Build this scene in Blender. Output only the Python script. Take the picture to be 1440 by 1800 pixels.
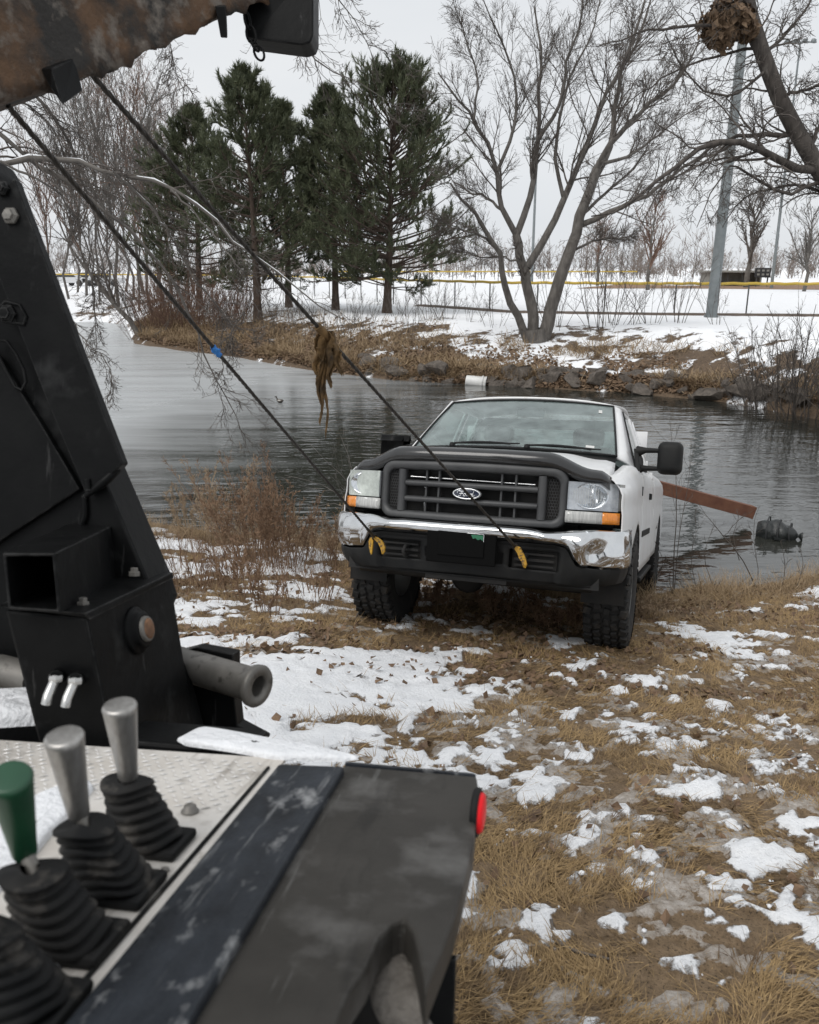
import bpy, bmesh, math, random
import numpy as np
from mathutils import Matrix, Vector, Euler

for o in list(bpy.data.objects):
    bpy.data.objects.remove(o)
SC = bpy.context.scene
COL = SC.collection
R_ = math.radians

# ------------------------------------------------------------------ camera
HC = 3.4                       # camera height above the pond
PITCH = R_(16.6)
FPX = 1440.0
cam = bpy.data.cameras.new('camera')
cam.sensor_fit = 'HORIZONTAL'
cam.sensor_width = 36.0
cam.lens = 36.0
cam.clip_start = 0.05
cam.clip_end = 4000
cam.dof.use_dof = True
cam.dof.focus_distance = 6.2
cam.dof.aperture_fstop = 8.5
camo = bpy.data.objects.new('camera', cam)
camo.location = (0, 0, HC)
camo.rotation_euler = (R_(90) - PITCH, 0, 0)
COL.objects.link(camo)
SC.camera = camo

# ------------------------------------------------------------------ sky and sun (overcast winter day)
SUN_EL, SUN_AZ = R_(55), R_(-135)      # azimuth measured from +Y towards +X
w = bpy.data.worlds.new('World')
SC.world = w
w.use_nodes = True
nt = w.node_tree
nt.nodes.clear()
n_out = nt.nodes.new('ShaderNodeOutputWorld')
n_bg = nt.nodes.new('ShaderNodeBackground')
n_sky = nt.nodes.new('ShaderNodeTexSky')
n_sky.sky_type = 'NISHITA'
n_sky.sun_disc = False
n_sky.sun_elevation = SUN_EL
n_sky.sun_rotation = SUN_AZ
n_sky.dust_density = 3.0
n_hs = nt.nodes.new('ShaderNodeHueSaturation')
n_hs.inputs['Saturation'].default_value = 0.22
n_tc = nt.nodes.new('ShaderNodeTexCoord')
n_mp = nt.nodes.new('ShaderNodeMapping')
n_mp.inputs['Scale'].default_value = (1.2, 1.2, 4.0)
n_no = nt.nodes.new('ShaderNodeTexNoise')
n_no.inputs['Scale'].default_value = 1.6
n_no.inputs['Detail'].default_value = 5
n_no.inputs['Roughness'].default_value = 0.5
n_cr = nt.nodes.new('ShaderNodeValToRGB')
n_cr.color_ramp.elements[0].position = 0.3
n_cr.color_ramp.elements[0].color = (6.05, 6.3, 6.6, 1)
n_cr.color_ramp.elements[1].position = 0.72
n_cr.color_ramp.elements[1].color = (6.75, 6.9, 7.05, 1)
n_mx = nt.nodes.new('ShaderNodeMix')
n_mx.data_type = 'RGBA'
n_mx.inputs[0].default_value = 0.92    # nearly closed cloud cover over the blue sky
nt.links.new(n_tc.outputs['Generated'], n_mp.inputs['Vector'])
nt.links.new(n_mp.outputs['Vector'], n_no.inputs['Vector'])
nt.links.new(n_no.outputs['Fac'], n_cr.inputs['Fac'])
nt.links.new(n_sky.outputs['Color'], n_hs.inputs['Color'])
nt.links.new(n_hs.outputs['Color'], n_mx.inputs[6])
nt.links.new(n_cr.outputs['Color'], n_mx.inputs[7])
nt.links.new(n_mx.outputs[2], n_bg.inputs['Color'])
n_bg.inputs['Strength'].default_value = 0.1
nt.links.new(n_bg.outputs['Background'], n_out.inputs['Surface'])

sun = bpy.data.lights.new('sun', 'SUN')
sun.energy = 1.5
sun.angle = R_(40)
sun.color = (1.0, 0.97, 0.93)
suno = bpy.data.objects.new('sun', sun)
_sd = Vector((math.sin(SUN_AZ) * math.cos(SUN_EL), math.cos(SUN_AZ) * math.cos(SUN_EL), math.sin(SUN_EL)))
suno.rotation_euler = _sd.to_track_quat('Z', 'Y').to_euler()
suno.location = (0, 0, 30)
COL.objects.link(suno)

SC.view_settings.view_transform = 'Standard'
SC.view_settings.look = 'None'
SC.view_settings.exposure = 0.36
SC.view_settings.gamma = 1.0
SC.view_settings.use_curve_mapping = False
SC.render.engine = 'CYCLES'
SC.cycles.max_bounces = 8
SC.cycles.transparent_max_bounces = 16
SC.cycles.use_denoising = True
SC.render.resolution_x, SC.render.resolution_y = 819, 1024

# ------------------------------------------------------------------ geometry helpers
_cp, _sp = math.cos(PITCH), math.sin(PITCH)
def ray(px, py):
    a, b = (px - 720.0) / FPX, (py - 900.0) / FPX
    return np.array([a, _cp - b * _sp, -_sp - b * _cp])
def at(px, py, d):
    "world point seen at photo pixel (px, py), d metres along the lens axis"
    return np.array([0, 0, HC]) + ray(px, py) * d
def onz(px, py, z=0.0):
    r = ray(px, py)
    return np.array([0, 0, HC]) + r * ((z - HC) / r[2])

def new_obj(name, me, mat=None, parent=None):
    o = bpy.data.objects.new(name, me)
    COL.objects.link(o)
    if mat is not None and len(me.materials) == 0:
        me.materials.append(mat)
    if parent is not None:
        o.parent = parent
    return o
def tag(o, label=None, cat=None, group=None, kind=None):
    if label: o['label'] = label
    if cat: o['category'] = cat
    if group: o['group'] = group
    if kind: o['kind'] = kind
    return o
def empty(name, loc=(0, 0, 0), rot=(0, 0, 0)):
    o = bpy.data.objects.new(name, None)
    o.empty_display_size = 0.2
    o.location = loc
    o.rotation_euler = rot
    COL.objects.link(o)
    return o
def fast_mesh(name, V, F, smooth=False):
    "V (n,3), F (m,3) or (m,4) integer array"
    V = np.ascontiguousarray(V, dtype=np.float32)
    F = np.ascontiguousarray(F, dtype=np.int32)
    me = bpy.data.meshes.new(name)
    k = F.shape[1]
    me.vertices.add(len(V)); me.vertices.foreach_set('co', V.ravel())
    me.loops.add(F.size); me.loops.foreach_set('vertex_index', F.ravel())
    me.polygons.add(len(F))
    me.polygons.foreach_set('loop_start', np.arange(0, F.size, k, dtype=np.int32))
    me.polygons.foreach_set('loop_total', np.full(len(F), k, dtype=np.int32))
    me.polygons.foreach_set('use_smooth', np.full(len(F), smooth, dtype=bool))
    me.update(calc_edges=True)
    return me

class MB:
    "collects shapes, then links them as ONE mesh object"
    def __init__(self): self.v, self.f, self.s = [], [], []
    def add(self, V, F, smooth=False, M=None):
        b = len(self.v)
        for p in V:
            p = Vector(p)
            self.v.append(tuple(M @ p) if M is not None else tuple(p))
        for f in F:
            self.f.append([i + b for i in f]); self.s.append(smooth)
        return self
    def box(self, c, s, M=None, bev=0.0, rot=None):
        bm = bmesh.new()
        bmesh.ops.create_cube(bm, size=1)
        for v in bm.verts: v.co = Vector((v.co.x * s[0], v.co.y * s[1], v.co.z * s[2]))
        if bev: bmesh.ops.bevel(bm, geom=bm.edges[:], offset=bev, segments=2, affect='EDGES', profile=0.5)
        T = Matrix.Translation(c)
        if rot is not None: T = T @ Euler(rot).to_matrix().to_4x4()
        if M is not None: T = M @ T
        bm.verts.ensure_lookup_table()
        self.add([v.co for v in bm.verts], [[v.index for v in f.verts] for f in bm.faces], False, T)
        bm.free(); return self
    def hexa(self, P, bev=0.0):
        "8 corners: bottom ring 0-3, top ring 4-7"
        bm = bmesh.new()
        vs = [bm.verts.new(p) for p in P]
        for f in ((3, 2, 1, 0), (4, 5, 6, 7), (0, 1, 5, 4), (1, 2, 6, 5), (2, 3, 7, 6), (3, 0, 4, 7)):
            bm.faces.new([vs[i] for i in f])
        bmesh.ops.recalc_face_normals(bm, faces=bm.faces[:])
        if bev: bmesh.ops.bevel(bm, geom=bm.edges[:], offset=bev, segments=2, affect='EDGES', profile=0.5)
        bm.verts.index_update()
        self.add([v.co for v in bm.verts], [[v.index for v in f.verts] for f in bm.faces])
        bm.free(); return self
    def prism(self, poly, vec, bev=0.0, smooth=False):
        "closed planar 3-D polygon extruded by vec"
        bm = bmesh.new()
        a = [bm.verts.new(p) for p in poly]
        vec = Vector(vec)
        b = [bm.verts.new(Vector(p) + vec) for p in poly]
        n = len(a)
        bm.faces.new(a); bm.faces.new(b[::-1])
        for i in range(n): bm.faces.new((a[i], b[i], b[(i + 1) % n], a[(i + 1) % n]))
        bmesh.ops.recalc_face_normals(bm, faces=bm.faces[:])
        if bev: bmesh.ops.bevel(bm, geom=bm.edges[:], offset=bev, segments=2, affect='EDGES', profile=0.5)
        bm.verts.index_update()
        self.add([v.co for v in bm.verts], [[v.index for v in f.verts] for f in bm.faces], smooth)
        bm.free(); return self
    def tube(self, pts, r, n=8, cap=True, smooth=True):
        pts = [Vector(p) for p in pts]
        k = len(pts)
        rs = list(r) if hasattr(r, '__len__') else [r] * k
        V, F = [], []
        up = None
        for i in range(k):
            t = (pts[min(i + 1, k - 1)] - pts[max(i - 1, 0)])
            if t.length < 1e-9: t = Vector((0, 0, 1))
            t.normalize()
            if up is None:
                up = t.orthogonal().normalized()
            up = (up - t * up.dot(t))
            if up.length < 1e-6: up = t.orthogonal()
            up.normalize()
            q = t.cross(up)
            for j in range(n):
                a = 2 * math.pi * j / n
                V.append(pts[i] + (up * math.cos(a) + q * math.sin(a)) * rs[i])
        for i in range(k - 1):
            for j in range(n):
                F.append([i * n + j, i * n + (j + 1) % n, (i + 1) * n + (j + 1) % n, (i + 1) * n + j])
        self.add(V, F, smooth)
        if cap:
            self.add([V[j] for j in range(n)], [list(range(n))[::-1]])
            self.add([V[(k - 1) * n + j] for j in range(n)], [list(range(n))])
        return self
    def lathe(self, prof, n=24, M=None, smooth=True, closed=False):
        "prof: (r, h) pairs spun about local Z"
        V, F = [], []
        k = len(prof)
        for r, h in prof:
            for j in range(n):
                a = 2 * math.pi * j / n
                V.append((r * math.cos(a), r * math.sin(a), h))
        for i in range(k if closed else k - 1):
            i2 = (i + 1) % k
            for j in range(n):
                F.append([i * n + j, i * n + (j + 1) % n, i2 * n + (j + 1) % n, i2 * n + j])
        return self.add(V, F, smooth, M)
    def grid(self, G, smooth=True, flip=False):
        "G[i][j] points"
        a, b = len(G), len(G[0])
        V = [p for row in G for p in row]
        F = []
        for i in range(a - 1):
            for j in range(b - 1):
                q = [i * b + j, i * b + j + 1, (i + 1) * b + j + 1, (i + 1) * b + j]
                F.append(q[::-1] if flip else q)
        return self.add(V, F, smooth)
    def build(self, name, mat, parent=None, solid=0.0, bevel=0.0, subd=0, offset=-1.0):
        me = bpy.data.meshes.new(name)
        me.from_pydata([tuple(p) for p in self.v], [], self.f)
        me.polygons.foreach_set('use_smooth', self.s)
        me.update()
        o = new_obj(name, me, mat, parent)
        if solid:
            m = o.modifiers.new('solid', 'SOLIDIFY'); m.thickness = solid; m.offset = offset
        if bevel:
            m = o.modifiers.new('bevel', 'BEVEL'); m.width = bevel; m.segments = 2; m.limit_method = 'ANGLE'
        if subd:
            m = o.modifiers.new('sub', 'SUBSURF'); m.levels = subd; m.render_levels = subd
        return o

def tubes(polys, radii, sides=4):
    "vectorised tubes: polys (N,K,3), radii (N,K) -> V, F"
    P = np.asarray(polys, float); Rr = np.asarray(radii, float)
    N, K, _ = P.shape
    T = np.empty_like(P)
    T[:, 1:-1] = P[:, 2:] - P[:, :-2]
    T[:, 0] = P[:, 1] - P[:, 0]; T[:, -1] = P[:, -1] - P[:, -2]
    T /= np.linalg.norm(T, axis=2, keepdims=True) + 1e-9
    ref = np.where(np.abs(T[:, :1, 2:3]) < 0.8, np.array([0, 0, 1.0]), np.array([1.0, 0, 0]))
    ref = np.broadcast_to(ref, T.shape)
    A = np.cross(T, ref); A /= np.linalg.norm(A, axis=2, keepdims=True) + 1e-9
    B = np.cross(T, A)
    an = np.arange(sides) * 2 * np.pi / sides
    V = P[:, :, None, :] + Rr[:, :, None, None] * (A[:, :, None, :] * np.cos(an)[None, None, :, None] + B[:, :, None, :] * np.sin(an)[None, None, :, None])
    idx = np.arange(N * K * sides).reshape(N, K, sides)
    a = idx[:, :-1, :]; b = np.roll(idx, -1, axis=2)[:, :-1, :]
    c = np.roll(idx, -1, axis=2)[:, 1:, :]; d = idx[:, 1:, :]
    F = np.stack([a, d, c, b], -1).reshape(-1, 4)
    return V.reshape(-1, 3), F
def ribbons(polys, radii):
    "the finest twigs: narrow strips, each turned its own way"
    P = np.asarray(polys, float); Rr = np.asarray(radii, float) * 1.3
    Np, K, _ = P.shape
    T = P[:, -1] - P[:, 0]; T /= np.linalg.norm(T, axis=1, keepdims=True) + 1e-9
    A = np.cross(T, np.random.default_rng(Np).normal(size=(Np, 3))); A /= np.linalg.norm(A, axis=1, keepdims=True) + 1e-9
    V = np.stack([P - A[:, None] * Rr[:, :, None], P + A[:, None] * Rr[:, :, None]], 2)
    i = np.arange(Np * K * 2).reshape(Np, K, 2)
    F = np.stack([i[:, :-1, 0], i[:, :-1, 1], i[:, 1:, 1], i[:, 1:, 0]], -1).reshape(-1, 4)
    return V.reshape(-1, 3), F
def join_vf(L):
    Vs, Fs, b = [], [], 0
    for V, F in L:
        Vs.append(V); Fs.append(F + b); b += len(V)
    return np.concatenate(Vs), np.concatenate(Fs)

def vnoise(x, y, seed=0):
    "smooth value noise on arrays"
    x = np.asarray(x, float); y = np.asarray(y, float)
    xi = np.floor(x).astype(np.int64); yi = np.floor(y).astype(np.int64)
    fx = x - xi; fy = y - yi
    def h(a, b):
        n = (a * 374761393 + b * 668265263 + seed * 1442695041) & 0x7fffffff
        n = ((n ^ (n >> 13)) * 1274126177) & 0x7fffffff
        n = n ^ (n >> 16)
        return (n & 0xffff) / 65535.0
    u = fx * fx * (3 - 2 * fx); v = fy * fy * (3 - 2 * fy)
    return (h(xi, yi) * (1 - u) + h(xi + 1, yi) * u) * (1 - v) + (h(xi, yi + 1) * (1 - u) + h(xi + 1, yi + 1) * u) * v
def fbm(x, y, seed=0, oct=4, gain=0.5):
    s = 0; a = 1; t = 0
    for o in range(oct):
        s = s + a * vnoise(x * 2 ** o + 17.3 * o, y * 2 ** o - 9.1 * o, seed + o * 7); t += a; a *= gain
    return s / t
def sstep(a, b, x):
    t = np.clip((np.asarray(x, float) - a) / (b - a), 0, 1); return t * t * (3 - 2 * t)

# ------------------------------------------------------------------ materials
MATS = {}
def base_mat(name):
    m = bpy.data.materials.new(name); m.use_nodes = True
    MATS[name] = m
    return m, m.node_tree, m.node_tree.nodes['Principled BSDF']
def N(t, kind, **kw):
    n = t.nodes.new(kind)
    for k, v in kw.items():
        if k.startswith('i_'): n.inputs[k[2:].replace('_', ' ')].default_value = v
        else: setattr(n, k, v)
    return n
def c4(c): return (c[0], c[1], c[2], 1)
def pm(name, c1, c2=None, scale=6.0, rough=0.6, metal=0.0, bump=0.0, bscale=40.0, lo=0.35, hi=0.65, detail=6,
       c3=None, scale3=25.0, lo3=0.58, hi3=0.68, stretch=(1, 1, 1), rvar=0.0, coat=0.0, spec=0.5):
    "two colours mixed by noise, an optional third in worn specks, and fine relief"
    m, t, b = base_mat(name)
    b.inputs['Roughness'].default_value = rough
    b.inputs['Metallic'].default_value = metal
    b.inputs['Coat Weight'].default_value = coat
    b.inputs['Specular IOR Level'].default_value = spec
    tc = N(t, 'ShaderNodeTexCoord'); mp = N(t, 'ShaderNodeMapping'); mp.inputs['Scale'].default_value = stretch
    t.links.new(tc.outputs['Object'], mp.inputs['Vector'])
    def noise(s, d=detail):
        n = N(t, 'ShaderNodeTexNoise'); n.inputs['Scale'].default_value = s; n.inputs['Detail'].default_value = d
        n.inputs['Roughness'].default_value = 0.6
        t.links.new(mp.outputs['Vector'], n.inputs['Vector']); return n
    def ramp(n, l, h):
        r = N(t, 'ShaderNodeMapRange'); r.inputs['From Min'].default_value = l; r.inputs['From Max'].default_value = h
        t.links.new(n.outputs['Fac'], r.inputs['Value']); return r
    b.inputs['Base Color'].default_value = c4(c1)
    src = None
    if c2 is not None:
        n1 = noise(scale); r1 = ramp(n1, lo, hi)
        mx = N(t, 'ShaderNodeMix', data_type='RGBA')
        mx.inputs[6].default_value = c4(c1); mx.inputs[7].default_value = c4(c2)
        t.links.new(r1.outputs['Result'], mx.inputs[0]); src = mx.outputs[2]
        if rvar:
            rr = N(t, 'ShaderNodeMapRange'); rr.inputs['To Min'].default_value = max(0.02, rough - rvar); rr.inputs['To Max'].default_value = min(1, rough + rvar)
            t.links.new(n1.outputs['Fac'], rr.inputs['Value']); t.links.new(rr.outputs['Result'], b.inputs['Roughness'])
    if c3 is not None:
        n3 = noise(scale3, 8); r3 = ramp(n3, lo3, hi3)
        mx3 = N(t, 'ShaderNodeMix', data_type='RGBA'); mx3.inputs[7].default_value = c4(c3)
        if src: t.links.new(src, mx3.inputs[6])
        else: mx3.inputs[6].default_value = c4(c1)
        t.links.new(r3.outputs['Result'], mx3.inputs[0]); src = mx3.outputs[2]
    if src: t.links.new(src, b.inputs['Base Color'])
    if bump:
        nb = noise(bscale); bp = N(t, 'ShaderNodeBump'); bp.inputs['Strength'].default_value = 1.0; bp.inputs['Distance'].default_value = bump
        t.links.new(nb.outputs['Fac'], bp.inputs['Height']); t.links.new(bp.outputs['Normal'], b.inputs['Normal'])
    return m

M_BARK = pm('bark', (0.075, 0.067, 0.060), (0.145, 0.133, 0.12), 9, 0.9, bump=0.02, bscale=14, stretch=(1, 1, 0.35))
M_BARKD = pm('dark_bark', (0.040, 0.034, 0.030), (0.095, 0.082, 0.072), 9, 0.9, bump=0.03, bscale=12, stretch=(1, 1, 0.35), c3=(0.16, 0.145, 0.13), scale3=6, lo3=.6, hi3=.75)
M_BARKP = pm('pine_bark', (0.05, 0.036, 0.028), (0.10, 0.07, 0.052), 9, 0.9, bump=0.02, bscale=14, stretch=(1, 1, 0.4))
M_TWIG = pm('twig', (0.06, 0.051, 0.045), (0.12, 0.103, 0.09), 4, 0.85)
M_TWIGG = pm('twig_grey', (0.075, 0.068, 0.062), (0.14, 0.128, 0.115), 4, 0.85)
M_TWIGR = pm('twig_red', (0.10, 0.055, 0.038), (0.17, 0.105, 0.075), 3, 0.85)
M_STRAW = pm('straw', (0.20, 0.135, 0.072), (0.34, 0.25, 0.15), 7, 0.8)
M_SNOWP = pm('snow', (0.83, 0.845, 0.87), (0.76, 0.775, 0.80), 20, 0.65, bump=0.01, bscale=60)

def edge_wear(m, col=(0.10, 0.10, 0.10), radius=.005, lo=.02, hi=.16, nscale=18):
    "bare worn edges: where the surface turns sharply"
    t = m.node_tree; b = t.nodes['Principled BSDF']
    bv = N(t, 'ShaderNodeBevel'); bv.samples = 4; bv.inputs['Radius'].default_value = radius
    ge = N(t, 'ShaderNodeNewGeometry'); dt = N(t, 'ShaderNodeVectorMath', operation='DOT_PRODUCT')
    t.links.new(bv.outputs['Normal'], dt.inputs[0]); t.links.new(ge.outputs['Normal'], dt.inputs[1])
    iv = N(t, 'ShaderNodeMath', operation='SUBTRACT'); iv.inputs[0].default_value = 1.0; t.links.new(dt.outputs['Value'], iv.inputs[1])
    r = N(t, 'ShaderNodeMapRange'); r.inputs['From Min'].default_value = lo; r.inputs['From Max'].default_value = hi; t.links.new(iv.outputs[0], r.inputs['Value'])
    tc = N(t, 'ShaderNodeTexCoord'); no = N(t, 'ShaderNodeTexNoise'); no.inputs['Scale'].default_value = nscale; no.inputs['Detail'].default_value = 8; no.inputs['Roughness'].default_value = .7
    t.links.new(tc.outputs['Object'], no.inputs['Vector'])
    r2 = N(t, 'ShaderNodeMapRange'); r2.inputs['From Min'].default_value = .42; r2.inputs['From Max'].default_value = .62; t.links.new(no.outputs['Fac'], r2.inputs['Value'])
    mu = N(t, 'ShaderNodeMath', operation='MULTIPLY'); t.links.new(r.outputs['Result'], mu.inputs[0]); t.links.new(r2.outputs['Result'], mu.inputs[1])
    mx = N(t, 'ShaderNodeMix', data_type='RGBA'); mx.inputs[7].default_value = c4(col); t.links.new(mu.outputs[0], mx.inputs[0])
    src = b.inputs['Base Color'].links[0].from_socket if b.inputs['Base Color'].links else None
    if src: t.links.new(src, mx.inputs[6])
    else: mx.inputs[6].default_value = b.inputs['Base Color'].default_value
    t.links.new(mx.outputs[2], b.inputs['Base Color'])
    return m

def scratches(m, col, scale=30, stretch=(1, 14, 1), rot=(0, 0, 0.3), lo=.63, hi=.68, amt=.6):
    "fine streaks and scratches laid over a material's colour"
    t = m.node_tree; b = t.nodes['Principled BSDF']
    tc = N(t, 'ShaderNodeTexCoord'); mp = N(t, 'ShaderNodeMapping'); mp.inputs['Scale'].default_value = tuple(1.0 / k if k > 1 else 1.0 for k in stretch); mp.inputs['Rotation'].default_value = rot
    no = N(t, 'ShaderNodeTexNoise'); no.inputs['Scale'].default_value = scale; no.inputs['Detail'].default_value = 5; no.inputs['Roughness'].default_value = .65
    t.links.new(tc.outputs['Object'], mp.inputs['Vector']); t.links.new(mp.outputs['Vector'], no.inputs['Vector'])
    r = N(t, 'ShaderNodeMapRange'); r.inputs['From Min'].default_value = lo; r.inputs['From Max'].default_value = hi; r.inputs['To Max'].default_value = amt
    t.links.new(no.outputs['Fac'], r.inputs['Value'])
    mx = N(t, 'ShaderNodeMix', data_type='RGBA'); mx.inputs[7].default_value = c4(col); t.links.new(r.outputs['Result'], mx.inputs[0])
    src = b.inputs['Base Color'].links[0].from_socket if b.inputs['Base Color'].links else None
    if src: t.links.new(src, mx.inputs[6])
    else: mx.inputs[6].default_value = b.inputs['Base Color'].default_value
    t.links.new(mx.outputs[2], b.inputs['Base Color'])
    return m

# ================================================================== THE SETTING
# ---- pickup pose (solved from the photograph), needed by the ground under its wheels
TRUCK_LOC = (0.624, 5.683, HC - 2.639)
TRUCK_ROT = (R_(-15.25), R_(-1.75), R_(-20.09))
def truck_matrix():
    return Matrix.Translation(TRUCK_LOC) @ Matrix.Rotation(TRUCK_ROT[2], 4, 'Z') @ Matrix.Rotation(TRUCK_ROT[0], 4, 'X') @ Matrix.Rotation(TRUCK_ROT[1], 4, 'Y')
TM = truck_matrix()
CONTACT = [TM @ Vector((sx * 0.87, yy, 0.0)) for sx in (1, -1) for yy in (0.0, 3.6)]

_nsx = np.array([-60, -9, -6, -3.2, -0.8, 0.6, 1.6, 2.8, 4.9, 7.5, 12, 60.0])
_nsy = np.array([13, 11.6, 11.0, 10.7, 9.9, 9.1, 8.5, 8.25, 8.9, 9.6, 9.8, 10.0])
def near_shore(x): return np.interp(x, _nsx, _nsy)
def gz_base(x, y):
    ys = near_shore(x) + 0.35 * (vnoise(np.asarray(x) * 1.3, np.asarray(x) * 0 + 3.1, 5) - 0.5)
    s = np.asarray(y) / ys
    up = 1.78 * (1 - np.sign(s) * np.abs(s) ** 1.22)
    dn = -(np.asarray(y) - ys) * 0.34
    z = np.where(s < 1, up, np.maximum(dn, -1.6))
    z = np.where(np.asarray(y) < 0, 1.78 - np.asarray(y) * 0.10, z)
    return z + 0.05 * (fbm(np.asarray(x) * 0.9, np.asarray(y) * 0.9, 11, 3) - 0.5)
_corr = [(c.x, c.y, c.z + 0.015 - float(gz_base(c.x, c.y))) for c in CONTACT]
def gz(x, y):
    z = gz_base(x, y)
    for cx, cy, dz in _corr:
        z = z + dz * np.exp(-((np.asarray(x) - cx) ** 2 + (np.asarray(y) - cy) ** 2) / (2 * 0.55 ** 2))
    return z
def ground_hit(px, py):
    r = ray(px, py); t = 1.0
    for _ in range(60):
        p = np.array([0, 0, HC]) + r * t
        h = float(gz(p[0], p[1]))
        t += (p[2] - h) / max(0.25, -r[2] + 0.1) * 0.7
    return np.array([0, 0, HC]) + r * t

COVER = [(330, 980, .68, 0), (440, 1000, .62, 0), (550, 1020, .52, 0), (400, 1090, .74, 0), (500, 1120, .55, .1), (610, 1110, .22, .3), (520, 1160, .22, .3),
 (470, 1210, .84, .1), (600, 1190, .84, .1), (700, 1150, .80, .1), (820, 1110, .55, .2), (740, 1220, .88, .1), (560, 1270, .86, .1), (650, 1240, .86, .1), (860, 1200, .76, .2), (910, 1250, .5, .3),
 (800, 1300, .55, .4), (680, 1290, .7, .4), (1000, 1160, .22, .2), (1100, 1160, .08, .2), (1200, 1090, .2, .1), (1300, 1130, .25, .2), (1400, 1180, .12, .3), (1250, 1190, .35, .3),
 (1000, 1230, .25, .4), (1060, 1310, .28, .4), (1200, 1280, .1, .35), (1350, 1260, .15, .35), (950, 1340, .32, .5), (1000, 1410, .2, .5), (1200, 1400, .2, .5), (1400, 1350, .08, .5),
 (1410, 1490, .85, .4), (1150, 1500, .22, .5), (1300, 1440, .15, .4), (900, 1450, .12, .5), (1000, 1550, .08, .4), (1080, 1515, .4, .4), (880, 1650, .82, .4), (950, 1660, .55, .5),
 (1050, 1650, .08, .5), (1150, 1600, .08, .45), (1300, 1545, .42, .5), (1200, 1700, .42, .5), (1320, 1660, .42, .5), (1000, 1720, .06, .4), (1400, 1720, .08, .45), (1250, 1780, .45, .5), (850, 1780, .3, .5), (1110, 1780, .12, .45), (740, 1060, .2, .2), (820, 1070, .28, .2), (900, 1085, .2, .2), (980, 1105, .08, .2), (690, 1090, .25, .2), (860, 1130, .4, .2)]
_cw = np.array([list(ground_hit(a, b)[:2]) + [s, i] for a, b, s, i in COVER])
def coverage(x, y):
    sh = x.shape
    x = x.ravel(); y = y.ravel()
    ws = np.zeros_like(x); cs = np.zeros_like(x); ci = np.zeros_like(x)
    for cx, cy, s, i in _cw:
        q = 1.0 / (((x - cx) ** 2 + (y - cy) ** 2) + 0.02 + 0.002 * cy * cy) ** 2
        ws += q; cs += q * s; ci += q * i
    return (cs / ws).reshape(sh), (ci / ws).reshape(sh)
def unif(n, seed=0):
    "noise to evenly spread 0..1 by rank"
    fl = n.ravel()[:: max(1, n.size // 20000)]
    so = np.sort(fl)
    return np.interp(n, so, np.linspace(0, 1, len(so)))

def ground_shader(name, soil1, soil2, snow_bump, patch_scale, jit=0.9):
    m, t, b = base_mat(name)
    tc = N(t, 'ShaderNodeTexCoord')
    def noise(s, d=6, r=0.6):
        n = N(t, 'ShaderNodeTexNoise'); n.inputs['Scale'].default_value = s; n.inputs['Detail'].default_value = d; n.inputs['Roughness'].default_value = r
        t.links.new(tc.outputs['Object'], n.inputs['Vector']); return n.outputs['Fac']
    def attr(a):
        n = N(t, 'ShaderNodeAttribute', attribute_name=a); return n.outputs['Fac']
    def rng(v, a, bb, c=0.0, d=1.0):
        n = N(t, 'ShaderNodeMapRange'); n.inputs['From Min'].default_value = a; n.inputs['From Max'].default_value = bb
        n.inputs['To Min'].default_value = c; n.inputs['To Max'].default_value = d
        t.links.new(v, n.inputs['Value']); return n.outputs['Result']
    def math_(op, a, c):
        n = N(t, 'ShaderNodeMath', operation=op)
        for k, v in ((0, a), (1, c)):
            if isinstance(v, (int, float)): n.inputs[k].default_value = v
            else: t.links.new(v, n.inputs[k])
        return n.outputs[0]
    def mix(f, a, c):
        n = N(t, 'ShaderNodeMix', data_type='RGBA')
        t.links.new(f, n.inputs[0])
        for k, v in ((6, a), (7, c)):
            if isinstance(v, tuple): n.inputs[k].default_value = c4(v)
            else: t.links.new(v, n.inputs[k])
        return n.outputs[2]
    fine = noise(patch_scale, 8, 0.7)
    vf = noise(patch_scale * 4, 4, 0.7)
    j = math_('ADD', math_('MULTIPLY', math_('SUBTRACT', fine, 0.5), jit), math_('MULTIPLY', math_('SUBTRACT', vf, 0.5), 0.5))
    s = rng(math_('ADD', attr('snow'), j), 0.43, 0.64)
    i = rng(math_('ADD', attr('ice'), j), 0.45, 0.58)
    soil = mix(rng(noise(patch_scale * 2, 8, 0.75), 0.35, 0.65), soil1, soil2)
    soil = mix(rng(noise(patch_scale * 9, 3), 0.56, 0.66), soil, tuple(x * 0.35 for x in soil1))
    icec = mix(rng(noise(patch_scale * 1.6, 9, 0.75), 0.36, 0.64), (0.21, 0.165, 0.12), (0.50, 0.465, 0.43))
    icec = mix(rng(noise(patch_scale * 5, 5, 0.7), 0.60, 0.68), icec, (0.12, 0.08, 0.05))
    snowc = mix(rng(noise(patch_scale * 0.7, 6), 0.35, 0.7), (0.80, 0.815, 0.84), (0.86, 0.87, 0.885))
    col = mix(s, mix(i, soil, icec), snowc)
    t.links.new(col, b.inputs['Base Color'])
    r = math_('ADD', math_('MULTIPLY', math_('MULTIPLY', i, math_('SUBTRACT', 1.0, s)), -0.5), 0.85)
    t.links.new(r, b.inputs['Roughness'])
    b.inputs['Specular IOR Level'].default_value = 0.35
    bp = N(t, 'ShaderNodeBump'); bp.inputs['Strength'].default_value = 0.9; bp.inputs['Distance'].default_value = snow_bump
    t.links.new(math_('ADD', math_('ADD', math_('ADD', fine, math_('MULTIPLY', vf, 0.45)), math_('MULTIPLY', noise(patch_scale * 12, 3, 0.7), 0.22)), math_('MULTIPLY', s, 0.5)), bp.inputs['Height'])
    t.links.new(bp.outputs['Normal'], b.inputs['Normal'])
    return m
M_NEAR = ground_shader('near_ground', (0.13, 0.088, 0.05), (0.25, 0.175, 0.105), 0.02, 14.0)
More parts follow.
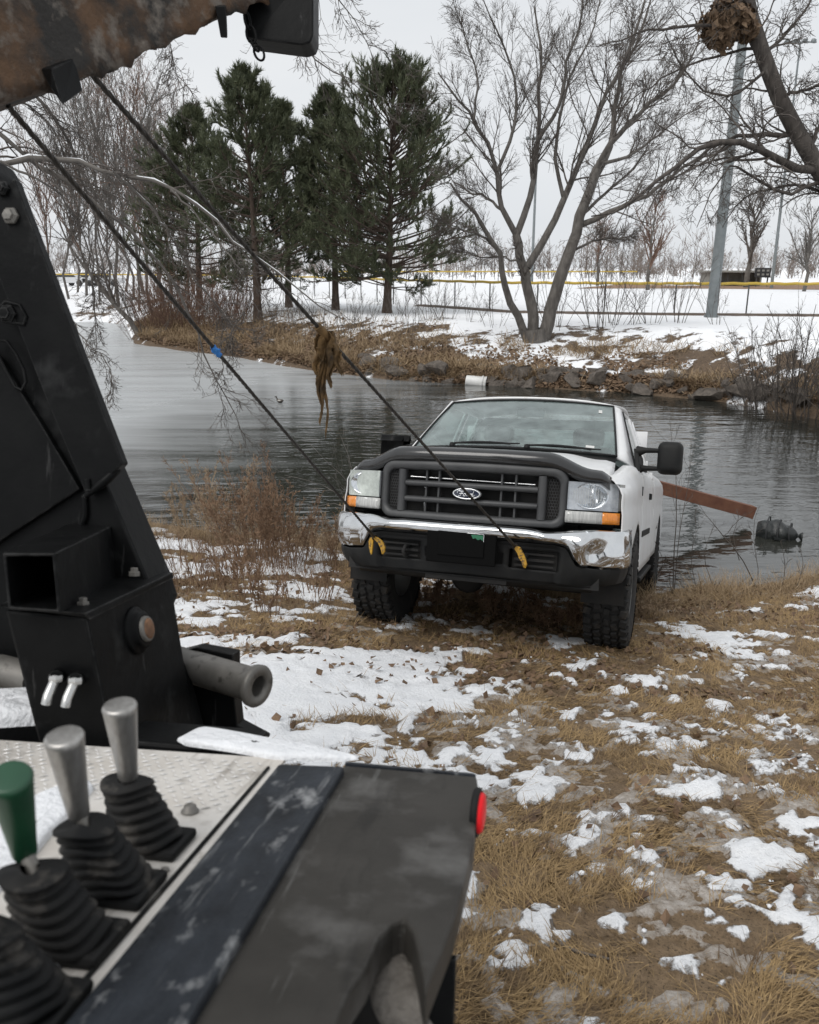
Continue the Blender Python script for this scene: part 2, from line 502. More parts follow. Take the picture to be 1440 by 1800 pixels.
M_FAR = ground_shader('far_ground', (0.075, 0.052, 0.034), (0.15, 0.105, 0.068), 0.03, 3.2, 2.4)

def sheet(name, xs, ys, zf, mat, snow, ice):
    X, Y = np.meshgrid(xs, ys)
    Z = zf(X, Y)
    S, I = snow(X, Y), ice(X, Y)
    return X, Y, Z, S, I
def sheet_mesh(name, X, Y, Z, S, I, mat):
    ny, nx = X.shape
    idx = np.arange(nx * ny).reshape(ny, nx)
    F = np.stack([idx[:-1, :-1], idx[:-1, 1:], idx[1:, 1:], idx[1:, :-1]], -1).reshape(-1, 4)
    me = fast_mesh(name, np.stack([X, Y, Z], -1).reshape(-1, 3), F, True)
    for nm, A in (('snow', S), ('ice', I)):
        a = me.attributes.new(nm, 'FLOAT', 'POINT')
        a.data.foreach_set('value', np.ascontiguousarray(A.ravel(), dtype=np.float32))
    o = new_obj(name, me, mat)
    o['kind'] = 'structure'
    return o

# ---- the near bank: patchy snow, refrozen slush and flattened grass
_y = [0.6]
while _y[-1] < 12.4: _y.append(_y[-1] + 0.014 + 0.0036 * _y[-1])
NX, NY = np.meshgrid(np.arange(-7.2, 7.6, 0.027), np.array(_y))
_cov, _ic = coverage(NX, NY)
_cov = _cov * (1 - .22 * sstep(4.6, 3.4, NY) * sstep(.75, .5, _cov)); _ic = _ic * .78
_nw = sstep(5.5, 3.2, NY)
_un = unif((0.60 - .34 * _nw) * fbm(NX * 1.7, NY * 1.7, 3, 5, 0.62) + (0.40 + .34 * _nw) * fbm(NX * 7.5, NY * 7.5, 8, 5, 0.7))
_ui = unif(fbm(NX * 6.0 + 5, NY * 6.0, 23, 5, 0.7))
NSNOW = np.clip(0.5 + (_un - (1 - _cov)) * 2.6, 0, 1)
NICE = np.clip(0.5 + (_ui - (1 - _ic)) * 2.6, 0, 1)
_wet = sstep(0.10, 0.02, gz_base(NX, NY))
NSNOW = NSNOW * (1 - _wet)
_sn = sstep(0.46, 0.80, NSNOW)
_lump = fbm(NX * 9, NY * 9, 31, 3)
NZ = gz(NX, NY) + _sn * (0.012 + 0.024 * _lump) + 0.014 * sstep(.45, .6, NICE) * (.4 + 1.2 * fbm(NX * 8, NY * 8, 77, 3)) + (1 - _sn) * 0.03 * (fbm(NX * 12, NY * 12, 41, 3) - 0.4)
sheet_mesh('near_bank', NX, NY, NZ, NSNOW, NICE, M_NEAR)
# the bank goes on to either side and behind
_x2 = np.concatenate([-np.geomspace(140, 8, 40), np.linspace(-7.5, 7.8, 60), np.geomspace(8.5, 140, 40)])
_y2 = np.concatenate([-np.geomspace(160, 0.5, 40), np.linspace(0, 14, 60)])
OX, OY = np.meshgrid(_x2, _y2)
_inn = (OX > -7) & (OX < 7.3) & (OY > 0.8) & (OY < 12.2)
OZ = gz(OX, OY) - np.where(_inn, 0.25, 0.0)
sheet_mesh('bank_beyond', OX, OY, OZ, np.clip(0.35 + 0.6 * fbm(OX, OY, 3, 4), 0, 1) * sstep(0.02, 0.2, OZ + .01), 0.3 + 0 * OX, M_NEAR)

# ---- far bank and snowed-in playing field as far as the horizon
_fsp = [(130, 566), (180, 564), (232, 572), (250, 604), (330, 616), (420, 627), (560, 651), (700, 668), (850, 676), (1000, 683), (1150, 693), (1300, 708), (1440, 733)]
_fs = np.array([onz(a, b)[:2] for a, b in _fsp])
_fsx = np.concatenate([[-300, -60], _fs[:, 0], [11.0, 12.2, 14, 60, 300]])
_fsy = np.concatenate([[62, 58], _fs[:, 1], [16.5, 13.2, 10.0, 8.0, 8.0]])
def far_shore(x): return np.interp(x, _fsx, _fsy)
FIELD = 1.4
def fz(x, y):
    x = np.asarray(x, float); y = np.asarray(y, float)
    ys = np.minimum(far_shore(x - 0.35), far_shore(x + 0.35)) + 0.5 * (fbm(x * 1.1, x * 0 + y * 0.3, 7, 3) - 0.5)
    d = y - ys
    z = np.where(d < 0, np.maximum(d * 0.45, -1.2), 0.30 * sstep(0, 0.7, d) + (FIELD - 0.30) * sstep(0.2, 9.5, d))
    return z + np.where(d > 0, 0.16 * (fbm(x * 0.8, y * 0.8, 19, 4) - 0.5) * sstep(0, 1, d) * sstep(16, 8, d), 0)
_fx = np.concatenate([-np.geomspace(2500, 31, 36), np.arange(-30, 20, 0.22), np.geomspace(20.5, 2500, 40)])
_fy = np.concatenate([np.arange(7.0, 14, 0.5), np.arange(14, 46, 0.2), np.arange(46, 80, 1.0), np.geomspace(82, 3000, 30)])
FX, FY = np.meshgrid(_fx, _fy)
FZ = fz(FX, FY)
_d = FY - far_shore(FX)
_fu = unif(0.45 * fbm(FX * 0.9, FY * 0.9, 51, 5, 0.65) + 0.55 * fbm(FX * 2.3, FY * 2.3, 57, 4))
_fc = np.where(FX < 1.5, sstep(2.5, 9.0, _d) * 0.85 + 0.10, 0.12 + 0.62 * sstep(0.8, 2.0, _d) + 0.25 * sstep(6, 9.5, _d))
_fc = np.where(FX < -14, 0.75, _fc)
_fc = np.where(_d > 11, 0.99, _fc)
_fc = np.where(FX > 8.0 + 0 * FY, _fc * np.where(_d < 5, 0.45, 1), _fc)
sheet_mesh('far_field', FX, FY, FZ, np.where(_d > 11, 1.6, np.clip(0.5 + (_fu - (1 - _fc)) * 1.5, 0, 1.3)), 0 * FX - 1, M_FAR)

# ---- the pond: open rippled water on the right, skim ice on the left
def water_mat():
    m, t, b = base_mat('pond_water')
    tc = N(t, 'ShaderNodeTexCoord')
    def noise(sc, det, stretch, rough=0.55, dist=0.0):
        mp = N(t, 'ShaderNodeMapping'); mp.inputs['Scale'].default_value = stretch
        mp.inputs['Rotation'].default_value = (0, 0, R_(-9))
        t.links.new(tc.outputs['Object'], mp.inputs['Vector'])
        n = N(t, 'ShaderNodeTexNoise'); n.inputs['Scale'].default_value = sc; n.inputs['Detail'].default_value = det
        n.inputs['Roughness'].default_value = rough; n.inputs['Distortion'].default_value = dist
        t.links.new(mp.outputs['Vector'], n.inputs['Vector']); return n.outputs['Fac']
    def rng(v, a, bb, c=0.0, d=1.0):
        n = N(t, 'ShaderNodeMapRange'); n.inputs['From Min'].default_value = a; n.inputs['From Max'].default_value = bb
        n.inputs['To Min'].default_value = c; n.inputs['To Max'].default_value = d
        t.links.new(v, n.inputs['Value']); return n.outputs['Result']
    def mth(op, a, c):
        n = N(t, 'ShaderNodeMath', operation=op)
        for k, v in ((0, a), (1, c)):
            if isinstance(v, (int, float)): n.inputs[k].default_value = v
            else: t.links.new(v, n.inputs[k])
        return n.outputs[0]
    sx = N(t, 'ShaderNodeSeparateXYZ'); t.links.new(tc.outputs['Object'], sx.inputs[0])
    # ice spreads from the far left; x + 0.42*(24-y) is the across-pond coordinate
    e = mth('ADD', sx.outputs['X'], mth('MULTIPLY', mth('SUBTRACT', 20.0, sx.outputs['Y']), 0.36))
    streak = noise(1.0, 7, (0.10, 0.75, 1), 0.62, 0.4)
    fine = noise(1.0, 5, (0.5, 3.2, 1), 0.6)
    e2 = mth('ADD', e, mth('ADD', mth('MULTIPLY', mth('SUBTRACT', streak, 0.5), 11.0), mth('MULTIPLY', mth('SUBTRACT', fine, 0.5), 3.0)))
    ice = rng(e2, -0.2, -7.0)
    ice = mth('MULTIPLY', ice, rng(streak, 0.2, 0.6, 0.72, 1.0))
    mx = N(t, 'ShaderNodeMix', data_type='RGBA'); mx.inputs[6].default_value = (0.026, 0.027, 0.023, 1); mx.inputs[7].default_value = (0.47, 0.49, 0.50, 1)
    t.links.new(ice, mx.inputs[0]); t.links.new(mx.outputs[2], b.inputs['Base Color'])
    t.links.new(rng(ice, 0, 1, 0.025, 0.30), b.inputs['Roughness'])
    b.inputs['IOR'].default_value = 1.75
    rip = mth('ADD', noise(1.0, 3, (2.2, 5.5, 1), 0.5), mth('MULTIPLY', noise(1.0, 2, (0.7, 2.0, 1), 0.5, 0.3), 2.0))
    bp = N(t, 'ShaderNodeBump'); bp.inputs['Distance'].default_value = 0.013
    t.links.new(rip, bp.inputs['Height'])
    t.links.new(rng(ice, 0, 0.6, 1.0, 0.12), bp.inputs['Strength'])
    t.links.new(bp.outputs['Normal'], b.inputs['Normal'])
    return m
me = fast_mesh('water', np.array([[-200, 6, 0], [200, 6, 0], [200, 75, 0], [-200, 75, 0.0]]), np.array([[0, 1, 2, 3]]))
tag(new_obj('water', me, water_mat()), kind='structure')

# ---- dirt edge along the outfield fence, and the bare infield far behind it
M_DIRT = pm('infield_dirt', (0.20, 0.115, 0.065), (0.27, 0.17, 0.10), 0.8, 0.9)
M_KERB = pm('warning_track', (0.075, 0.055, 0.042), (0.13, 0.10, 0.08), 2.5, 0.9, bump=0.02, bscale=10)
def ribbon(name, pts, wd, z0, mat, h=0.03):
    mb = MB()
    pts = [Vector((p[0], p[1], 0)) for p in pts]
    G = []
    for i, p in enumerate(pts):
        tdir = (pts[min(i + 1, len(pts) - 1)] - pts[max(i - 1, 0)]).normalized()
        nn = Vector((-tdir.y, tdir.x, 0))
        rnd = random.Random(i)
        ww = wd * rnd.uniform(0.6, 1.3)
        zz = z0
        G.append([p - nn * ww + Vector((0, 0, zz)), p - nn * ww * 0.5 + Vector((0, 0, zz + h)), p + nn * ww * 0.5 + Vector((0, 0, zz + h)), p + nn * ww + Vector((0, 0, zz))])
    mb.grid(G, True, True)
    return tag(mb.build(name, mat), kind='structure')
FENCE = [at(a, 553, 1) for a in (0, 1)]  # placeholder direction use
def fence_line(px):
    # curved outfield fence: near on the right, far away on the left
    yy = np.interp(px, [60, 400, 560, 700, 900, 1150, 1440, 1700], [92, 80, 62, 48, 39.5, 37.6, 36.5, 35])
    r = ray(px, 500)
    return np.array([r[0] / r[1] * yy, yy])
_fp = [fence_line(p) for p in range(740, 1700, 12)]
ribbon('dirt_edge', [(q[0], q[1] - 0.25) for q in _fp], 0.42, FIELD - 0.01, M_KERB, 0.10)
ribbon('infield_dirt', [(22, 96), (30, 92), (45, 90), (60, 92), (80, 98)], 10, FIELD + 0.02, M_DIRT, 0.05)

# ================================================================== TREES AND SHRUBS
def aty(px, py, Y):
    r = ray(px, py); return np.array([0, 0, HC]) + r * (Y / r[1])
def resample(pts, K, jit=0.0, rng=None):
    pts = np.asarray(pts, float)
    s = np.concatenate([[0], np.cumsum(np.linalg.norm(np.diff(pts, axis=0), axis=1))])
    u = np.linspace(0, s[-1], K)
    # smooth: interpolate a Catmull-like cubic through the points
    out = np.empty((K, 3))
    t = np.gradient(pts, s, axis=0) if len(pts) > 2 else np.repeat((pts[1:] - pts[:-1]) / (s[-1] + 1e-9), 2, 0)
    for k, x in enumerate(u):
        i = min(max(np.searchsorted(s, x) - 1, 0), len(pts) - 2)
        h = s[i + 1] - s[i] + 1e-9; q = (x - s[i]) / h
        out[k] = (2 * q**3 - 3 * q**2 + 1) * pts[i] + (q**3 - 2 * q**2 + q) * h * t[i] + (-2 * q**3 + 3 * q**2) * pts[i + 1] + (q**3 - q**2) * h * t[i + 1]
    if jit: out[1:-1] += rng.normal(0, jit, (K - 2, 3))
    return out
def sprout(rng, P, Rd, n, ratio, ang, K, up=0.0, grav=0.0, wob=0.15, rmul=0.55, tmin=0.2, tmax=1.0, lmin=0.05, rmin=0.003, L=None, flat=0.0):
    "n side branches on every polyline of P"
    Np, K0, _ = P.shape
    if L is None: L = np.linalg.norm(np.diff(P, axis=1), axis=2).sum(1)
    idx = np.repeat(np.arange(Np), n); M = len(idx)
    t = rng.uniform(tmin, tmax, M); f = np.clip(t * (K0 - 1), 0, K0 - 1.001); i = f.astype(int); q = (f - i)[:, None]
    A = P[idx, i]; B = P[idx, i + 1]
    pos = A * (1 - q) + B * q
    T = B - A; T /= np.linalg.norm(T, axis=1, keepdims=True) + 1e-9
    rr = Rd[idx, i] * (1 - q[:, 0]) + Rd[idx, i + 1] * q[:, 0]
    rv = rng.normal(size=(M, 3)); rv[:, 2] *= (1 - flat)
    Q = rv - T * (rv * T).sum(1, keepdims=True); Q /= np.linalg.norm(Q, axis=1, keepdims=True) + 1e-9
    a = rng.normal(ang, 0.22, M)[:, None]
    d = np.cos(a) * T + np.sin(a) * Q; d[:, 2] += up; d /= np.linalg.norm(d, axis=1, keepdims=True)
    ln = np.maximum(L[idx] * ratio * rng.uniform(0.55, 1.25, M) * (1.15 - 0.65 * t), lmin)
    out = np.empty((M, K, 3)); out[:, 0] = pos
    st = (ln / (K - 1))[:, None]
    for k in range(1, K):
        out[:, k] = out[:, k - 1] + d * st
        d = d + rng.normal(0, wob, (M, 3)); d[:, 2] += grav; d /= np.linalg.norm(d, axis=1, keepdims=True)
    r0 = np.maximum(rr * rmul, rmin)[:, None]
    return out, np.maximum(r0 * np.linspace(1, 0.35, K)[None], rmin * 0.7)
def limb_arrays(limbs, Y0, K=9, rng=None, jit=0.02):
    P, Rr = [], []
    for pts, ra, rb, dY in limbs:
        n = len(pts)
        w_ = [aty(p[0], p[1], Y0 + dY[0] + (dY[1] - dY[0]) * k / (n - 1)) for k, p in enumerate(pts)]
        P.append(resample(w_, K, jit if rng is not None else 0.0, rng)); Rr.append(np.linspace(ra, rb, K))
    return np.array(P), np.array(Rr)

def tree_thing(name, base, label, cat, group=None):
    o = empty(name, tuple(base)); tag(o, label, cat, group); return o
def child_mesh(name, VF, mat, root, smooth=True):
    V, F = VF
    V = V - np.array(root.location)
    return new_obj(name, fast_mesh(name, V, F, smooth), mat, root)

# ---- the big forked cottonwood on the far bank
rng = np.random.default_rng(4)
Y0 = 29.3
TR = [([(944, 640), (943, 612), (940, 578)], .50, .40, (0, 0))]
LB = [([(930, 606), (907, 549), (888, 507), (878, 454), (859, 412), (822, 359), (792, 322)], .20, .04, (0, -1.6)),
 ([(939, 596), (931, 517), (917, 465), (907, 412)], .26, .17, (0, .3)),
 ([(907, 412), (883, 370), (875, 296), (833, 211), (807, 174), (770, 127)], .13, .025, (.3, -1.0)),
 ([(908, 414), (933, 348), (944, 253), (949, 158), (952, 79), (939, 10)], .15, .03, (.3, 1.2)),
 ([(927, 470), (965, 401), (997, 338), (1028, 264), (1049, 211), (1070, 153), (1118, 79), (1150, -20)], .17, .03, (.2, 2.0)),
 ([(955, 596), (981, 502), (1007, 422), (1028, 359), (1049, 296)], .30, .18, (0, -.3)),
 ([(1049, 296), (1081, 243), (1129, 195), (1187, 142), (1230, 70)], .14, .025, (-.3, -2.5)),
 ([(1024, 394), (1070, 375), (1129, 348), (1181, 311), (1239, 274), (1280, 262)], .13, .025, (-.1, -1.8)),
 ([(1044, 317), (1070, 264), (1081, 185), (1097, 105), (1130, 20), (1140, -40)], .14, .03, (-.2, 1.0)),
 ([(1010, 440), (1049, 422), (1107, 420)], .06, .02, (-.1, -1.0)),
 ([(944, 250), (986, 174), (997, 105), (1018, 42), (1030, -30)], .09, .025, (.6, -.8)),
 ([(878, 440), (850, 418), (815, 405), (770, 398)], .06, .015, (-.6, -2.0)),
 ([(990, 345), (975, 250), (1000, 150), (1040, 60), (1060, -20)], .09, .02, (.7, 2.6)),
 ([(893, 385), (862, 350), (820, 335), (780, 300)], .07, .02, (.2, 1.6)),
 ([(875, 300), (905, 215), (900, 120), (870, 40), (850, 0)], .08, .02, (-.2, -1.4)),
 ([(833, 211), (840, 130), (815, 60), (800, 10)], .05, .015, (-.6, -.3)),
 ([(1055, 290), (1110, 270), (1165, 230), (1215, 195)], .08, .02, (-.3, 1.2)),
 ([(1020, 380), (1075, 330), (1120, 290), (1150, 230)], .08, .02, (-.2, 2.2)),
 ([(917, 460), (890, 452), (850, 450), (800, 440)], .05, .015, (.1, 1.0))]
PT, RT = limb_arrays(TR, Y0, 6)
PL, RL = limb_arrays(LB, Y0, 12, rng, 0.03)
RL = RL * .80
_low = [0, 1, 5]; _up = [i for i in range(len(LB)) if i not in _low]
P1, R1 = sprout(rng, PL[_up], RL[_up], 25, .34, .62, 7, up=.16, grav=.03, wob=.10, rmul=.34, tmin=.2, rmin=.008)
P1c, R1c = sprout(rng, PL[_low], RL[_low], 5, .22, .7, 7, up=.16, grav=.03, wob=.10, rmul=.2, tmin=.5, rmin=.008)
P1 = np.concatenate([P1, P1c]); R1 = np.concatenate([R1, R1c])
P2, R2 = sprout(rng, P1, R1, 8, .5, .6, 5, up=.08, grav=.03, wob=.12, rmul=.55, tmin=.2, lmin=.3, rmin=.0055)
P3, R3 = sprout(rng, P2, R2, 5, .55, .65, 3, up=.05, wob=.14, rmul=.7, tmin=.2, lmin=.2, rmin=.0042)
base = PT[0, 0].copy(); base[2] = float(fz(base[0], base[1])) - 0.1
cw = tree_thing('cottonwood_tree', base, 'big bare forked tree with three trunks on the rocky far bank', 'tree')
child_mesh('trunk', tubes(PT, RT * np.array([[1.35, 1.15, 1.05, 1, 1, 1]]), 14), M_BARK, cw)
for k in (0, 1, 5):
    child_mesh('trunk', tubes(PL[k:k + 1], RL[k:k + 1], 10), M_BARK, cw)
child_mesh('limbs', join_vf([tubes(PL[[i for i in range(len(LB)) if i not in (0, 1, 5)]], RL[[i for i in range(len(LB)) if i not in (0, 1, 5)]], 8)]), M_BARK, cw)
child_mesh('crown', join_vf([tubes(P1, R1, 5), tubes(P2, R2, 3), ribbons(P3, R3)]), M_TWIG, cw)

# ---- near tree leaning in from the right, with a leaf nest in its fork
rng = np.random.default_rng(9)
Y0 = 16.0
TR = [([(1690, 900), (1640, 640), (1560, 470), (1480, 355), (1440, 298), (1403, 235), (1371, 174), (1347, 111), (1329, 58), (1313, 0), (1305, -60), (1300, -130)], .30, .15, (0, 0))]
LB = [([(1440, 300), (1387, 288), (1340, 264), (1297, 253), (1250, 253), (1187, 295), (1134, 338), (1090, 368), (1040, 380)], .11, .015, (0, -2.0)),
 ([(1400, 233), (1340, 238), (1287, 243), (1234, 274), (1195, 310), (1150, 322)], .07, .012, (0, 1.5)),
 ([(1322, 45), (1239, 45), (1155, 50), (1100, 66), (1049, 82)], .05, .01, (0, -1.5)),
 ([(1335, 85), (1270, 95), (1200, 118), (1130, 160), (1090, 200)], .04, .01, (0, 1.2)),
 ([(1350, 120), (1300, 165), (1240, 160), (1190, 100), (1170, 60)], .04, .01, (0, -.8)),
 ([(1371, 174), (1405, 160), (1440, 150), (1480, 120)], .05, .02, (0, -1.0)),
 ([(1345, 105), (1380, 60), (1415, 20), (1440, -30)], .05, .02, (0, .8)),
 ([(1318, 10), (1280, -20), (1230, -60)], .06, .03, (0, -1)),
 ([(1440, 320), (1380, 340), (1310, 300), (1290, 290), (1250, 340), (1225, 400)], .05, .008, (0, -1.2)),
 ([(1480, 355), (1430, 330), (1370, 330), (1310, 345), (1270, 400)], .05, .008, (0, .9)),
 ([(1420, 262), (1440, 230), (1470, 180)], .06, .03, (0, .5))]
PT, RT = limb_arrays(TR, Y0, 26)
PL, RL = limb_arrays(LB, Y0, 12, rng, 0.02)
RL = RL * .72; RT = RT * .74
P1, R1 = sprout(rng, PL, RL, 20, .30, .8, 8, up=.0, grav=-.05, wob=.22, rmul=.4, tmin=.08, rmin=.006)
P1b, R1b = sprout(rng, PT[:, 8:], RT[:, 8:] * .5, 34, .16, .9, 8, grav=-.04, wob=.2, rmul=.3, rmin=.008)
P1 = np.concatenate([P1, P1b]); R1 = np.concatenate([R1, R1b])
P2, R2 = sprout(rng, P1, R1, 8, .5, .8, 6, up=-.05, grav=-.06, wob=.24, rmul=.6, tmin=.2, lmin=.2, rmin=.005)
P3, R3 = sprout(rng, P2, R2, 3, .5, .8, 3, up=-.05, wob=.25, rmul=.7, tmin=.3, lmin=.12, rmin=.0032)
base = PT[0, 0].copy(); base[2] = float(fz(base[0], base[1]))
PT[0, 0] = base + np.array([0, 0, -.1])
rt = tree_thing('leaning_tree', base, 'bare tree leaning in from the right edge with a leaf nest in its fork', 'tree')
child_mesh('trunk', tubes(PT, RT, 12), M_BARKD, rt)
child_mesh('limbs', tubes(PL, RL, 7), M_BARKD, rt)
child_mesh('crown', join_vf([tubes(P1, R1, 4), tubes(P2, R2, 3), ribbons(P3, R3)]), M_TWIG, rt)
# the nest: a shaggy ball of dead leaves
def leaf_cards(rng, C, size, n_dir=None, curl=0.3):
    "small bent leaf blades (two triangles folded on the midrib)"
    M = len(C)
    a = rng.normal(size=(M, 3)) if n_dir is None else n_dir + rng.normal(0, .5, (M, 3))
    a /= np.linalg.norm(a, axis=1, keepdims=True)
    b = np.cross(a, rng.normal(size=(M, 3))); b /= np.linalg.norm(b, axis=1, keepdims=True) + 1e-9
    c = np.cross(a, b)
    s = (size * rng.uniform(.6, 1.3, M))[:, None]
    p0 = C - b * s * .5; p1 = C + b * s * .5
    q0 = C + c * s * .32 + a * s * curl * rng.uniform(-1, 1, (M, 1)); q1 = C - c * s * .32 + a * s * curl * rng.uniform(-1, 1, (M, 1))
    V = np.stack([p0, q0, p1, q1], 1).reshape(-1, 3)
    i = np.arange(M)[:, None] * 4
    F = np.concatenate([i + np.array([[0, 1, 2]]), i + np.array([[0, 2, 3]])])
    return V, F
M_LEAFD = pm('dead_leaf', (0.10, 0.062, 0.036), (0.21, 0.14, 0.085), 9, 0.8)
cn = aty(1283, 40, Y0 - .1)
dirs = rng.normal(size=(1500, 3)); dirs /= np.linalg.norm(dirs, axis=1, keepdims=True)
rad = .42 * rng.uniform(.55, 1.0, 1500)[:, None] * (1 + .25 * np.sin(dirs[:, :1] * 5 + dirs[:, 2:] * 4))
C = cn + dirs * rad * np.array([1.1, .9, .88])
nest = empty('leaf_nest', tuple(cn)); tag(nest, 'ragged brown ball of dead leaves in the fork of the leaning tree', 'nest')
V, F = leaf_cards(rng, C, .16, dirs)
child_mesh('leaves', (V, F), M_LEAFD, nest, False)
Pn, Rn = sprout(rng, (cn + np.stack([-dirs[:40] * .3, dirs[:40] * .38], 1)), np.full((40, 2), .008), 3, .7, .6, 4, wob=.4, rmul=1, rmin=.006)
child_mesh('sticks', tubes(Pn, Rn, 3), M_TWIG, nest)

# ---- snowy limbs of a tree on the near bank reaching in from the left
rng = np.random.default_rng(15)
Y0 = 9.6
TR = [([(-520, 1010), (-500, 700), (-430, 400), (-330, 150), (-260, -100), (-200, -400)], .22, .10, (0, 0))]
LB = [([(-400, 330), (-200, 270), (0, 283), (90, 276), (200, 302), (300, 333), (350, 365), (420, 430), (500, 490), (600, 560)], .075, .008, (0, -.8)),
 ([(-360, 220), (-150, 180), (0, 232), (60, 290), (130, 330), (190, 375), (260, 440), (320, 520), (345, 580), (370, 650), (400, 700), (440, 800)], .06, .005, (0, .6)),
 ([(-300, 60), (-100, 60), (60, 160), (110, 230), (150, 330), (190, 460), (230, 570)], .05, .006, (0, .9)),
 ([(-280, -20), (0, -60), (200, -40), (300, 60), (310, 130), (325, 160)], .04, .006, (0, -.3)),
 ([(-260, -100), (100, -160), (420, -120), (520, 60), (580, 120), (640, 150), (700, 190)], .05, .004, (0, .4)),
 ([(-260, -120), (200, -260), (500, -150), (590, -10), (640, 60), (660, 110)], .05, .004, (0, 1.0)),
 ([(200, 302), (270, 370), (330, 470), (400, 560), (450, 600)], .025, .005, (-.5, .2)),
 ([(-100, 350), (40, 430), (100, 520), (150, 600), (190, 640), (200, 690)], .03, .005, (0, -.5)),
 ([(-200, 190), (20, 170), (80, 210), (120, 300), (140, 400)], .03, .006, (0, .7)),
 ([(300, 333), (380, 420), (440, 520), (400, 600), (390, 660)], .016, .004, (-.6, -.9)),
 ([(0, 283), (90, 330), (150, 420), (165, 520), (170, 600)], .02, .004, (-.3, .3))]
PT, RT = limb_arrays(TR, Y0, 12)
PL, RL = limb_arrays(LB, Y0, 26, rng, 0.014)
RL = RL * rng.uniform(.8, 1.2, RL.shape)
RL = RL * .62
P1, R1 = sprout(rng, PL, RL, 26, .16, .7, 8, up=-.1, grav=-.05, wob=.2, rmul=.4, tmin=.28, rmin=.004)
P2, R2 = sprout(rng, P1, R1, 7, .5, .75, 6, up=-.1, grav=-.04, wob=.25, rmul=.6, tmin=.15, lmin=.12, rmin=.003)
P3, R3 = sprout(rng, P2, R2, 3, .5, .8, 3, wob=.25, rmul=.7, tmin=.3, lmin=.07, rmin=.0022)
base = PT[0, 0].copy(); base[2] = float(gz(base[0], base[1])) - .1
PT[0, 0] = base
lt = tree_thing('overhanging_tree', base, 'bare tree off the left edge whose snow lined limbs sweep over the pond', 'tree')
child_mesh('trunk', tubes(PT, RT, 12), M_BARK, lt)
child_mesh('limbs', tubes(PL, RL, 8), M_TWIGG, lt)
child_mesh('crown', join_vf([tubes(P1, R1, 4), tubes(P2, R2, 3), ribbons(P3, R3)]), M_TWIG, lt)
def snow_on(P, Rd, w=.75, up=.65):
    S = P + np.array([0, 0, 1]) * (Rd * up)[:, :, None]; return S, Rd * w
sp, sr = snow_on(PL[[0, 1, 6]][:, 3:], RL[[0, 1, 6]][:, 3:], .62, .62); sr = sr * rng.uniform(.25, 1.25, sr.shape)
child_mesh('snow_cap', tubes(sp, sr, 6), M_SNOWP, lt)

# ---- generic bare trees and shrubs
def bare_tree(seed, X, Y, h, r, label, name='bare_tree', group=None, lean=(0, 0), n1=14, n2=7, n3=4, mat=M_TWIG, up=.25, zf=fz, spread=.45, rmin=.008, parts=True):
    rg = np.random.default_rng(seed)
    z = float(zf(X, Y)) - .05
    b = np.array([X, Y, z])
    pts = [b, b + [lean[0] * .3 * h, lean[1] * .3 * h, .35 * h], b + [lean[0] * .7 * h, lean[1] * .7 * h, .72 * h], b + [lean[0] * h, lean[1] * h, h]]
    P0 = resample(pts, 9, .015 * h, rg)[None]; R0 = np.linspace(r, r * .15, 9)[None]
    P1, R1 = sprout(rg, P0, R0, n1, spread, .62, 7, up=up, grav=.05, wob=.12, rmul=.6, tmin=.22, rmin=rmin * 1.6)
    P2, R2 = sprout(rg, P1, R1, n2, .5, .6, 5, up=up * .5, grav=.03, wob=.16, rmul=.6, tmin=.2, lmin=.2, rmin=rmin)
    P3, R3 = sprout(rg, P2, R2, n3, .5, .65, 3, up=.05, wob=.2, rmul=.7, tmin=.25, lmin=.12, rmin=rmin * .75)
    o = tree_thing(name, b, label, 'tree', group)
    child_mesh('trunk', tubes(P0, R0, 8), M_BARK, o)
    child_mesh('crown', join_vf([tubes(P1, R1, 4), tubes(P2, R2, 3), ribbons(P3, R3)]), mat, o)
    return o
def shrub(seed, X, Y, h, wd, n, label, name='bare_shrub', mat=M_TWIGR, group=None, zf=fz, rmin=.005, n1=4, n2=2, cat='shrub', fan=.5):
    rg = np.random.default_rng(seed)
    ang = rg.uniform(0, 2 * np.pi, n); rr = wd * np.sqrt(rg.uniform(0, 1, n)) * .55
    bx = X + rr * np.cos(ang); by = Y + rr * np.sin(ang)
    bz = zf(bx, by) - .03
    d = np.stack([np.cos(ang) * rr / wd * fan * 2 + rg.normal(0, .15, n), np.sin(ang) * rr / wd * fan * 2 + rg.normal(0, .15, n), np.ones(n)], 1)
    d /= np.linalg.norm(d, axis=1, keepdims=True)
    hh = h * rg.uniform(.55, 1.1, n)
    K = 5; P = np.empty((n, K, 3)); P[:, 0] = np.stack([bx, by, bz], 1)
    for k in range(1, K):
        P[:, k] = P[:, k - 1] + d * (hh / (K - 1))[:, None]; d = d + rg.normal(0, .08, (n, 3)); d /= np.linalg.norm(d, axis=1, keepdims=True)
    R0 = np.maximum(rmin, .006 * hh)[:, None] * np.linspace(1, .4, K)[None]
    L = [tubes(P, R0, 3)]
    P1, R1 = sprout(rg, P, R0, n1, .35, .5, 4, up=.2, wob=.15, rmul=.7, tmin=.25, rmin=rmin * .7); L.append(tubes(P1, R1, 3))
    if n2:
        P2, R2 = sprout(rg, P1, R1, n2, .5, .6, 3, up=.1, wob=.2, rmul=.7, tmin=.2, rmin=rmin * .55); L.append(ribbons(P2, R2))
    V, F = join_vf(L)
    b = np.array([X, Y, float(zf(X, Y))])
    me = fast_mesh(name, V - b, F, True)
    o = new_obj(name, me, mat); o.location = tuple(b); tag(o, label, cat, group)
    return o

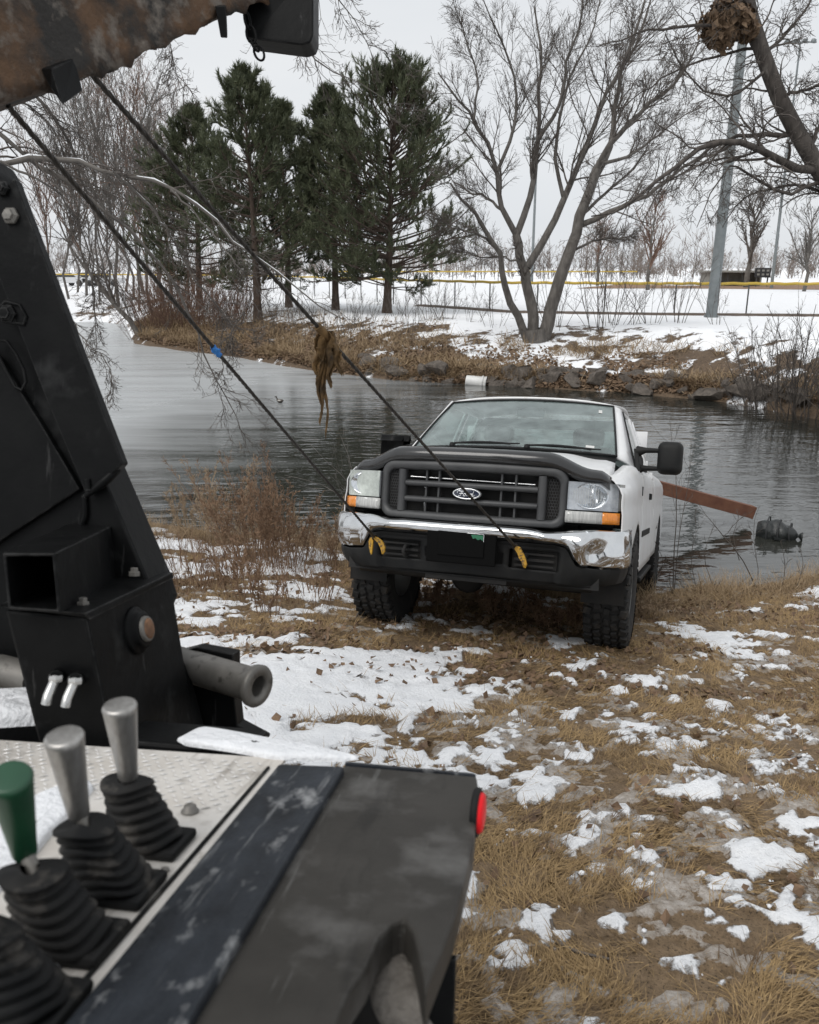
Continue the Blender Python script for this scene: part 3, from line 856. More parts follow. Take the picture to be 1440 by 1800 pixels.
# left thicket at the pond's far end
def gx(px, Y, py=500): return float(aty(px, py, Y)[0])
ORD = ['first', 'second', 'third', 'fourth', 'fifth', 'sixth', 'seventh', 'eighth', 'ninth', 'tenth', 'eleventh', 'twelfth', 'thirteenth', 'fourteenth', 'fifteenth', 'sixteenth', 'seventeenth', 'eighteenth', 'nineteenth', 'twentieth']
THK = [(118, 62, 13, .10), (150, 64, 15, .11), (172, 61, 14, .09), (205, 60, 16, .13), (232, 62, 13, .10), (262, 52, 12, .10), (285, 50, 13, .11), (305, 47, 9, .08), (250, 66, 17, .14), (95, 66, 12, .1), (330, 55, 10, .09), (135, 72, 14, .1), (190, 70, 15, .1), (220, 74, 16, .12), (275, 68, 15, .1), (300, 62, 14, .1), (340, 66, 13, .1), (160, 58, 9, .08), (240, 56, 10, .08)]
THK.sort()
for i, (px, Y, h, r) in enumerate(THK):
    bare_tree(100 + i, gx(px, Y), Y, h, r, ORD[i] + ' slender bare thicket tree from the left beyond the end of the pond', 'thicket_tree', 'thicket trees at the far left end of the pond',
              lean=(rng.uniform(-.12, .12), 0), n1=24, n2=8, n3=4, mat=M_TWIGG if i % 3 else M_TWIGR, up=.35, spread=.42, rmin=.013)
# dark trunk leaning out over the ice at the tip of the far bank
rg = np.random.default_rng(77)
PL, RL = limb_arrays([([(246, 592), (225, 562), (190, 520), (150, 470), (120, 425), (100, 380)], .13, .03, (0, 0)),
                      ([(205, 540), (185, 490), (175, 440), (170, 400)], .07, .02, (0, -.5))], 40.0, 9, rg, .03)
P1, R1 = sprout(rg, PL, RL, 10, .3, .7, 6, up=.1, grav=-.02, wob=.18, rmul=.5, rmin=.012)
P2, R2 = sprout(rg, P1, R1, 6, .5, .7, 4, wob=.2, rmul=.6, lmin=.2, rmin=.009)
o = tree_thing('fallen_tree', PL[0, 0], 'dark bare trunk leaning out over the ice at the tip of the far bank', 'tree')
child_mesh('trunk', tubes(PL[:1], RL[:1], 8), M_BARK, o); child_mesh('limb', tubes(PL[1:], RL[1:], 7), M_BARK, o)
child_mesh('crown', join_vf([tubes(P1, R1, 4), tubes(P2, R2, 3)]), M_TWIG, o)

# ---- pines
M_NEEDLE = pm('pine_needles', (0.048, 0.060, 0.030), (0.092, 0.104, 0.052), 1.3, 0.7, c3=(0.135, 0.138, 0.072), scale3=5)
def pine(seed, px, py_base, py_top, Y, hw, label, dens=1.0, low=.14, lean=0.0, fat=1.0, rnd=0.0):
    rg = np.random.default_rng(seed)
    b = aty(px, py_base, Y); b[2] = float(fz(b[0], b[1])) - .08
    top = aty(px + lean, py_top, Y)
    h = top[2] - b[2]
    top = np.array([top[0], Y, top[2]])
    P0 = resample([b, b * .6 + top * .4 + [.05, .05, 0], b * .25 + top * .75, top], 12)[None]
    R0 = np.linspace(.0195 * h * fat, .01, 12)[None]
    # whorled boughs, longest low down
    n = int(165 * dens)
    t = low + (1 - low) * np.clip((np.floor(rg.uniform(0, 1, n) * 26) + rg.normal(0, .12, n)) / 26, 0, 1) ** .85
    f = t * 11; i = np.minimum(f.astype(int), 10); q = (f - i)[:, None]
    pos = P0[0][i] * (1 - q) + P0[0][i + 1] * q
    az = rg.uniform(0, 2 * np.pi, n)
    prof = np.interp(t, [0, low, low + .12, .35, .6, .85, 1], [.5, .75, 1.0, .95, .74 + .14 * rnd, .36 + .30 * rnd, .06 + .12 * rnd])
    ln = hw * prof * rg.uniform(.6, 1.15, n) + .15
    elev = np.interp(t, [0, .3, .7, 1], [-.05, .15, .45, 1.1]) + rg.normal(0, .12, n)
    d = np.stack([np.cos(az) * np.cos(elev), np.sin(az) * np.cos(elev), np.sin(elev)], 1)
    K = 7; P1 = np.empty((n, K, 3)); P1[:, 0] = pos
    for k in range(1, K):
        P1[:, k] = P1[:, k - 1] + d * (ln / (K - 1))[:, None]
        d = d + rg.normal(0, .07, (n, 3)); d[:, 2] += .05; d /= np.linalg.norm(d, axis=1, keepdims=True)
    R1 = np.maximum(.011, .013 * ln)[:, None] * np.linspace(1, .35, K)[None]
    P2, R2 = sprout(rg, P1, R1, 8, .30, .75, 4, up=.25, grav=.08, wob=.1, rmul=.55, tmin=.45, lmin=.22, rmin=.008)
    P3, R3 = sprout(rg, P2, R2, 1, .55, .6, 3, up=.35, grav=.1, wob=.1, rmul=.7, tmin=.35, lmin=.16, rmin=.006)
    # needle tufts at every twig end, upturned like candles
    ends = np.concatenate([P1[:, -1], P2[:, -1], P2[:, -2], P3[:, -1]])
    ed = np.concatenate([P1[:, -1] - P1[:, -2], P2[:, -1] - P2[:, -2], P2[:, -1] - P2[:, -2], P3[:, -1] - P3[:, -2]])
    ed /= np.linalg.norm(ed, axis=1, keepdims=True) + 1e-9
    ed[:, 2] += .35; ed /= np.linalg.norm(ed, axis=1, keepdims=True)
    M = len(ends); m = 14
    E = np.repeat(ends, m, 0); D = np.repeat(ed, m, 0)
    al = rg.uniform(-.22, .12, (M * m, 1))
    nd = D * 1.0 + rg.normal(0, .36, (M * m, 3)); nd /= np.linalg.norm(nd, axis=1, keepdims=True)
    s = np.cross(nd, rg.normal(size=(M * m, 3))); s /= np.linalg.norm(s, axis=1, keepdims=True) + 1e-9
    L = rg.uniform(.16, .30, (M * m, 1)); wd = rg.uniform(.011, .02, (M * m, 1))
    B = E + D * al
    V = np.stack([B - s * wd, B + s * wd, B + nd * L], 1).reshape(-1, 3)
    F = np.arange(M * m * 3).reshape(-1, 3)
    o = tree_thing('pine_tree', b, label, 'tree', 'dark pines behind the far bank')
    child_mesh('trunk', tubes(P0, R0 * np.array([[1.25] + [1] * 11]), 10), M_BARKP, o)
    child_mesh('boughs', join_vf([tubes(P1, R1, 4), tubes(P2, R2, 3), ribbons(P3, R3)]), M_BARKP, o)
    child_mesh('crown', (V, F), M_NEEDLE, o, False)
    return o
pine(1, 453, 548, 142, 39.0, 3.1, 'tallest pine of the left cluster with a slim pointed top', 1.0, lean=-25, rnd=.45)
pine(2, 680, 550, 158, 39.0, 3.9, 'broad round topped pine with wide low boughs, rightmost of the pines', 1.5, .13, lean=10, fat=1.15, rnd=1.0)
pine(3, 590, 540, 172, 42.0, 2.5, 'narrow dense pine close beside the broad round topped one', 1.25, .17, lean=-12, rnd=.3)
pine(4, 507, 520, 196, 44.0, 2.9, 'shorter pointed pine just right of the tallest one', 1.0, .2, lean=-14)
pine(5, 350, 528, 200, 45.0, 3.4, 'leftmost bushy pine beside the bare thicket', 1.15, .15, lean=-14)

# ---- shrubs, saplings and brush on the far bank
for i, (px, Y, h, wd, n) in enumerate(sorted([(275, 41.5, 2.6, 2.6, 120), (330, 40.5, 2.5, 2.6, 120), (385, 39, 2.4, 2.2, 100), (300, 45, 3.2, 3, 90), (420, 41, 2.2, 1.8, 70)])):
    shrub(200 + i, gx(px, Y), Y, h, wd, n, ORD[i] + ' rust brown thicket of thin upright stems from the left on the far bank', 'red_shrub', M_TWIGR, 'rust brown shrubs at the left of the far bank', rmin=.008)
BR = [(755, 34, 1.9, .8, 16), (785, 34.5, 1.6, .8, 14), (985, 31, 2.2, 1.0, 12), (1060, 30.5, 2.6, 1.3, 16), (1085, 31.5, 2.4, 1.0, 10), (1120, 31, 2.2, .3, 4), (1150, 31.5, 2.3, .9, 9), (1195, 32, 2.4, .9, 9), (1268, 31, 2.0, .6, 6), (640, 33, 1.6, 1, 14), (600, 33, 1.7, 1, 14), (545, 35, 1.8, 1.2, 16), (500, 36, 1.6, 1.2, 14), (700, 36, 1.7, .8, 10), (830, 33, 1.5, .8, 9), (870, 32, 1.6, .7, 9), (720, 32, 1.4, .9, 12), (470, 35, 1.5, 1.0, 14)]
BR.sort()
for i, (px, Y, h, wd, n) in enumerate(BR):
    shrub(230 + i, gx(px, Y), Y, h, wd, n, ORD[i] + ' leafless grey brown sapling clump from the left on the slope below the fence', 'sapling_clump', M_TWIG, 'leafless sapling clumps on the far slope', rmin=.006, n1=5, n2=3)
for i, (px, Y, h) in enumerate([(1400, 19.6, 2.6), (1450, 19.0, 2.8), (1365, 20.6, 2.0)]):
    shrub(260 + i, gx(px, Y, 640), Y, h, 1.3, 34, ['large fan shaped bare bush at the right end of the far shore', 'bare bush cut off by the right edge above the rocks', 'low bare bush left of the fan shaped one'][i], 'bare_bush', M_TWIG, rmin=.006, n1=5, n2=3)
# dead grass and leaf litter over the bank: nobody could count it
def blades(rg, X, Y, Z, L, wd, lie, dirs=None, K=3, base_drop=0.01):
    "bent grass blades as ribbons of quads"
    M = len(X)
    a = rg.uniform(0, 2 * np.pi, M) if dirs is None else dirs
    el = np.clip(rg.normal(lie, .28, M), .03, 1.5)
    d = np.stack([np.cos(a) * np.cos(el), np.sin(a) * np.cos(el), np.sin(el)], 1)
    s = np.stack([-np.sin(a), np.cos(a), 0 * a], 1)
    s = s + rg.normal(0, .4, (M, 3)); s /= np.linalg.norm(s, axis=1, keepdims=True)
    P = np.stack([X, Y, Z - base_drop], 1)
    out = []
    for k in range(K):
        u = k / (K - 1)
        ww = (wd * (1 - .75 * u))[:, None]
        out += [P - s * ww, P + s * ww]
        P = P + d * (L / (K - 1))[:, None]
        d = d.copy(); d[:, 2] -= rg.uniform(.05, .45, M); d /= np.linalg.norm(d, axis=1, keepdims=True)
    V = np.stack(out, 1).reshape(-1, 3)
    i = np.arange(M)[:, None] * (2 * K)
    F = np.concatenate([i + np.array([[2 * k, 2 * k + 1, 2 * k + 3, 2 * k + 2]]) for k in range(K - 1)])
    return V, F
rg = np.random.default_rng(31)
n = 46000
px = rg.uniform(-15, 11.5, n); dd = rg.gamma(1.6, 1.5, n)
dd = np.where(rg.uniform(0, 1, n) < .22, rg.uniform(-.1, .5, n), dd); Yb = far_shore(px) + .1 + dd
keep = (fbm(px * .8, Yb * .8, 61, 3) > np.where(px < 1.5, .34, .53)) & (dd < np.where(px < 1.5, 9, 5.5))
px, Yb = px[keep], Yb[keep]
V, F = blades(rg, px, Yb, fz(px, Yb), rg.uniform(.2, .55, len(px)), np.full(len(px), .012), .7)
tag(new_obj('bank_grass', fast_mesh('bank_grass', V, F), M_STRAW), 'matted straw coloured dead grass along the far bank', 'grass', kind='stuff')
n = 34000
px = rg.uniform(-15, 11.5, n); dd = np.where(rg.uniform(0, 1, n) < .35, rg.uniform(-.15, .6, n), rg.gamma(1.3, 1.4, n)); Yb = far_shore(px) + dd
keep = (dd < np.where(px < 1.5, 8, 4)) & (fbm(px * .9, Yb * .9, 65, 3) > np.where(dd < .6, .25, np.where(px < 1.5, .42, .54))); px, Yb = px[keep], Yb[keep]
C = np.stack([px, Yb, fz(px, Yb) + rg.uniform(0, .12, len(px))], 1)
V, F = leaf_cards(rg, C, .14, np.array([[0, -.3, 1.0]]))
tag(new_obj('bank_leaf_litter', fast_mesh('bank_leaf_litter', V, F), M_LEAFD), 'brown leaf litter heaped along the far bank', 'leaves', kind='stuff')

# ---- riprap rocks along the far shoreline
M_ROCK = pm('rock', (0.06, 0.05, 0.042), (0.13, 0.11, 0.092), 3.5, 0.85, bump=.03, bscale=8)
rock_me = []
for k in range(7):
    rg = np.random.default_rng(300 + k)
    bm = bmesh.new(); bmesh.ops.create_icosphere(bm, subdivisions=3, radius=1)
    dirs = rg.normal(size=(12, 3)); dirs /= np.linalg.norm(dirs, axis=1, keepdims=True); off = rg.uniform(.42, .72, 12)
    for v in bm.verts:
        c = np.array(v.co)
        for dn, of in zip(dirs, off):
            q = c @ dn
            if q > of: c = c - dn * (q - of)
        v.co = c * np.array([1.45, 1.1, .85])
    me = bpy.data.meshes.new('rock'); bm.to_mesh(me); bm.free(); me.materials.append(M_ROCK); rock_me.append(me)
rg = np.random.default_rng(44)
for i in range(120):
    px_ = rg.uniform(860, 1470) if i < 95 else rg.uniform(640, 860)
    x = float(np.interp(px_, [p[0] for p in _fsp], _fs[:, 0])) + rg.uniform(-.2, .2)
    if px_ > 1440: x = 9.9 + rg.uniform(0, .5)
    d = rg.uniform(-.15, 1.25) ** 1.0
    y = float(far_shore(x)) + d
    s = rg.uniform(.16, .42) * (1.0 if d < .6 else .75)
    o = new_obj('rock', rock_me[i % 7]); o.location = (x, y, float(fz(x, y)) + s * .18)
    o.rotation_euler = (rg.uniform(-.3, .3), rg.uniform(-.3, .3), rg.uniform(0, 6.28)); o.scale = (s, s, s * rg.uniform(.8, 1.2))
    tag(o, 'angular brown rock of the riprap along the far waterline', 'rock', 'riprap rocks along the far waterline')

# ================================================================== FENCE, POLES, FAR THINGS
M_STEEL = pm('galvanised_steel', (0.15, 0.168, 0.172), (0.21, 0.23, 0.235), 3, 0.55, .2)
M_POST = pm('fence_post', (0.045, 0.045, 0.045), (0.08, 0.08, 0.08), 3, 0.6)
M_YELLOW = pm('yellow_tube', (0.42, 0.29, 0.035), (0.52, 0.36, 0.06), 2, 0.6)
M_LINK, _t, _b = base_mat('chain_link')
_b.inputs['Base Color'].default_value = (0.12, 0.12, 0.12, 1); _b.inputs['Alpha'].default_value = 0.10
fr = fence_line(1150)
fence = empty('outfield_fence', (fr[0], fr[1], FIELD)); tag(fence, 'chain link outfield fence topped by a yellow plastic tube', 'fence')
FL = Vector(fence.location)
pts = [Vector((*fence_line(p), FIELD)) - FL for p in range(60, 1700, 10)]
s = [0]
for a, b in zip(pts[:-1], pts[1:]): s.append(s[-1] + (b - a).length)
def fpos(u):
    i = min(max(int(np.searchsorted(s, u)) - 1, 0), len(pts) - 2); q = (u - s[i]) / (s[i + 1] - s[i]); return pts[i].lerp(pts[i + 1], q)
u = .6; pm_post = None
while u < s[-1]:
    p = fpos(u)
    if pm_post is None:
        mb = MB(); mb.tube([(0, 0, -.2), (0, 0, 1.32)], .032, 6); o = mb.build('post', M_POST, fence); pm_post = o.data
    else: o = new_obj('post', pm_post, None, fence)
    o.location = p
    u += 3.05
mb = MB(); mb.tube([p + Vector((0, 0, 1.34 + .015 * math.sin(i * 1.7))) for i, p in enumerate(pts)], .062, 8); mb.build('top_tube', M_YELLOW, fence)
mb = MB(); mb.grid([[p + Vector((0, 0, .02)), p + Vector((0, 0, 1.28))] for p in pts]); mb.build('chain_link', M_LINK, fence)
# second, farther yellow-topped fence line
f2 = empty('far_fence', (10, 118, FIELD)); tag(f2, 'distant straight fence with a yellow top rail across the field', 'fence')
mb = MB(); mb.tube([(-20, 0, 1.5), (22, 2, 1.5)], .09, 6); mb.build('top_rail', M_YELLOW, f2)
mbp = MB(); mbp.tube([(0, 0, -.1), (0, 0, 1.5)], .05, 5); o = mbp.build('post', M_POST, f2); o.location = (-20, 0, 0); pmesh = o.data
for k in range(1, 14): o = new_obj('post', pmesh, None, f2); o.location = (-20 + 3.2 * k, .15 * k, 0)

# floodlight poles
def light_pole(px, py, Y, h, r0, r1, label, tilt=0.0, lamps=True):
    b = aty(px, py, Y); b[2] = FIELD if Y > 36 else float(fz(b[0], b[1]))
    o = empty('light_pole', tuple(b)); tag(o, label, 'light pole')
    mb = MB(); mb.tube([(tilt * h * k / 8, 0, h * k / 8 - .1) for k in range(9)], [r0 + (r1 - r0) * k / 8 for k in range(9)], 12); mb.build('pole', M_STEEL, o)
    mb = MB(); mb.tube([(0, 0, -.1), (0, 0, .1)], r0 * 1.25, 12); mb.build('footing', M_STEEL, o)
    if lamps:
        mb = MB(); mb.box((tilt * h, 0, h), (3.0, .1, .12), bev=.01); mb.build('crossarm', M_STEEL, o)
        for k in range(4):
            mb = MB(); mb.lathe([(.06, .0), (.22, -.05), (.26, -.3), (.0, -.3)], 10, Matrix.Translation((tilt * h - 1.2 + .8 * k, -.15, h + .25)) @ Matrix.Rotation(.6, 4, 'X')); mb.build('floodlight', M_STEEL, o)
light_pole(1250, 560, 35.5, 21, .235, .12, 'tall tapered grey steel pole right of the forked tree in front of the fence', tilt=.012)
light_pole(1358, 492, 85, 22, .16, .08, 'thin far light pole behind the small round tree at the right', tilt=-.004)
light_pole(935, 488, 112, 17.5, .2, .12, 'thin distant light pole seen through the forked tree')

# dugout and scoreboard at the far side of the field
M_GREYW = pm('grey_siding', (0.22, 0.22, 0.20), (0.30, 0.30, 0.28), 2, 0.8)
M_ROOFW = pm('white_metal_roof', (0.62, 0.63, 0.64), (0.7, 0.71, 0.72), 2, .6)
M_DARK = pm('dark_paint', (0.02, 0.021, 0.023), (0.035, 0.036, 0.038), 3, .6)
b = aty(1285, 487, 96); dg = empty('dugout', (b[0], 96, FIELD)); tag(dg, 'low grey dugout with a flat roof across the snowy field', 'building')
mb = MB(); mb.box((0, 1.2, .75), (5.6, .15, 1.5)); mb.build('back_wall', M_GREYW, dg)
for sx in (-2.9, 2.9):
    mb = MB(); mb.box((sx, 0, .75), (.14, 2.6, 1.5)); mb.build('side_wall', M_GREYW, dg)
mb = MB(); mb.box((0, 0, 1.62), (6.6, 3.2, .2), bev=.02); mb.build('roof', M_GREYW, dg)
for k in range(4):
    mb = MB(); mb.box((-2.4 + 1.6 * k, -1.2, .75), (.1, .1, 1.52)); mb.build('post', M_POST, dg)
mb = MB(); mb.box((0, .6, .25), (5, .4, .08)); mb.build('bench', M_GREYW, dg)
b = aty(1340, 489, 92); sb = empty('scoreboard', (b[0], 92, FIELD)); tag(sb, 'small dark scoreboard on two posts right of the dugout', 'sign')
mb = MB(); mb.box((0, 0, 1.5), (1.7, .18, 1.0), bev=.02); mb.build('panel', M_DARK, sb)
for k in range(3):
    for j in range(2):
        mb = MB(); mb.box((-.5 + .5 * k, -.1, 1.72 - .4 * j), (.28, .03, .2)); mb.build('number_window', M_GREYW, sb)
for sx in (-.6, .6):
    mb = MB(); mb.box((sx, .02, .5), (.12, .12, 1.0)); mb.build('post', M_POST, sb)
b = aty(1256, 484, 100); sh = empty('storage_shed', (b[0], 100, FIELD)); tag(sh, 'white ribbed metal shed left of the dugout', 'building')
mb = MB(); mb.box((0, 0, .8), (2.2, 2, 1.6)); mb.build('wall', M_ROOFW, sh)
mb = MB(); mb.prism([(-1.25, -1.2, 1.6), (1.25, -1.2, 1.6), (0, -1.2, 2.0)], (0, 2.4, 0)); mb.build('roof', M_ROOFW, sh)
for k in range(5):
    mb = MB(); mb.box((-.9 + .45 * k, -1.015, .8), (.07, .03, 1.5)); mb.build('rib', M_GREYW, sh)
mb = MB(); mb.box((.4, -1.03, .65), (.7, .05, 1.3)); mb.build('door', M_GREYW, sh)
# parked vehicles far at the left, beyond the fence
M_CARW = pm('far_car_white', (0.6, 0.61, 0.62), None, rough=.35); M_GLASSD = pm('dark_glass', (0.02, 0.024, 0.026), None, rough=.1)
M_CARD = pm('far_car_dark', (0.03, 0.032, 0.036), None, rough=.3)
M_TYRE = pm('tyre_rubber', (0.008, 0.008, 0.008), (0.018, 0.0175, 0.017), 14, .8, c3=(0.06, 0.048, 0.036), scale3=9, lo3=.56, hi3=.74, bump=.004, bscale=60)
def far_car(px, Y, mat, label):
    x = gx(px, Y, 488); o = empty('parked_car', (x, Y, FIELD)); tag(o, label, 'car', 'cars parked beyond the left field')
    P = [(-2.2, .35), (-2.2, .85), (-1.5, .95), (-1.0, 1.45), (.7, 1.5), (1.4, .98), (2.15, .88), (2.2, .35)]
    mb = MB(); mb.prism([(a, -.85, c) for a, c in P], (0, 1.7, 0), bev=.05); mb.build('body', mat, o)
    mb = MB(); mb.prism([(a, -.87, c) for a, c in [(-1.25, 1.0), (-.9, 1.38), (.62, 1.42), (1.1, 1.0)]], (0, .03, 0)); mb.build('window', M_GLASSD, o)
    for sx in (-1.35, 1.4):
        mb = MB(); mb.lathe([(.0, -.1), (.33, -.1), (.35, 0), (.33, .1), (0, .1)], 14, Matrix.Translation((sx, -.8, .34)) @ Matrix.Rotation(math.pi / 2, 4, 'X')); mb.build('wheel', M_TYRE, o)
far_car(122, 98, M_CARW, 'pale car parked beyond the thicket, leftmost of three')
far_car(150, 99, M_CARD, 'dark car parked between the two outer cars beyond the thicket')
far_car(182, 98, M_CARW, 'pale car parked beyond the thicket, rightmost of three')

# trees standing on and beyond the field
bare_tree(400, gx(1312, 88), 88, 8.6, .32, 'rounded dark bare tree standing behind the dugout', 'round_tree', n1=22, n2=9, n3=4, up=.05, spread=.55, rmin=.02)
bare_tree(401, gx(1140, 80), 80, 7.5, .2, 'reddish bare tree beyond the fence between forked tree and grey pole', 'red_tree', n1=24, n2=9, n3=4, mat=M_TWIGR, up=.1, spread=.5, rmin=.02)
bare_tree(402, gx(1415, 75), 75, 6.5, .18, 'grey bare tree beyond the fence at the right edge', 'grey_tree', n1=22, n2=8, n3=3, mat=M_TWIGG, up=.1, spread=.5, rmin=.018)
bare_tree(403, gx(1050, 100), 100, 7, .18, 'small bare tree beyond the field behind the forked tree', 'small_tree', n1=20, n2=8, n3=3, mat=M_TWIGR, up=.1, spread=.5, rmin=.022)
rg = np.random.default_rng(90)
n = 1700
_cc = rg.uniform(-195, 195, 110); _ch = rg.uniform(.45, 1.35, 110); _cy = rg.uniform(150, 265, 110); _ci = rg.integers(0, 110, n)
X = _cc[_ci] + rg.normal(0, 4.5, n); Yt = _cy[_ci] + rg.normal(0, 4, n); H = (1.2 + 7.5 * rg.uniform(0, 1, n) ** 1.8) * _ch[_ci]
K = 4
P0 = np.stack([np.stack([X, Yt, FIELD + H * k / (K - 1)], 1) + rg.normal(0, .15, (n, 3)) for k in range(K)], 1)
R0 = (.009 * H)[:, None] * np.linspace(1, .3, K)[None]
P1, R1 = sprout(rg, P0, R0, 8, .6, .65, 3, up=.2, wob=.12, rmul=.7, tmin=.03, rmin=.032)
P2, R2 = sprout(rg, P1, R1, 4, .6, .7, 2, up=.1, wob=.15, rmul=.8, tmin=.1, rmin=.028)
V, F = join_vf([tubes(P0, R0, 4), tubes(P1, R1, 3), ribbons(P2, R2)])
M_TWIGF = pm('far_twigs', (0.13, 0.105, 0.09), (0.22, 0.18, 0.155), .06, .9)  # paler than the nearer twigs: slight distance haze put into the colour
tag(new_obj('far_wood', fast_mesh('far_wood', V, F, True), M_TWIGF), 'grey brown line of leafless woods along the horizon', 'woods', kind='stuff')

# ---- things at the waterline
M_TUB = pm('white_plastic', (0.66, 0.66, 0.65), (0.54, 0.54, 0.52), 4, .45)
p = onz(838, 673)
tb = empty('white_tub', (p[0], p[1] - .35, 0)); tb.scale = (1.0,) * 3; tb.rotation_euler = (0, 0, R_(-12)); tag(tb, 'white plastic bucket lying on its side at the far waterline', 'bucket')
MM = Matrix.Translation((0, 0, .07)) @ Matrix.Rotation(R_(97), 4, 'Y')
mb = MB(); mb.lathe([(.0, -.36), (.15, -.36), (.16, -.34), (.20, .22), (.215, .23), (.215, .27), (.195, .27), (.19, .2), (0, .15)], 20, MM); mb.build('shell', M_TUB, tb)
mb = MB(); mb.lathe([(.212, .12), (.222, .13), (.222, .16), (.214, .17)], 20, MM); mb.build('rim', M_TUB, tb)
M_BAG = pm('black_plastic', (0.010, 0.012, 0.012), (0.022, 0.025, 0.025), 8, .38, bump=.03, bscale=9)
p = onz(1368, 944)
bg = empty('black_bundle', (p[0], p[1], 0)); bg.scale = (1.12, 1.1, 1.5); bg.rotation_euler = (0, 0, R_(-28)); tag(bg, 'wet black wrinkled bundle floating beyond the rusty beam', 'bundle')
rg = np.random.default_rng(5)
G = []
for i in range(22):
    u_ = i / 21
    rad = (.16 * math.sin(math.pi * min(1, u_ * 1.0 + .10)) ** .45 if u_ < .93 else .07) * (1 - .30 * u_)
    row = []
    for j in range(21):
        a = 2 * math.pi * j / 20
        rr = rad * (1 + .10 * math.sin(17 * u_ + 2.4 * math.cos(a)) + .06 * math.sin(3 * a + 9 * u_))
        row.append((-.24 + .50 * u_, rr * math.cos(a) * 1.0, .035 + rr * math.sin(a) * .78))
    G.append(row)
mb = MB(); mb.grid(G); mb.build('wrap', M_BAG, bg, subd=1)
for k in range(3):
    mb = MB(); mb.tube([(-.12 + .12 * k + .01 * math.sin(j), .165 * (1 - .14 * k) * math.cos(j * .524), .04 + .135 * (1 - .14 * k) * math.sin(j * .524)) for j in range(13)], .008, 5); mb.build('band', M_DARK, bg)
mb = MB(); mb.box((.02, -.12, .012), (.14, .10, .018), rot=(0, .1, .3)); mb.build('flap', M_BAG, bg)
# a small duck on the ice edge
M_DUCK = pm('duck_feathers', (0.03, 0.026, 0.022), (0.07, 0.06, 0.05), 20, .8); M_DUCKW = pm('duck_breast', (0.4, 0.38, 0.35), None, rough=.8)
p = onz(492, 708)
dk = empty('duck', (p[0], p[1], 0)); dk.scale = (.75,) * 3; dk.rotation_euler = (0, 0, 2.6); tag(dk, 'tiny dark duck sitting on the pond left of the hanging rag', 'duck')
mb = MB()
G = []
for i, (xx, zz, rr) in enumerate([(-.17, .10, .008), (-.13, .085, .045), (-.05, .06, .075), (.04, .06, .075), (.10, .085, .05), (.125, .13, .034), (.135, .175, .03), (.15, .20, .034), (.175, .205, .026), (.20, .195, .012), (.235, .19, .009), (.24, .19, .002)]):
    G.append([(xx, rr * math.cos(2 * math.pi * j / 12), zz + rr * math.sin(2 * math.pi * j / 12)) for j in range(13)])
mb.grid(G); mb.build('body', M_DUCK, dk, subd=1)
for sy in (-1, 1):
    mb = MB(); mb.grid([[(-.13, sy * .03, .10), (-.05, sy * .055, .12), (.04, sy * .05, .11)], [(-.12, sy * .05, .08), (-.04, sy * .079, .075), (.05, sy * .074, .07)]]); mb.build('wing', M_DUCKW, dk, solid=.006)

# ================================================================== THE WHITE PICKUP
M_WHITE = pm('white_paint', (0.74, 0.745, 0.75), (0.64, 0.635, 0.62), 2.2, .40, coat=.2, lo=.45, hi=.8, c3=(0.36, 0.32, 0.27), scale3=6, lo3=.64, hi3=.80, bump=.0006, bscale=3)
scratches(M_WHITE, (0.42, 0.38, 0.33), 16, (1, 1, 9), (0, 0, 0), .60, .70, .45)
M_CHROME = pm('chrome', (0.70, 0.71, 0.72), (0.56, 0.56, 0.55), 5, .10, 1.0, lo=.45, hi=.8, rvar=.07, c3=(0.32, 0.24, 0.16), scale3=9, lo3=.68, hi3=.78)
M_BLKP = pm('black_plastic_trim', (0.008, 0.0085, 0.009), (0.017, 0.017, 0.0165), 7, .58, spec=.2, rvar=.1, bump=.001, bscale=120)
M_GRILLE = pm('grey_grille_plastic', (0.038, 0.039, 0.041), (0.058, 0.059, 0.06), 5, .48, bump=.001, bscale=140)
M_SMOKE = pm('smoked_deflector', (0.010, 0.010, 0.011), (0.02, 0.02, 0.02), 4, .22, coat=.5)
M_VOID = pm('underbody', (0.008, 0.008, 0.008), (0.018, 0.016, 0.014), 8, .8)
M_RIM = pm('steel_rim', (0.35, 0.35, 0.34), (0.25, 0.245, 0.24), 8, .4, .7)
M_AMBER = pm('amber_lens', (0.80, 0.27, 0.03), (0.62, 0.20, 0.02), 30, .15, coat=.6, stretch=(3, 1, 1))
M_RIB = pm('clear_ribbed_lens', (0.52, 0.52, 0.50), (0.33, 0.33, 0.32), 60, .12, coat=.8, stretch=(2.5, 1, .2))
M_REFL = pm('lamp_reflector', (0.78, 0.80, 0.82), (0.62, 0.65, 0.68), 50, .12, 1.0, stretch=(3, 1, .15))
M_LAMPB = pm('lamp_housing', (0.66, 0.67, 0.69), (0.50, 0.52, 0.54), 30, .25, .4)
M_BADGE = pm('badge_navy', (0.012, 0.018, 0.04), None, rough=.2, coat=.8)
M_SILVER = pm('silver_trim', (0.78, 0.79, 0.80), None, rough=.25, metal=.8)
M_SEAT = pm('grey_cloth', (0.085, 0.085, 0.082), (0.13, 0.13, 0.125), 20, .9)
M_DASH = pm('dash_plastic', (0.04, 0.041, 0.042), (0.06, 0.06, 0.06), 10, .7)
M_GREEN = pm('plate_green', (0.02, 0.14, 0.07), None, rough=.4)
M_PLATEB = pm('plate_black', (0.0025, 0.0025, 0.0025), None, rough=.6, spec=.08)
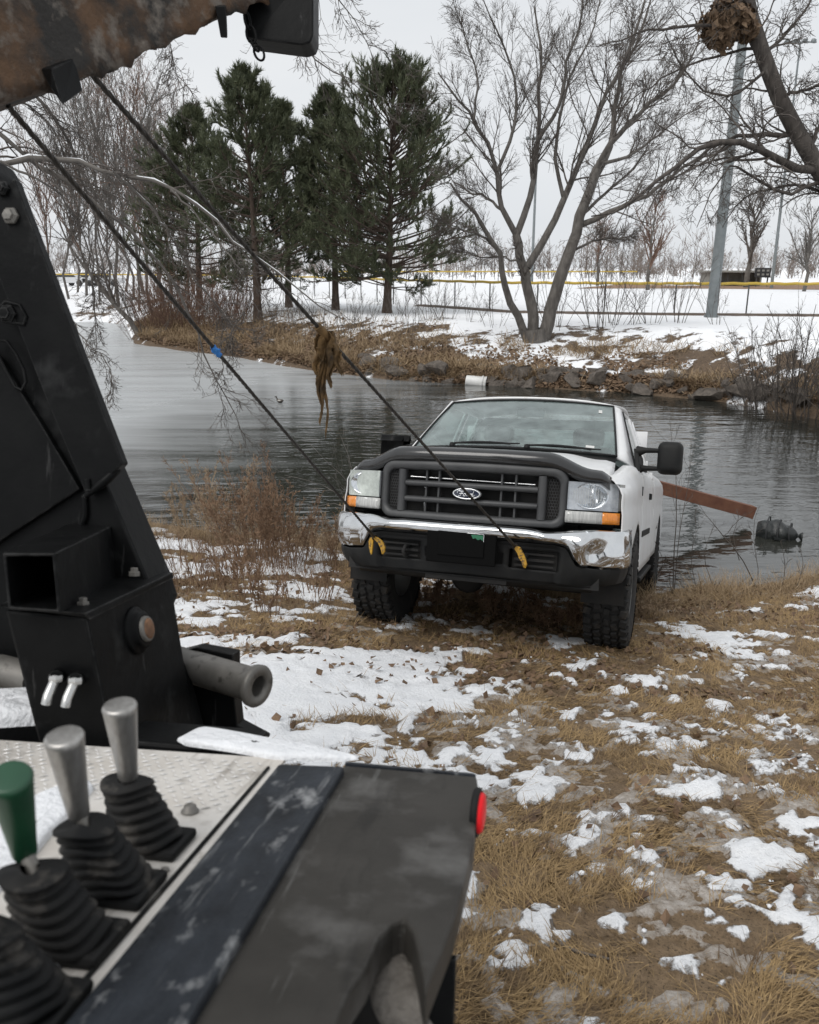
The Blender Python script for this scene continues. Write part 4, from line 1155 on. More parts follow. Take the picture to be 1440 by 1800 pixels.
def glass_mat(name, tint, veil, gl=.12, veilcol=(.55, .62, .62), rough=.02):
    m = bpy.data.materials.new(name); m.use_nodes = True; t = m.node_tree; t.nodes.clear()
    out = N(t, 'ShaderNodeOutputMaterial'); tr = N(t, 'ShaderNodeBsdfTransparent'); tr.inputs['Color'].default_value = c4(tint)
    df = N(t, 'ShaderNodeBsdfDiffuse'); df.inputs['Color'].default_value = c4(veilcol)
    g = N(t, 'ShaderNodeBsdfGlossy'); g.inputs['Roughness'].default_value = rough; g.inputs['Color'].default_value = (.95, .97, .97, 1)
    tc = N(t, 'ShaderNodeTexCoord'); n1 = N(t, 'ShaderNodeTexNoise'); n1.inputs['Scale'].default_value = 3.5; n1.inputs['Detail'].default_value = 9; n1.inputs['Roughness'].default_value = .7
    t.links.new(tc.outputs['Object'], n1.inputs['Vector'])
    r = N(t, 'ShaderNodeMapRange'); r.inputs['From Min'].default_value = .3; r.inputs['From Max'].default_value = .7; r.inputs['To Min'].default_value = veil * .25; r.inputs['To Max'].default_value = veil * 2.0
    t.links.new(n1.outputs['Fac'], r.inputs['Value'])
    m1 = N(t, 'ShaderNodeMixShader'); t.links.new(r.outputs['Result'], m1.inputs[0]); t.links.new(tr.outputs[0], m1.inputs[1]); t.links.new(df.outputs[0], m1.inputs[2])
    lw = N(t, 'ShaderNodeLayerWeight'); lw.inputs['Blend'].default_value = .5
    pw = N(t, 'ShaderNodeMath', operation='POWER'); pw.inputs[1].default_value = 4.0; t.links.new(lw.outputs['Facing'], pw.inputs[0])
    ad = N(t, 'ShaderNodeMath', operation='MULTIPLY_ADD'); ad.inputs[1].default_value = .75; ad.inputs[2].default_value = gl; t.links.new(pw.outputs[0], ad.inputs[0])
    m2 = N(t, 'ShaderNodeMixShader'); t.links.new(ad.outputs[0], m2.inputs[0]); t.links.new(m1.outputs[0], m2.inputs[1]); t.links.new(g.outputs[0], m2.inputs[2])
    t.links.new(m2.outputs[0], out.inputs['Surface']); MATS[name] = m
    return m
M_WSCREEN = glass_mat('windscreen_glass', (.72, .85, .83), .19, .07, (.48, .58, .57))
M_WIN = glass_mat('window_glass', (.42, .50, .48), .05, .08)
M_LENS = glass_mat('headlamp_lens', (.97, .98, .99), .03, .04, (.8, .85, .9))
M_HAZE = glass_mat('hazed_lens', (.80, .84, .80), .55, .03, (.60, .64, .60), .15)

TK = empty('pickup_truck', TRUCK_LOC)
TK.rotation_mode = 'QUATERNION'; TK.rotation_quaternion = TM.to_quaternion()
tag(TK, 'white pickup truck nose up on the bank, chrome bumper dented, tail in the pond', 'truck')
def ip(x, xs, ys): return float(np.interp(x, xs, ys))
# ---- bumper
BPX = [0, .3, .52, .70, .83, .92, .975, 1.0, 1.005]; BPY = [-1.0, -.99, -.968, -.925, -.868, -.80, -.72, -.62, -.50]
US = np.linspace(0, 8, 9)
def bplan(u):  # u in -8..8
    s = 1 if u >= 0 else -1; a = abs(u); return s * float(np.interp(a, US, BPX)), float(np.interp(a, US, BPY))
us = np.concatenate([np.linspace(-8, 8, 97)])
rd = random.Random(3)
def dent(x, z):
    d = 0
    if x > .30:
        k = sstep(.30, .62, x)
        d += k * .020 * (vnoise(x * 7.5, z * 9, 4) - .5) * 2
        d += .055 * math.exp(-((x - .83) / .055) ** 2 - ((z - .73) / .07) ** 2)
        d -= .020 * math.exp(-((x - .74) / .05) ** 2)
        d += .03 * math.exp(-((x - .62) / .06) ** 2 - ((z - .82) / .05) ** 2)
    return float(d)
G = []
for u_ in us:
    x, y = bplan(u_)
    ax = abs(x)
    zt = ip(ax, [0, .40, .52, .66, .80, 1.0], [.845, .845, .838, .862, .868, .862]) + (-.018 * math.exp(-((x - .60) / .12) ** 2) if x > 0 else 0)
    zb = ip(ax, [0, .58, .66, .72, .86, 1.0], [.752, .750, .735, .625, .612, .622])
    row = []
    for v in np.linspace(0, 1, 13):
        z = zt + (zb - zt) * v
        bul = .052 * math.sin(math.pi * min(1, v * .98 + .02)) ** .8 - (.03 if v < .04 else 0) - .030 * v * v
        yy = y - bul + (.05 if v == 0 else 0) + dent(x, z)
        xx = x + (math.copysign(.012 * math.sin(math.pi * v), x) if ax > .85 else 0) - (dent(x, z) * .8 if x > .7 else 0)
        row.append((xx, yy, z))
    G.append(row)
mb = MB(); mb.grid(G, True, True); bump_o = mb.build('bumper', M_CHROME, TK, solid=.004)
# black lower valance with openings left in it
def in_open(x, z): return (.30 < abs(x) < .60 and .575 < z < .70) or (abs(x) < .24 and .60 < z < .70)
V, F, rows = [], [], []
us2 = np.linspace(-8, 8, 129); nv = 17
for u_ in us2:
    x, y = bplan(u_); ax = abs(x)
    zt = ip(ax, [0, .58, .66, .72, .86, 1.0], [.752, .750, .735, .625, .612, .622]) - .002
    zb = ip(ax, [0, .5, .8, 1.0], [.515, .50, .495, .515])
    for v in np.linspace(0, 1, nv):
        z = zt + (zb - zt) * v
        V.append((x * (1 - .012 - .03 * v * v), y + .014 + .035 * v * v + (.035 if ax < .62 and v > .02 else 0), z))
for i in range(len(us2) - 1):
    for j in range(nv - 1):
        a = i * nv + j
        q = [a, a + nv, a + nv + 1, a + 1]
        cx_ = sum(V[k][0] for k in q) / 4; cz_ = sum(V[k][2] for k in q) / 4
        if not in_open(cx_, cz_): F.append(q)
mb = MB(); mb.add(V, F, True); val = mb.build('valance', M_BLKP, TK, solid=.006)
for sx in (-1, 1):
    mb = MB(); mb.box((sx * .45, -.86, .637), (.30, .03, .13), bev=.006); mb.build('fog_recess', M_VOID, val)
    mb = MB(); mb.box((sx * .45, -.90, .637), (.25, .012, .016)); mb.box((sx * .45, -.90, .60), (.25, .012, .012)); mb.box((sx * .45, -.90, .675), (.25, .012, .012)); mb.build('fog_louvre', M_VOID, val)
    mb = MB(); mb.tube([(sx * .40, -.80, .60), (sx * .40, -.955, .60), (sx * .40, -.985, .63), (sx * .40, -.955, .66), (sx * .40, -.80, .66)], .013, 8); mb.build('tow_hook', M_VOID, TK)
mb = MB(); mb.box((0, -.86, .60), (.55, .03, .28)); mb.box((0, -.80, .60), (1.7, .05, .25)); mb.build('bumper_backing', M_VOID, TK)
mb = MB()
mb.grid([[(x, -.90 + .1 * x * x + .12 * v, .495 - .05 * v) for v in (0, .5, 1)] for x in np.linspace(-.80, .80, 17)]); mb.build('air_dam', M_BLKP, TK, solid=.008)
# licence plate on a black panel standing in for the blacked-out area
pl = MB(); pl.box((.0, -1.022, .70), (.46, .018, .235), bev=.008); plo = pl.build('blackout_panel', M_PLATEB, TK)
mb = MB(); mb.box((.0, -1.036, .71), (.305, .006, .152), bev=.002); lp = mb.build('licence_plate', M_PLATEB, plo)
mb = MB(); mb.prism([(.065, -1.0405, .776), (.145, -1.0405, .776), (.145, -1.0405, .742), (.128, -1.0405, .752), (.112, -1.0405, .744), (.095, -1.0405, .756), (.08, -1.0405, .75)], (0, .001, 0)); mb.build('green_corner', M_GREEN, plo)
mb = MB(); mb.tube([(.04, -1.0415, .7835), (.1475, -1.0415, .7835), (.1495, -1.0415, .781), (.1495, -1.0415, .735)], .002, 5); mb.build('plate_edge', M_SILVER, plo)
# ---- grille
def yg(x): return -.945 + .085 * (x / .62) ** 2
def rrect(w_, h_, r, cz, n=7, top_arch=0.0):
    P = []
    for (sx, sz, a0) in ((1, 1, 0), (-1, 1, 90), (-1, -1, 180), (1, -1, 270)):
        for k in range(n):
            a = R_(a0 + 90 * k / (n - 1))
            x = sx * (w_ - r) + r * math.cos(a); z = sz * (h_ - r) + r * math.sin(a)
            P.append((x, cz + z + (top_arch * (1 - (x / w_) ** 2) if sz > 0 else 0)))
        # extra points along the straight runs so the face can bow
        if sx == 1 and sz == 1 or sx == -1 and sz == -1:
            for q in np.linspace(.12, .88, 9):
                x = sx * (w_ - r) * (1 - 2 * q); P.append((x, cz + sz * h_ + (top_arch * (1 - (x / w_) ** 2) if sz > 0 else 0)))
    return P
def ring_loft(secs, name, mat, parent, smooth=True):
    "secs: list of (polygon, depth) from outside back to inside back"
    n = len(secs[0][0]); G = []
    for poly, dy in secs:
        row = [(x, yg(x) + dy, z) for x, z in poly]; row.append(row[0]); G.append(row)
    mb = MB(); mb.grid(G, smooth); return mb.build(name, mat, parent)
GC = 1.035
gr = empty('grille'); gr.parent = TK
o1 = rrect(.628, .190, .085, GC, top_arch=.008); o1b = rrect(.620, .182, .08, GC, top_arch=.008); o2 = rrect(.585, .145, .055, GC - .002, top_arch=.006); o3 = rrect(.575, .135, .05, GC - .002, top_arch=.006)
ring_loft([(o1, .09), (o1, .0), (o1b, -.018), (o2, -.012), (o3, .02), (o3, .10)], 'surround', M_GRILLE, gr)
for sx in (-1, 1):
    mb = MB()
    G = [[(sx * .470 + w_, yg(.47) + dy, z) for (w_, dy) in ((-.026, .05), (-.024, -.004), (.0, -.014), (.024, -.004), (.026, .05))] for z in np.linspace(.893, 1.172, 8)]
    mb.grid(G, True, sx > 0); mb.build('divider', M_GRILLE, gr)
    # honeycomb side panel
    mb = MB()
    for i in range(5):
        for j in range(13):
            cx_ = sx * (.508 + .0165 * i + (.008 if j % 2 else 0)); cz_ = .915 + .0195 * j
            if cx_ * sx > .572: continue
            ring = [(cx_ + .0088 * math.cos(R_(60 * k + 30)), yg(cx_) + .028, cz_ + .0112 * math.sin(R_(60 * k + 30))) for k in range(7)]
            mb.tube(ring, .0019, 4, cap=False)
    mb.build('mesh_panel', M_GRILLE, gr)
for z in (1.083, .978):
    mb = MB()
    G = []
    for x in np.linspace(-.445, .445, 15):
        G.append([(x, yg(x) + .012 + dy, z + dz) for dy, dz in ((.05, .018), (.006, .02), (-.012, .011), (-.016, 0), (-.012, -.011), (.006, -.02), (.05, -.018))])
    mb.grid(G, True, False); mb.build('bar', M_GRILLE, gr)
for x in (-.30, -.21, .21, .30):
    mb = MB(); mb.box((x, yg(x) + .045, 1.03), (.014, .03, .285), bev=.003); mb.build('upright', M_GRILLE, gr)
mb = MB(); mb.box((0, -.83, 1.03), (1.18, .02, .33)); mb.build('grille_backing', M_VOID, gr)
mb = MB()
for k in range(26): mb.box((0, -.845, .885 + .0115 * k), (.86, .006, .0025))
mb.build('radiator_fins', M_BLKP, gr)
mb = MB(); mb.tube([(-.42, -.87, 1.125), (.42, -.87, 1.115)], .005, 6); mb.tube([(-.31, -.87, 1.14), (-.31, -.87, .90)], .004, 6); mb.tube([(-.315, -.872, 1.06), (-.30, -.872, 1.03), (-.315, -.872, .99), (-.31, -.872, .91)], .004, 6); mb.build('hood_latch_rod', M_SILVER, gr)
# badge with script lettering
bd = MB()
def oval(a_, b_, dy, n=32): return [(a_ * math.cos(2 * math.pi * k / n), -.968 + dy, 1.0315 + b_ * math.sin(2 * math.pi * k / n)) for k in range(n + 1)]
bd.grid([oval(.093, .037, .03), oval(.093, .037, -.004), oval(.089, .034, -.009), oval(.0835, .0295, -.006)]); bdo = bd.build('badge', M_SILVER, gr)
bd = MB(); bd.grid([oval(.0836, .0296, -.005), oval(.04, .014, -.0085), oval(.001, .001, -.009)]); bd.build('badge_field', M_BADGE, gr)
def stroke(mb, pts, r=.0026):
    P = resample(np.array([(x, -.9795, 1.0315 + z) for x, z in pts]), max(8, len(pts) * 4)); mb.tube([tuple(p) for p in P], r, 5)
bd = MB()
stroke(bd, [(-.058, .002), (-.060, .010), (-.050, .016), (-.030, .014), (-.008, .018)])                      # F top flourish
stroke(bd, [(-.026, .015), (-.032, .0), (-.038, -.014), (-.048, -.018), (-.054, -.013)])                     # F stem
stroke(bd, [(-.044, -.001), (-.032, .001), (-.020, .002)])                                                     # F crossbar
stroke(bd, [(-.008, .0), (-.017, -.004), (-.018, -.013), (-.011, -.015), (-.004, -.009), (-.005, -.001), (-.009, .0), (.003, -.002)])  # o
stroke(bd, [(.003, -.002), (.009, .0), (.006, -.007), (.004, -.015)]); stroke(bd, [(.006, -.007), (.011, .0), (.018, -.001)])           # r
stroke(bd, [(.040, -.003), (.031, .0), (.024, -.006), (.025, -.014), (.033, -.014), (.041, -.004), (.050, .017), (.043, -.003), (.041, -.014), (.047, -.014), (.056, -.009)])  # d
bd.build('badge_script', M_SILVER, gr)
# ---- headlamps and turn signals
def yh(x): return -.895 + .19 * max(0, (abs(x) - .60) / .34) ** 1.5
for sx in (-1, 1):
    hl = empty('headlight'); hl.parent = TK
    if sx < 0: hl['label'] = 'hazed headlight'
    def face(x0, x1, z0, z1, dy, nx=9, nz=5, bulge=.0):
        return [[(sx * x, yh(x) + dy - bulge * math.sin(math.pi * (z - z0) / (z1 - z0)), z) for z in np.linspace(z0, z1, nz)] for x in np.linspace(x0, x1, nx)]
    mb = MB(); mb.grid(face(.632, .928, .974, 1.150, .055), True, sx > 0); mb.build('housing', M_LAMPB, hl)
    P = [(.632, .974), (.928, .974), (.928, 1.150), (.632, 1.150)]
    G = [[(sx * x, yh(x) + dy, z) for dy in (.055, .002)] for x, z in [(.632, z) for z in np.linspace(.974, 1.15, 5)] + [(x, 1.15) for x in np.linspace(.64, .928, 7)] + [(.928, z) for z in np.linspace(1.14, .974, 5)] + [(x, .974) for x in np.linspace(.92, .632, 7)]]
    mb = MB(); mb.grid(G, False); mb.build('bezel', M_LAMPB, hl)
    MM = Matrix.Translation((sx * .765, yh(.765) + .03, 1.065)) @ Matrix.Rotation(R_(90), 4, 'X') @ Matrix.Diagonal((1.42, 1, 1, 1))
    mb = MB(); mb.lathe([(.078, .018), (.074, .016), (.062, -.004), (.04, -.022), (.012, -.03), (.0, -.03)], 28, MM); mb.build('reflector', M_REFL, hl)
    mb = MB(); mb.lathe([(.0, .012), (.012, .008), (.014, -.004), (.010, -.03)], 14, Matrix.Translation((sx * .765, yh(.765) + .03, 1.065)) @ Matrix.Rotation(R_(90), 4, 'X')); mb.build('bulb', M_SILVER, hl)
    mb = MB()
    for k in range(15):
        x = .668 + .014 * k; hh = .065 * math.sqrt(max(.05, 1 - ((x - .765) / .108) ** 2))
        mb.tube([(sx * x, yh(x) + .012, 1.065 - hh), (sx * x, yh(x) + .012, 1.065 + hh)], .0022, 4)
    mb.build('lens_flutes', M_RIB, hl)
    mb = MB(); mb.grid(face(.632, .928, .974, 1.150, -.004, 9, 5, .008), True, sx > 0); mb.build('lens', M_LENS if sx > 0 else M_HAZE, hl)
    ts = empty('turn_signal'); ts.parent = TK
    mb = MB(); mb.grid(face(.626, .842, .893, .966, -.006, 7, 4, .006), True, sx > 0); mb.build('clear_lens', M_RIB, ts, solid=.02)
    mb = MB(); mb.grid(face(.842, .942, .893, .966, -.006, 5, 4, .006), True, sx > 0); mb.build('amber_lens', M_AMBER, ts, solid=.02)
    mb = MB(); mb.box((sx * .75, -.65, 1.02), (.30, .03, .30)); mb.build('lamp_backing', M_VOID, TK)
    mb = MB(); mb.grid([[(sx * .930, -.71, 1.15), (sx * .930, -.71, .98)], [(sx * .955, -.62, 1.15), (sx * .955, -.62, .98)]], False, sx < 0); mb.build('side_reflector', M_RIB, ts)
# ---- hood
def hood_pt(u_, v):
    au = abs(u_)
    w_ = .885 + (.80 - .885) * v
    yf = -.905 + .215 * au ** 3.0; yr = .155 + .10 * au ** 2
    y = yf + (yr - yf) * v
    zc = 1.312 + .072 * v ** .85
    dome = sstep(.55, .86, au)
    z = zc - dome * (.048 * (1 - v) ** 1.3 + .028) - .012 * au ** 2 - .040 * sstep(.92, 1.0, au) * (.4 + .6 * (1 - v))
    z -= .022 * (1 - v) ** 9 * 2.0
    cr = .012 * (vnoise(u_ * 5 + 3, v * 4, 12) - .5) * sstep(.35, .8, u_) * sstep(.25, .6, v)
    return (u_ * w_, y, float(z + cr))
G = [[hood_pt(u_, v) for v in np.linspace(0, 1, 25)] for u_ in np.linspace(-1, 1, 49)]
mb = MB(); mb.grid(G, True); hood = mb.build('hood', M_WHITE, TK, solid=.012, offset=1)
for f in hood.data.polygons: pass
# bug deflector hugging the front of the hood
G = []
for u_ in np.linspace(-.985, .985, 61):
    x, y, z = hood_pt(u_, 0.0); au = abs(u_)
    hh = 1.0 if au < .6 else 1 - .25 * sstep(.6, 1, au)
    G.append([(x, y + .02, z - .046 * hh), (x, y - .018, z - .040 * hh), (x, y - .042, z - .014), (x, y - .046, z + .012), (x, y - .030, z + .038 * hh), (x, y - .004, z + .054 * hh), (x, y + .012, z + .057 * hh)])
mb = MB(); mb.grid(G, True); mb.build('bug_deflector', M_SMOKE, TK, solid=.005)
# filler between hood, grille and lamps
mb = MB()
G = [[(x, hood_pt(x / .885, 0)[1] + .03, hood_pt(x / .885, 0)[2] - .03), (x, hood_pt(x / .885, 0)[1] + .045, hood_pt(x / .885, 0)[2] - .16)] for x in np.linspace(-.86, .86, 41)]
mb.grid(G, True); mb.build('header_panel', M_BLKP, TK, solid=.01)
# ---- fenders, doors, cab corners and bed sides
def side_x(y, z, ztop):
    x = ip(y, [-.72, -.6, -.45, -.2, .5, 4.3, 4.75], [.942, .968, .985, .995, .990, .990, .975])
    x += .012 * math.sin(math.pi * min(1, max(0, (z - .45) / .75)))
    x -= .010 * math.exp(-((z - 1.02) / .03) ** 2)
    k = (z - (ztop - .11)) / .11
    if k > 0: x -= .055 * k * k
    return x
def side_panel(name, y0, y1, ztf, zbf, n, sx, mat, rows=14, fold=None):
    G = []
    for y in np.linspace(y0, y1, n):
        zt, zb = ztf(y), zbf(y)
        row = [(sx * side_x(y, zb + (zt - zb) * v, zt), y, zb + (zt - zb) * v) for v in np.linspace(0, 1, rows)]
        if fold:
            xx, yy, zz = row[-1]; row += [(sx * (abs(xx) - fold * .35), yy, zz + .018), (sx * (abs(xx) - fold), yy, zz + .020)]
        else:
            xx, yy, zz = row[-1]; row += [(sx * (abs(xx) - .03), yy, zz + .004)]
        G.append(row)
    mb = MB(); mb.grid(G, True, sx < 0)
    return mb.build(name, mat, TK, solid=.006)
def arch(yc, R=.475, zc=.415, zb0=.56, zb1=.52):
    def f(y):
        d = y - yc
        if abs(d) < R: return max(zc + math.sqrt(R * R - d * d), zb0 if d < 0 else zb1)
        return zb0 if d < 0 else zb1
    return f
def zt_f(y): return ip(y, [-.72, -.4, .0, .3, .55], [1.165, 1.205, 1.255, 1.290, 1.305])
for sx in (-1, 1):
    fo = side_panel('fender', -.715, .515, zt_f, arch(0, zb0=.80 if False else .62, zb1=.50), 64, sx, M_WHITE, fold=.085)
    G = []
    for k in range(25):
        a = R_(-8 + 196 * k / 24); yy, zz = .475 * math.cos(a), .415 + .475 * math.sin(a)
        G.append([(sx * (side_x(yy, zz, 1.25) + .004), yy, zz), (sx * (side_x(yy, zz, 1.25) - .015), yy * .98, .415 + (zz - .415) * .98), (sx * .70, yy * .98, .415 + (zz - .415) * .98)])
    mb = MB(); mb.grid(G, True); mb.build('arch_liner', M_VOID, fo)
    mb = MB(); mb.box((sx * 1.0, .40, 1.13), (.012, .06, .07), bev=.003); mb.build('side_vent', M_BLKP, fo)
    do = side_panel('door', .523, 1.60, lambda y: 1.305 + .012 * (y - .5), lambda y: .50, 18, sx, M_WHITE)
    mb = MB(); mb.box((sx * 1.008, 1.42, 1.10), (.02, .17, .055), bev=.008); mb.build('handle', M_BLKP, do)
    mb = MB(); mb.box((sx * 1.006, 1.06, .80), (.016, 1.05, .05), bev=.006); mb.build('side_moulding', M_BLKP, do)
    side_panel('cab_corner', 1.608, 2.20, lambda y: 1.318, lambda y: .50, 10, sx, M_WHITE)
    bs = side_panel('bed_side', 2.235, 4.75, lambda y: 1.33, arch(3.6, .49, .42, .52, .56), 80, sx, M_WHITE, fold=.07)
    G = []
    for k in range(25):
        a = R_(-8 + 196 * k / 24); yy, zz = .49 * math.cos(a), .42 + .49 * math.sin(a)
        G.append([(sx * (side_x(3.6, zz, 1.3) + .003), 3.6 + yy, zz), (sx * .68, 3.6 + yy * .98, .42 + (zz - .42) * .98)])
    mb = MB(); mb.grid(G, True); mb.build('arch_liner', M_VOID, bs)
    mb = MB(); mb.box((sx * .95, 1.35, .44), (.14, 1.5, .035), bev=.01); mb.build('running_board', M_BLKP, TK)
mb = MB(); mb.box((0, 2.26, 1.0), (1.86, .04, .7)); mb.box((0, 4.72, 1.0), (1.86, .05, .66), bev=.01); mb.build('bed_ends', M_WHITE, TK)
mb = MB(); mb.box((0, 3.5, .70), (1.84, 2.5, .04)); mb.build('bed_floor', M_VOID, TK)
# ---- cab top
WB = [(-.80, .255, 1.378), (.80, .255, 1.378)]; WT = [(-.69, .92, 1.822), (.69, .92, 1.822)]
def wpt(a, v):  # a -1..1 across, v 0..1 up
    xb, xt = .805 * a, .69 * a
    yb = .125 + .13 * a * a; yt = .855 + .065 * a * a
    zb = 1.400 - .022 * a * a; zt = 1.848 - .026 * a * a
    return (xb + (xt - xb) * v, yb + (yt - yb) * v, zb + (zt - zb) * v + .012 * math.sin(math.pi * v))
mb = MB(); mb.grid([[wpt(a, v) for v in np.linspace(0, 1, 11)] for a in np.linspace(-1, 1, 25)], True); ws = mb.build('windshield', M_WSCREEN, TK)
mb = MB()
edge = [wpt(a, 0) for a in np.linspace(-1, 1, 25)] + [wpt(1, v) for v in np.linspace(.1, 1, 10)] + [wpt(a, 1) for a in np.linspace(.92, -1, 24)] + [wpt(-1, v) for v in np.linspace(.9, 0, 10)]
mb.tube([(p[0], p[1] - .004, p[2] + .002) for p in edge], .009, 6); mb.build('gasket', M_BLKP, ws)
# black shade band at the foot of the glass, small stickers
mb = MB(); mb.grid([[tuple(np.array(wpt(a, v)) + [0, .008, -.006]) for v in (0, .05)] for a in np.linspace(-1, 1, 25)], True); mb.build('frit_band', M_BLKP, ws)
mb = MB(); q = [np.array(wpt(a, v)) + np.array([0, -.004, .003]) for a, v in ((.72, .09), (.80, .09), (.80, .13), (.72, .13))]; mb.add([tuple(k) for k in q], [[0, 1, 2, 3]]); mb.build('sticker', M_TUB, ws)
mb = MB(); q = [np.array(wpt(a, v)) + np.array([0, -.004, .003]) for a, v in ((.83, .80), (.87, .80), (.87, .87), (.83, .87))]; mb.add([tuple(k) for k in q], [[0, 1, 2, 3]]); mb.build('sticker', M_TUB, ws)
G = []
for a in np.linspace(-1, 1, 21):
    row = []
    for v in np.linspace(0, 1, 13):
        y = (.862 + .065 * a * a) + (2.17 - .862) * v
        hw = .695 + .04 * math.sin(math.pi * v * .9)
        z = 1.862 - .026 * a * a + .036 * math.sin(math.pi * min(1, v * 1.15) * .9) - .022 * a ** 4
        row.append((hw * a, y, z))
    G.append(row)
mb = MB(); mb.grid(G, True, False); mb.build('roof', M_WHITE, TK, solid=.02, offset=-1)
for sx in (-1, 1):
    def strip(name, A, B, mat, n=8, flip=False, sol=.02):
        G = [[tuple(np.array(A[0]) * (1 - t) + np.array(A[1]) * t), tuple((np.array(A[0]) + np.array(B[0])) / 2 * (1 - t) + (np.array(A[1]) + np.array(B[1])) / 2 * t + np.array([sx * .012, -.006, .006])), tuple(np.array(B[0]) * (1 - t) + np.array(B[1]) * t)] for t in np.linspace(0, 1, n)]
        mb = MB(); mb.grid([[(sx * abs(p[0]), p[1], p[2]) for p in r] for r in G], True, flip); return mb.build(name, mat, TK, solid=sol)
    strip('pillar', [(.812, .262, 1.372), (.697, .925, 1.824)], [(.925, .46, 1.305), (.755, 1.02, 1.790)], M_WHITE)
    strip('roof_rail', [(.697, .925, 1.824), (.715, 2.17, 1.85)], [(.755, .99, 1.790), (.755, 2.17, 1.79)], M_WHITE)
    strip('pillar', [(.935, 1.57, 1.318), (.757, 1.57, 1.792)], [(.935, 1.67, 1.318), (.757, 1.67, 1.792)], M_WHITE)
    strip('pillar', [(.935, 2.06, 1.318), (.757, 2.06, 1.792)], [(.93, 2.19, 1.318), (.75, 2.19, 1.792)], M_WHITE)
    mb = MB(); mb.add([(sx * .922, .52, 1.305), (sx * .922, 1.58, 1.318), (sx * .748, 1.58, 1.792), (sx * .748, 1.03, 1.788)], [[0, 1, 2, 3]]); mb.build('side_window', M_WIN, TK)
    mb = MB(); mb.add([(sx * .922, 1.67, 1.318), (sx * .922, 2.06, 1.318), (sx * .748, 2.06, 1.792), (sx * .748, 1.67, 1.792)], [[0, 1, 2, 3]]); mb.build('side_window', M_WIN, TK)
    mb = MB(); mb.tube([(sx * .93, .50, 1.312), (sx * .945, 1.6, 1.325)], .012, 6); mb.tube([(sx * .927, .50, 1.31), (sx * .757, 1.03, 1.788)], .010, 6); mb.build('window_trim', M_BLKP, TK)
mb = MB()
mb.grid([[(x, 2.195, 1.33 + .12 * k) for k in (0, 1)] for x in (-.92, -.3, .3, .92)]); mb.grid([[(x * (1 if k == 0 else .97), 2.19, 1.72 + .10 * k) for k in (0, 1)] for x in (-.78, -.3, .3, .78)])
mb.grid([[(x, 2.19, z) for z in (1.44, 1.73)] for x in (-.90, -.60)]); mb.grid([[(x, 2.19, z) for z in (1.44, 1.73)] for x in (.60, .90)])
mb.grid([[(x, 2.20, z) for z in (.5, 1.34)] for x in (-.97, .97)]); mb.build('cab_back', M_WHITE, TK, solid=.01)
mb = MB(); mb.add([(-.60, 2.185, 1.44), (.60, 2.185, 1.44), (.60, 2.185, 1.73), (-.60, 2.185, 1.73)], [[0, 1, 2, 3]]); mb.build('rear_window', M_WIN, TK)
# cowl and wipers
mb = MB(); mb.grid([[hood_pt(a, 1.0)[0:1] + (hood_pt(a, 1.0)[1] - .03, hood_pt(a, 1.0)[2] - .012), (wpt(a, 0)[0], wpt(a, 0)[1] + .02, wpt(a, 0)[2] - .008)] for a in np.linspace(-1, 1, 21)], True); mb.build('cowl', M_BLKP, TK, solid=.01)
for x0, x1 in ((-.45, .02), (.15, .62)):
    wp = empty('wiper'); wp.parent = TK
    pa = np.array(wpt(x0 / .8, 0.03)) + [0, -.035, .012]; pb = np.array(wpt(x1 / .8, .04)) + [0, -.03, .012]
    mb = MB(); mb.tube([tuple(pa + (pb - pa) * t + np.array([0, -.012, .012]) * math.sin(math.pi * t)) for t in np.linspace(0, 1, 7)], .008, 6); mb.build('arm', M_BLKP, wp)
    mb = MB(); mb.tube([tuple(pa + (pb - pa) * t + np.array([0, .014, .004])) for t in np.linspace(.05, 1.15, 5)], .006, 6); mb.build('blade', M_BLKP, wp)
    mb = MB(); mb.lathe([(.0, .03), (.02, .025), (.024, 0)], 12, Matrix.Translation(tuple(pa - [0, 0, .02]))); mb.build('pivot', M_BLKP, wp)
# interior
mb = MB(); mb.box((0, .48, 1.20), (1.6, .5, .26), bev=.04); mb.box((.38, .40, 1.335), (.42, .25, .05), bev=.02); mb.build('dashboard', M_DASH, TK)
mb = MB(); mb.box((0, 1.3, .80), (1.72, 1.7, .04)); mb.box((0, 2.15, 1.0), (1.7, .04, .62)); mb.build('cab_floor', M_VOID, TK)
for sx in (-1, 1):
    st = empty('seat'); st.parent = TK
    mb = MB(); mb.box((sx * .42, 1.15, .98), (.54, .55, .18), bev=.05); mb.build('cushion', M_SEAT, st)
    mb = MB(); mb.hexa([(sx * .42 - .26, 1.36, 1.0), (sx * .42 + .26, 1.36, 1.0), (sx * .42 + .26, 1.52, 1.0), (sx * .42 - .26, 1.52, 1.0), (sx * .42 - .22, 1.52, 1.52), (sx * .42 + .22, 1.52, 1.52), (sx * .42 + .22, 1.62, 1.52), (sx * .42 - .22, 1.62, 1.52)], bev=.04); mb.build('backrest', M_SEAT, st)
    mb = MB(); mb.box((sx * .42, 1.58, 1.61), (.28, .11, .16), bev=.04); mb.build('headrest', M_SEAT, st)
sw = MB(); sw.tube([(.40 + .19 * math.cos(a), .86 + .07 * math.sin(a), 1.30 + .17 * math.sin(a)) for a in np.linspace(0, 2 * math.pi, 25)], .015, 8, cap=False); sw.tube([(.22, .86, 1.30), (.58, .86, 1.30)], .014, 6); sw.tube([(.40, .70, 1.22), (.40, .86, 1.30)], .03, 8); sw.build('steering_wheel', M_DASH, TK)
mb = MB(); mb.box((0, .93, 1.755), (.24, .03, .07), bev=.01); mb.build('rear_view_mirror', M_DASH, TK)
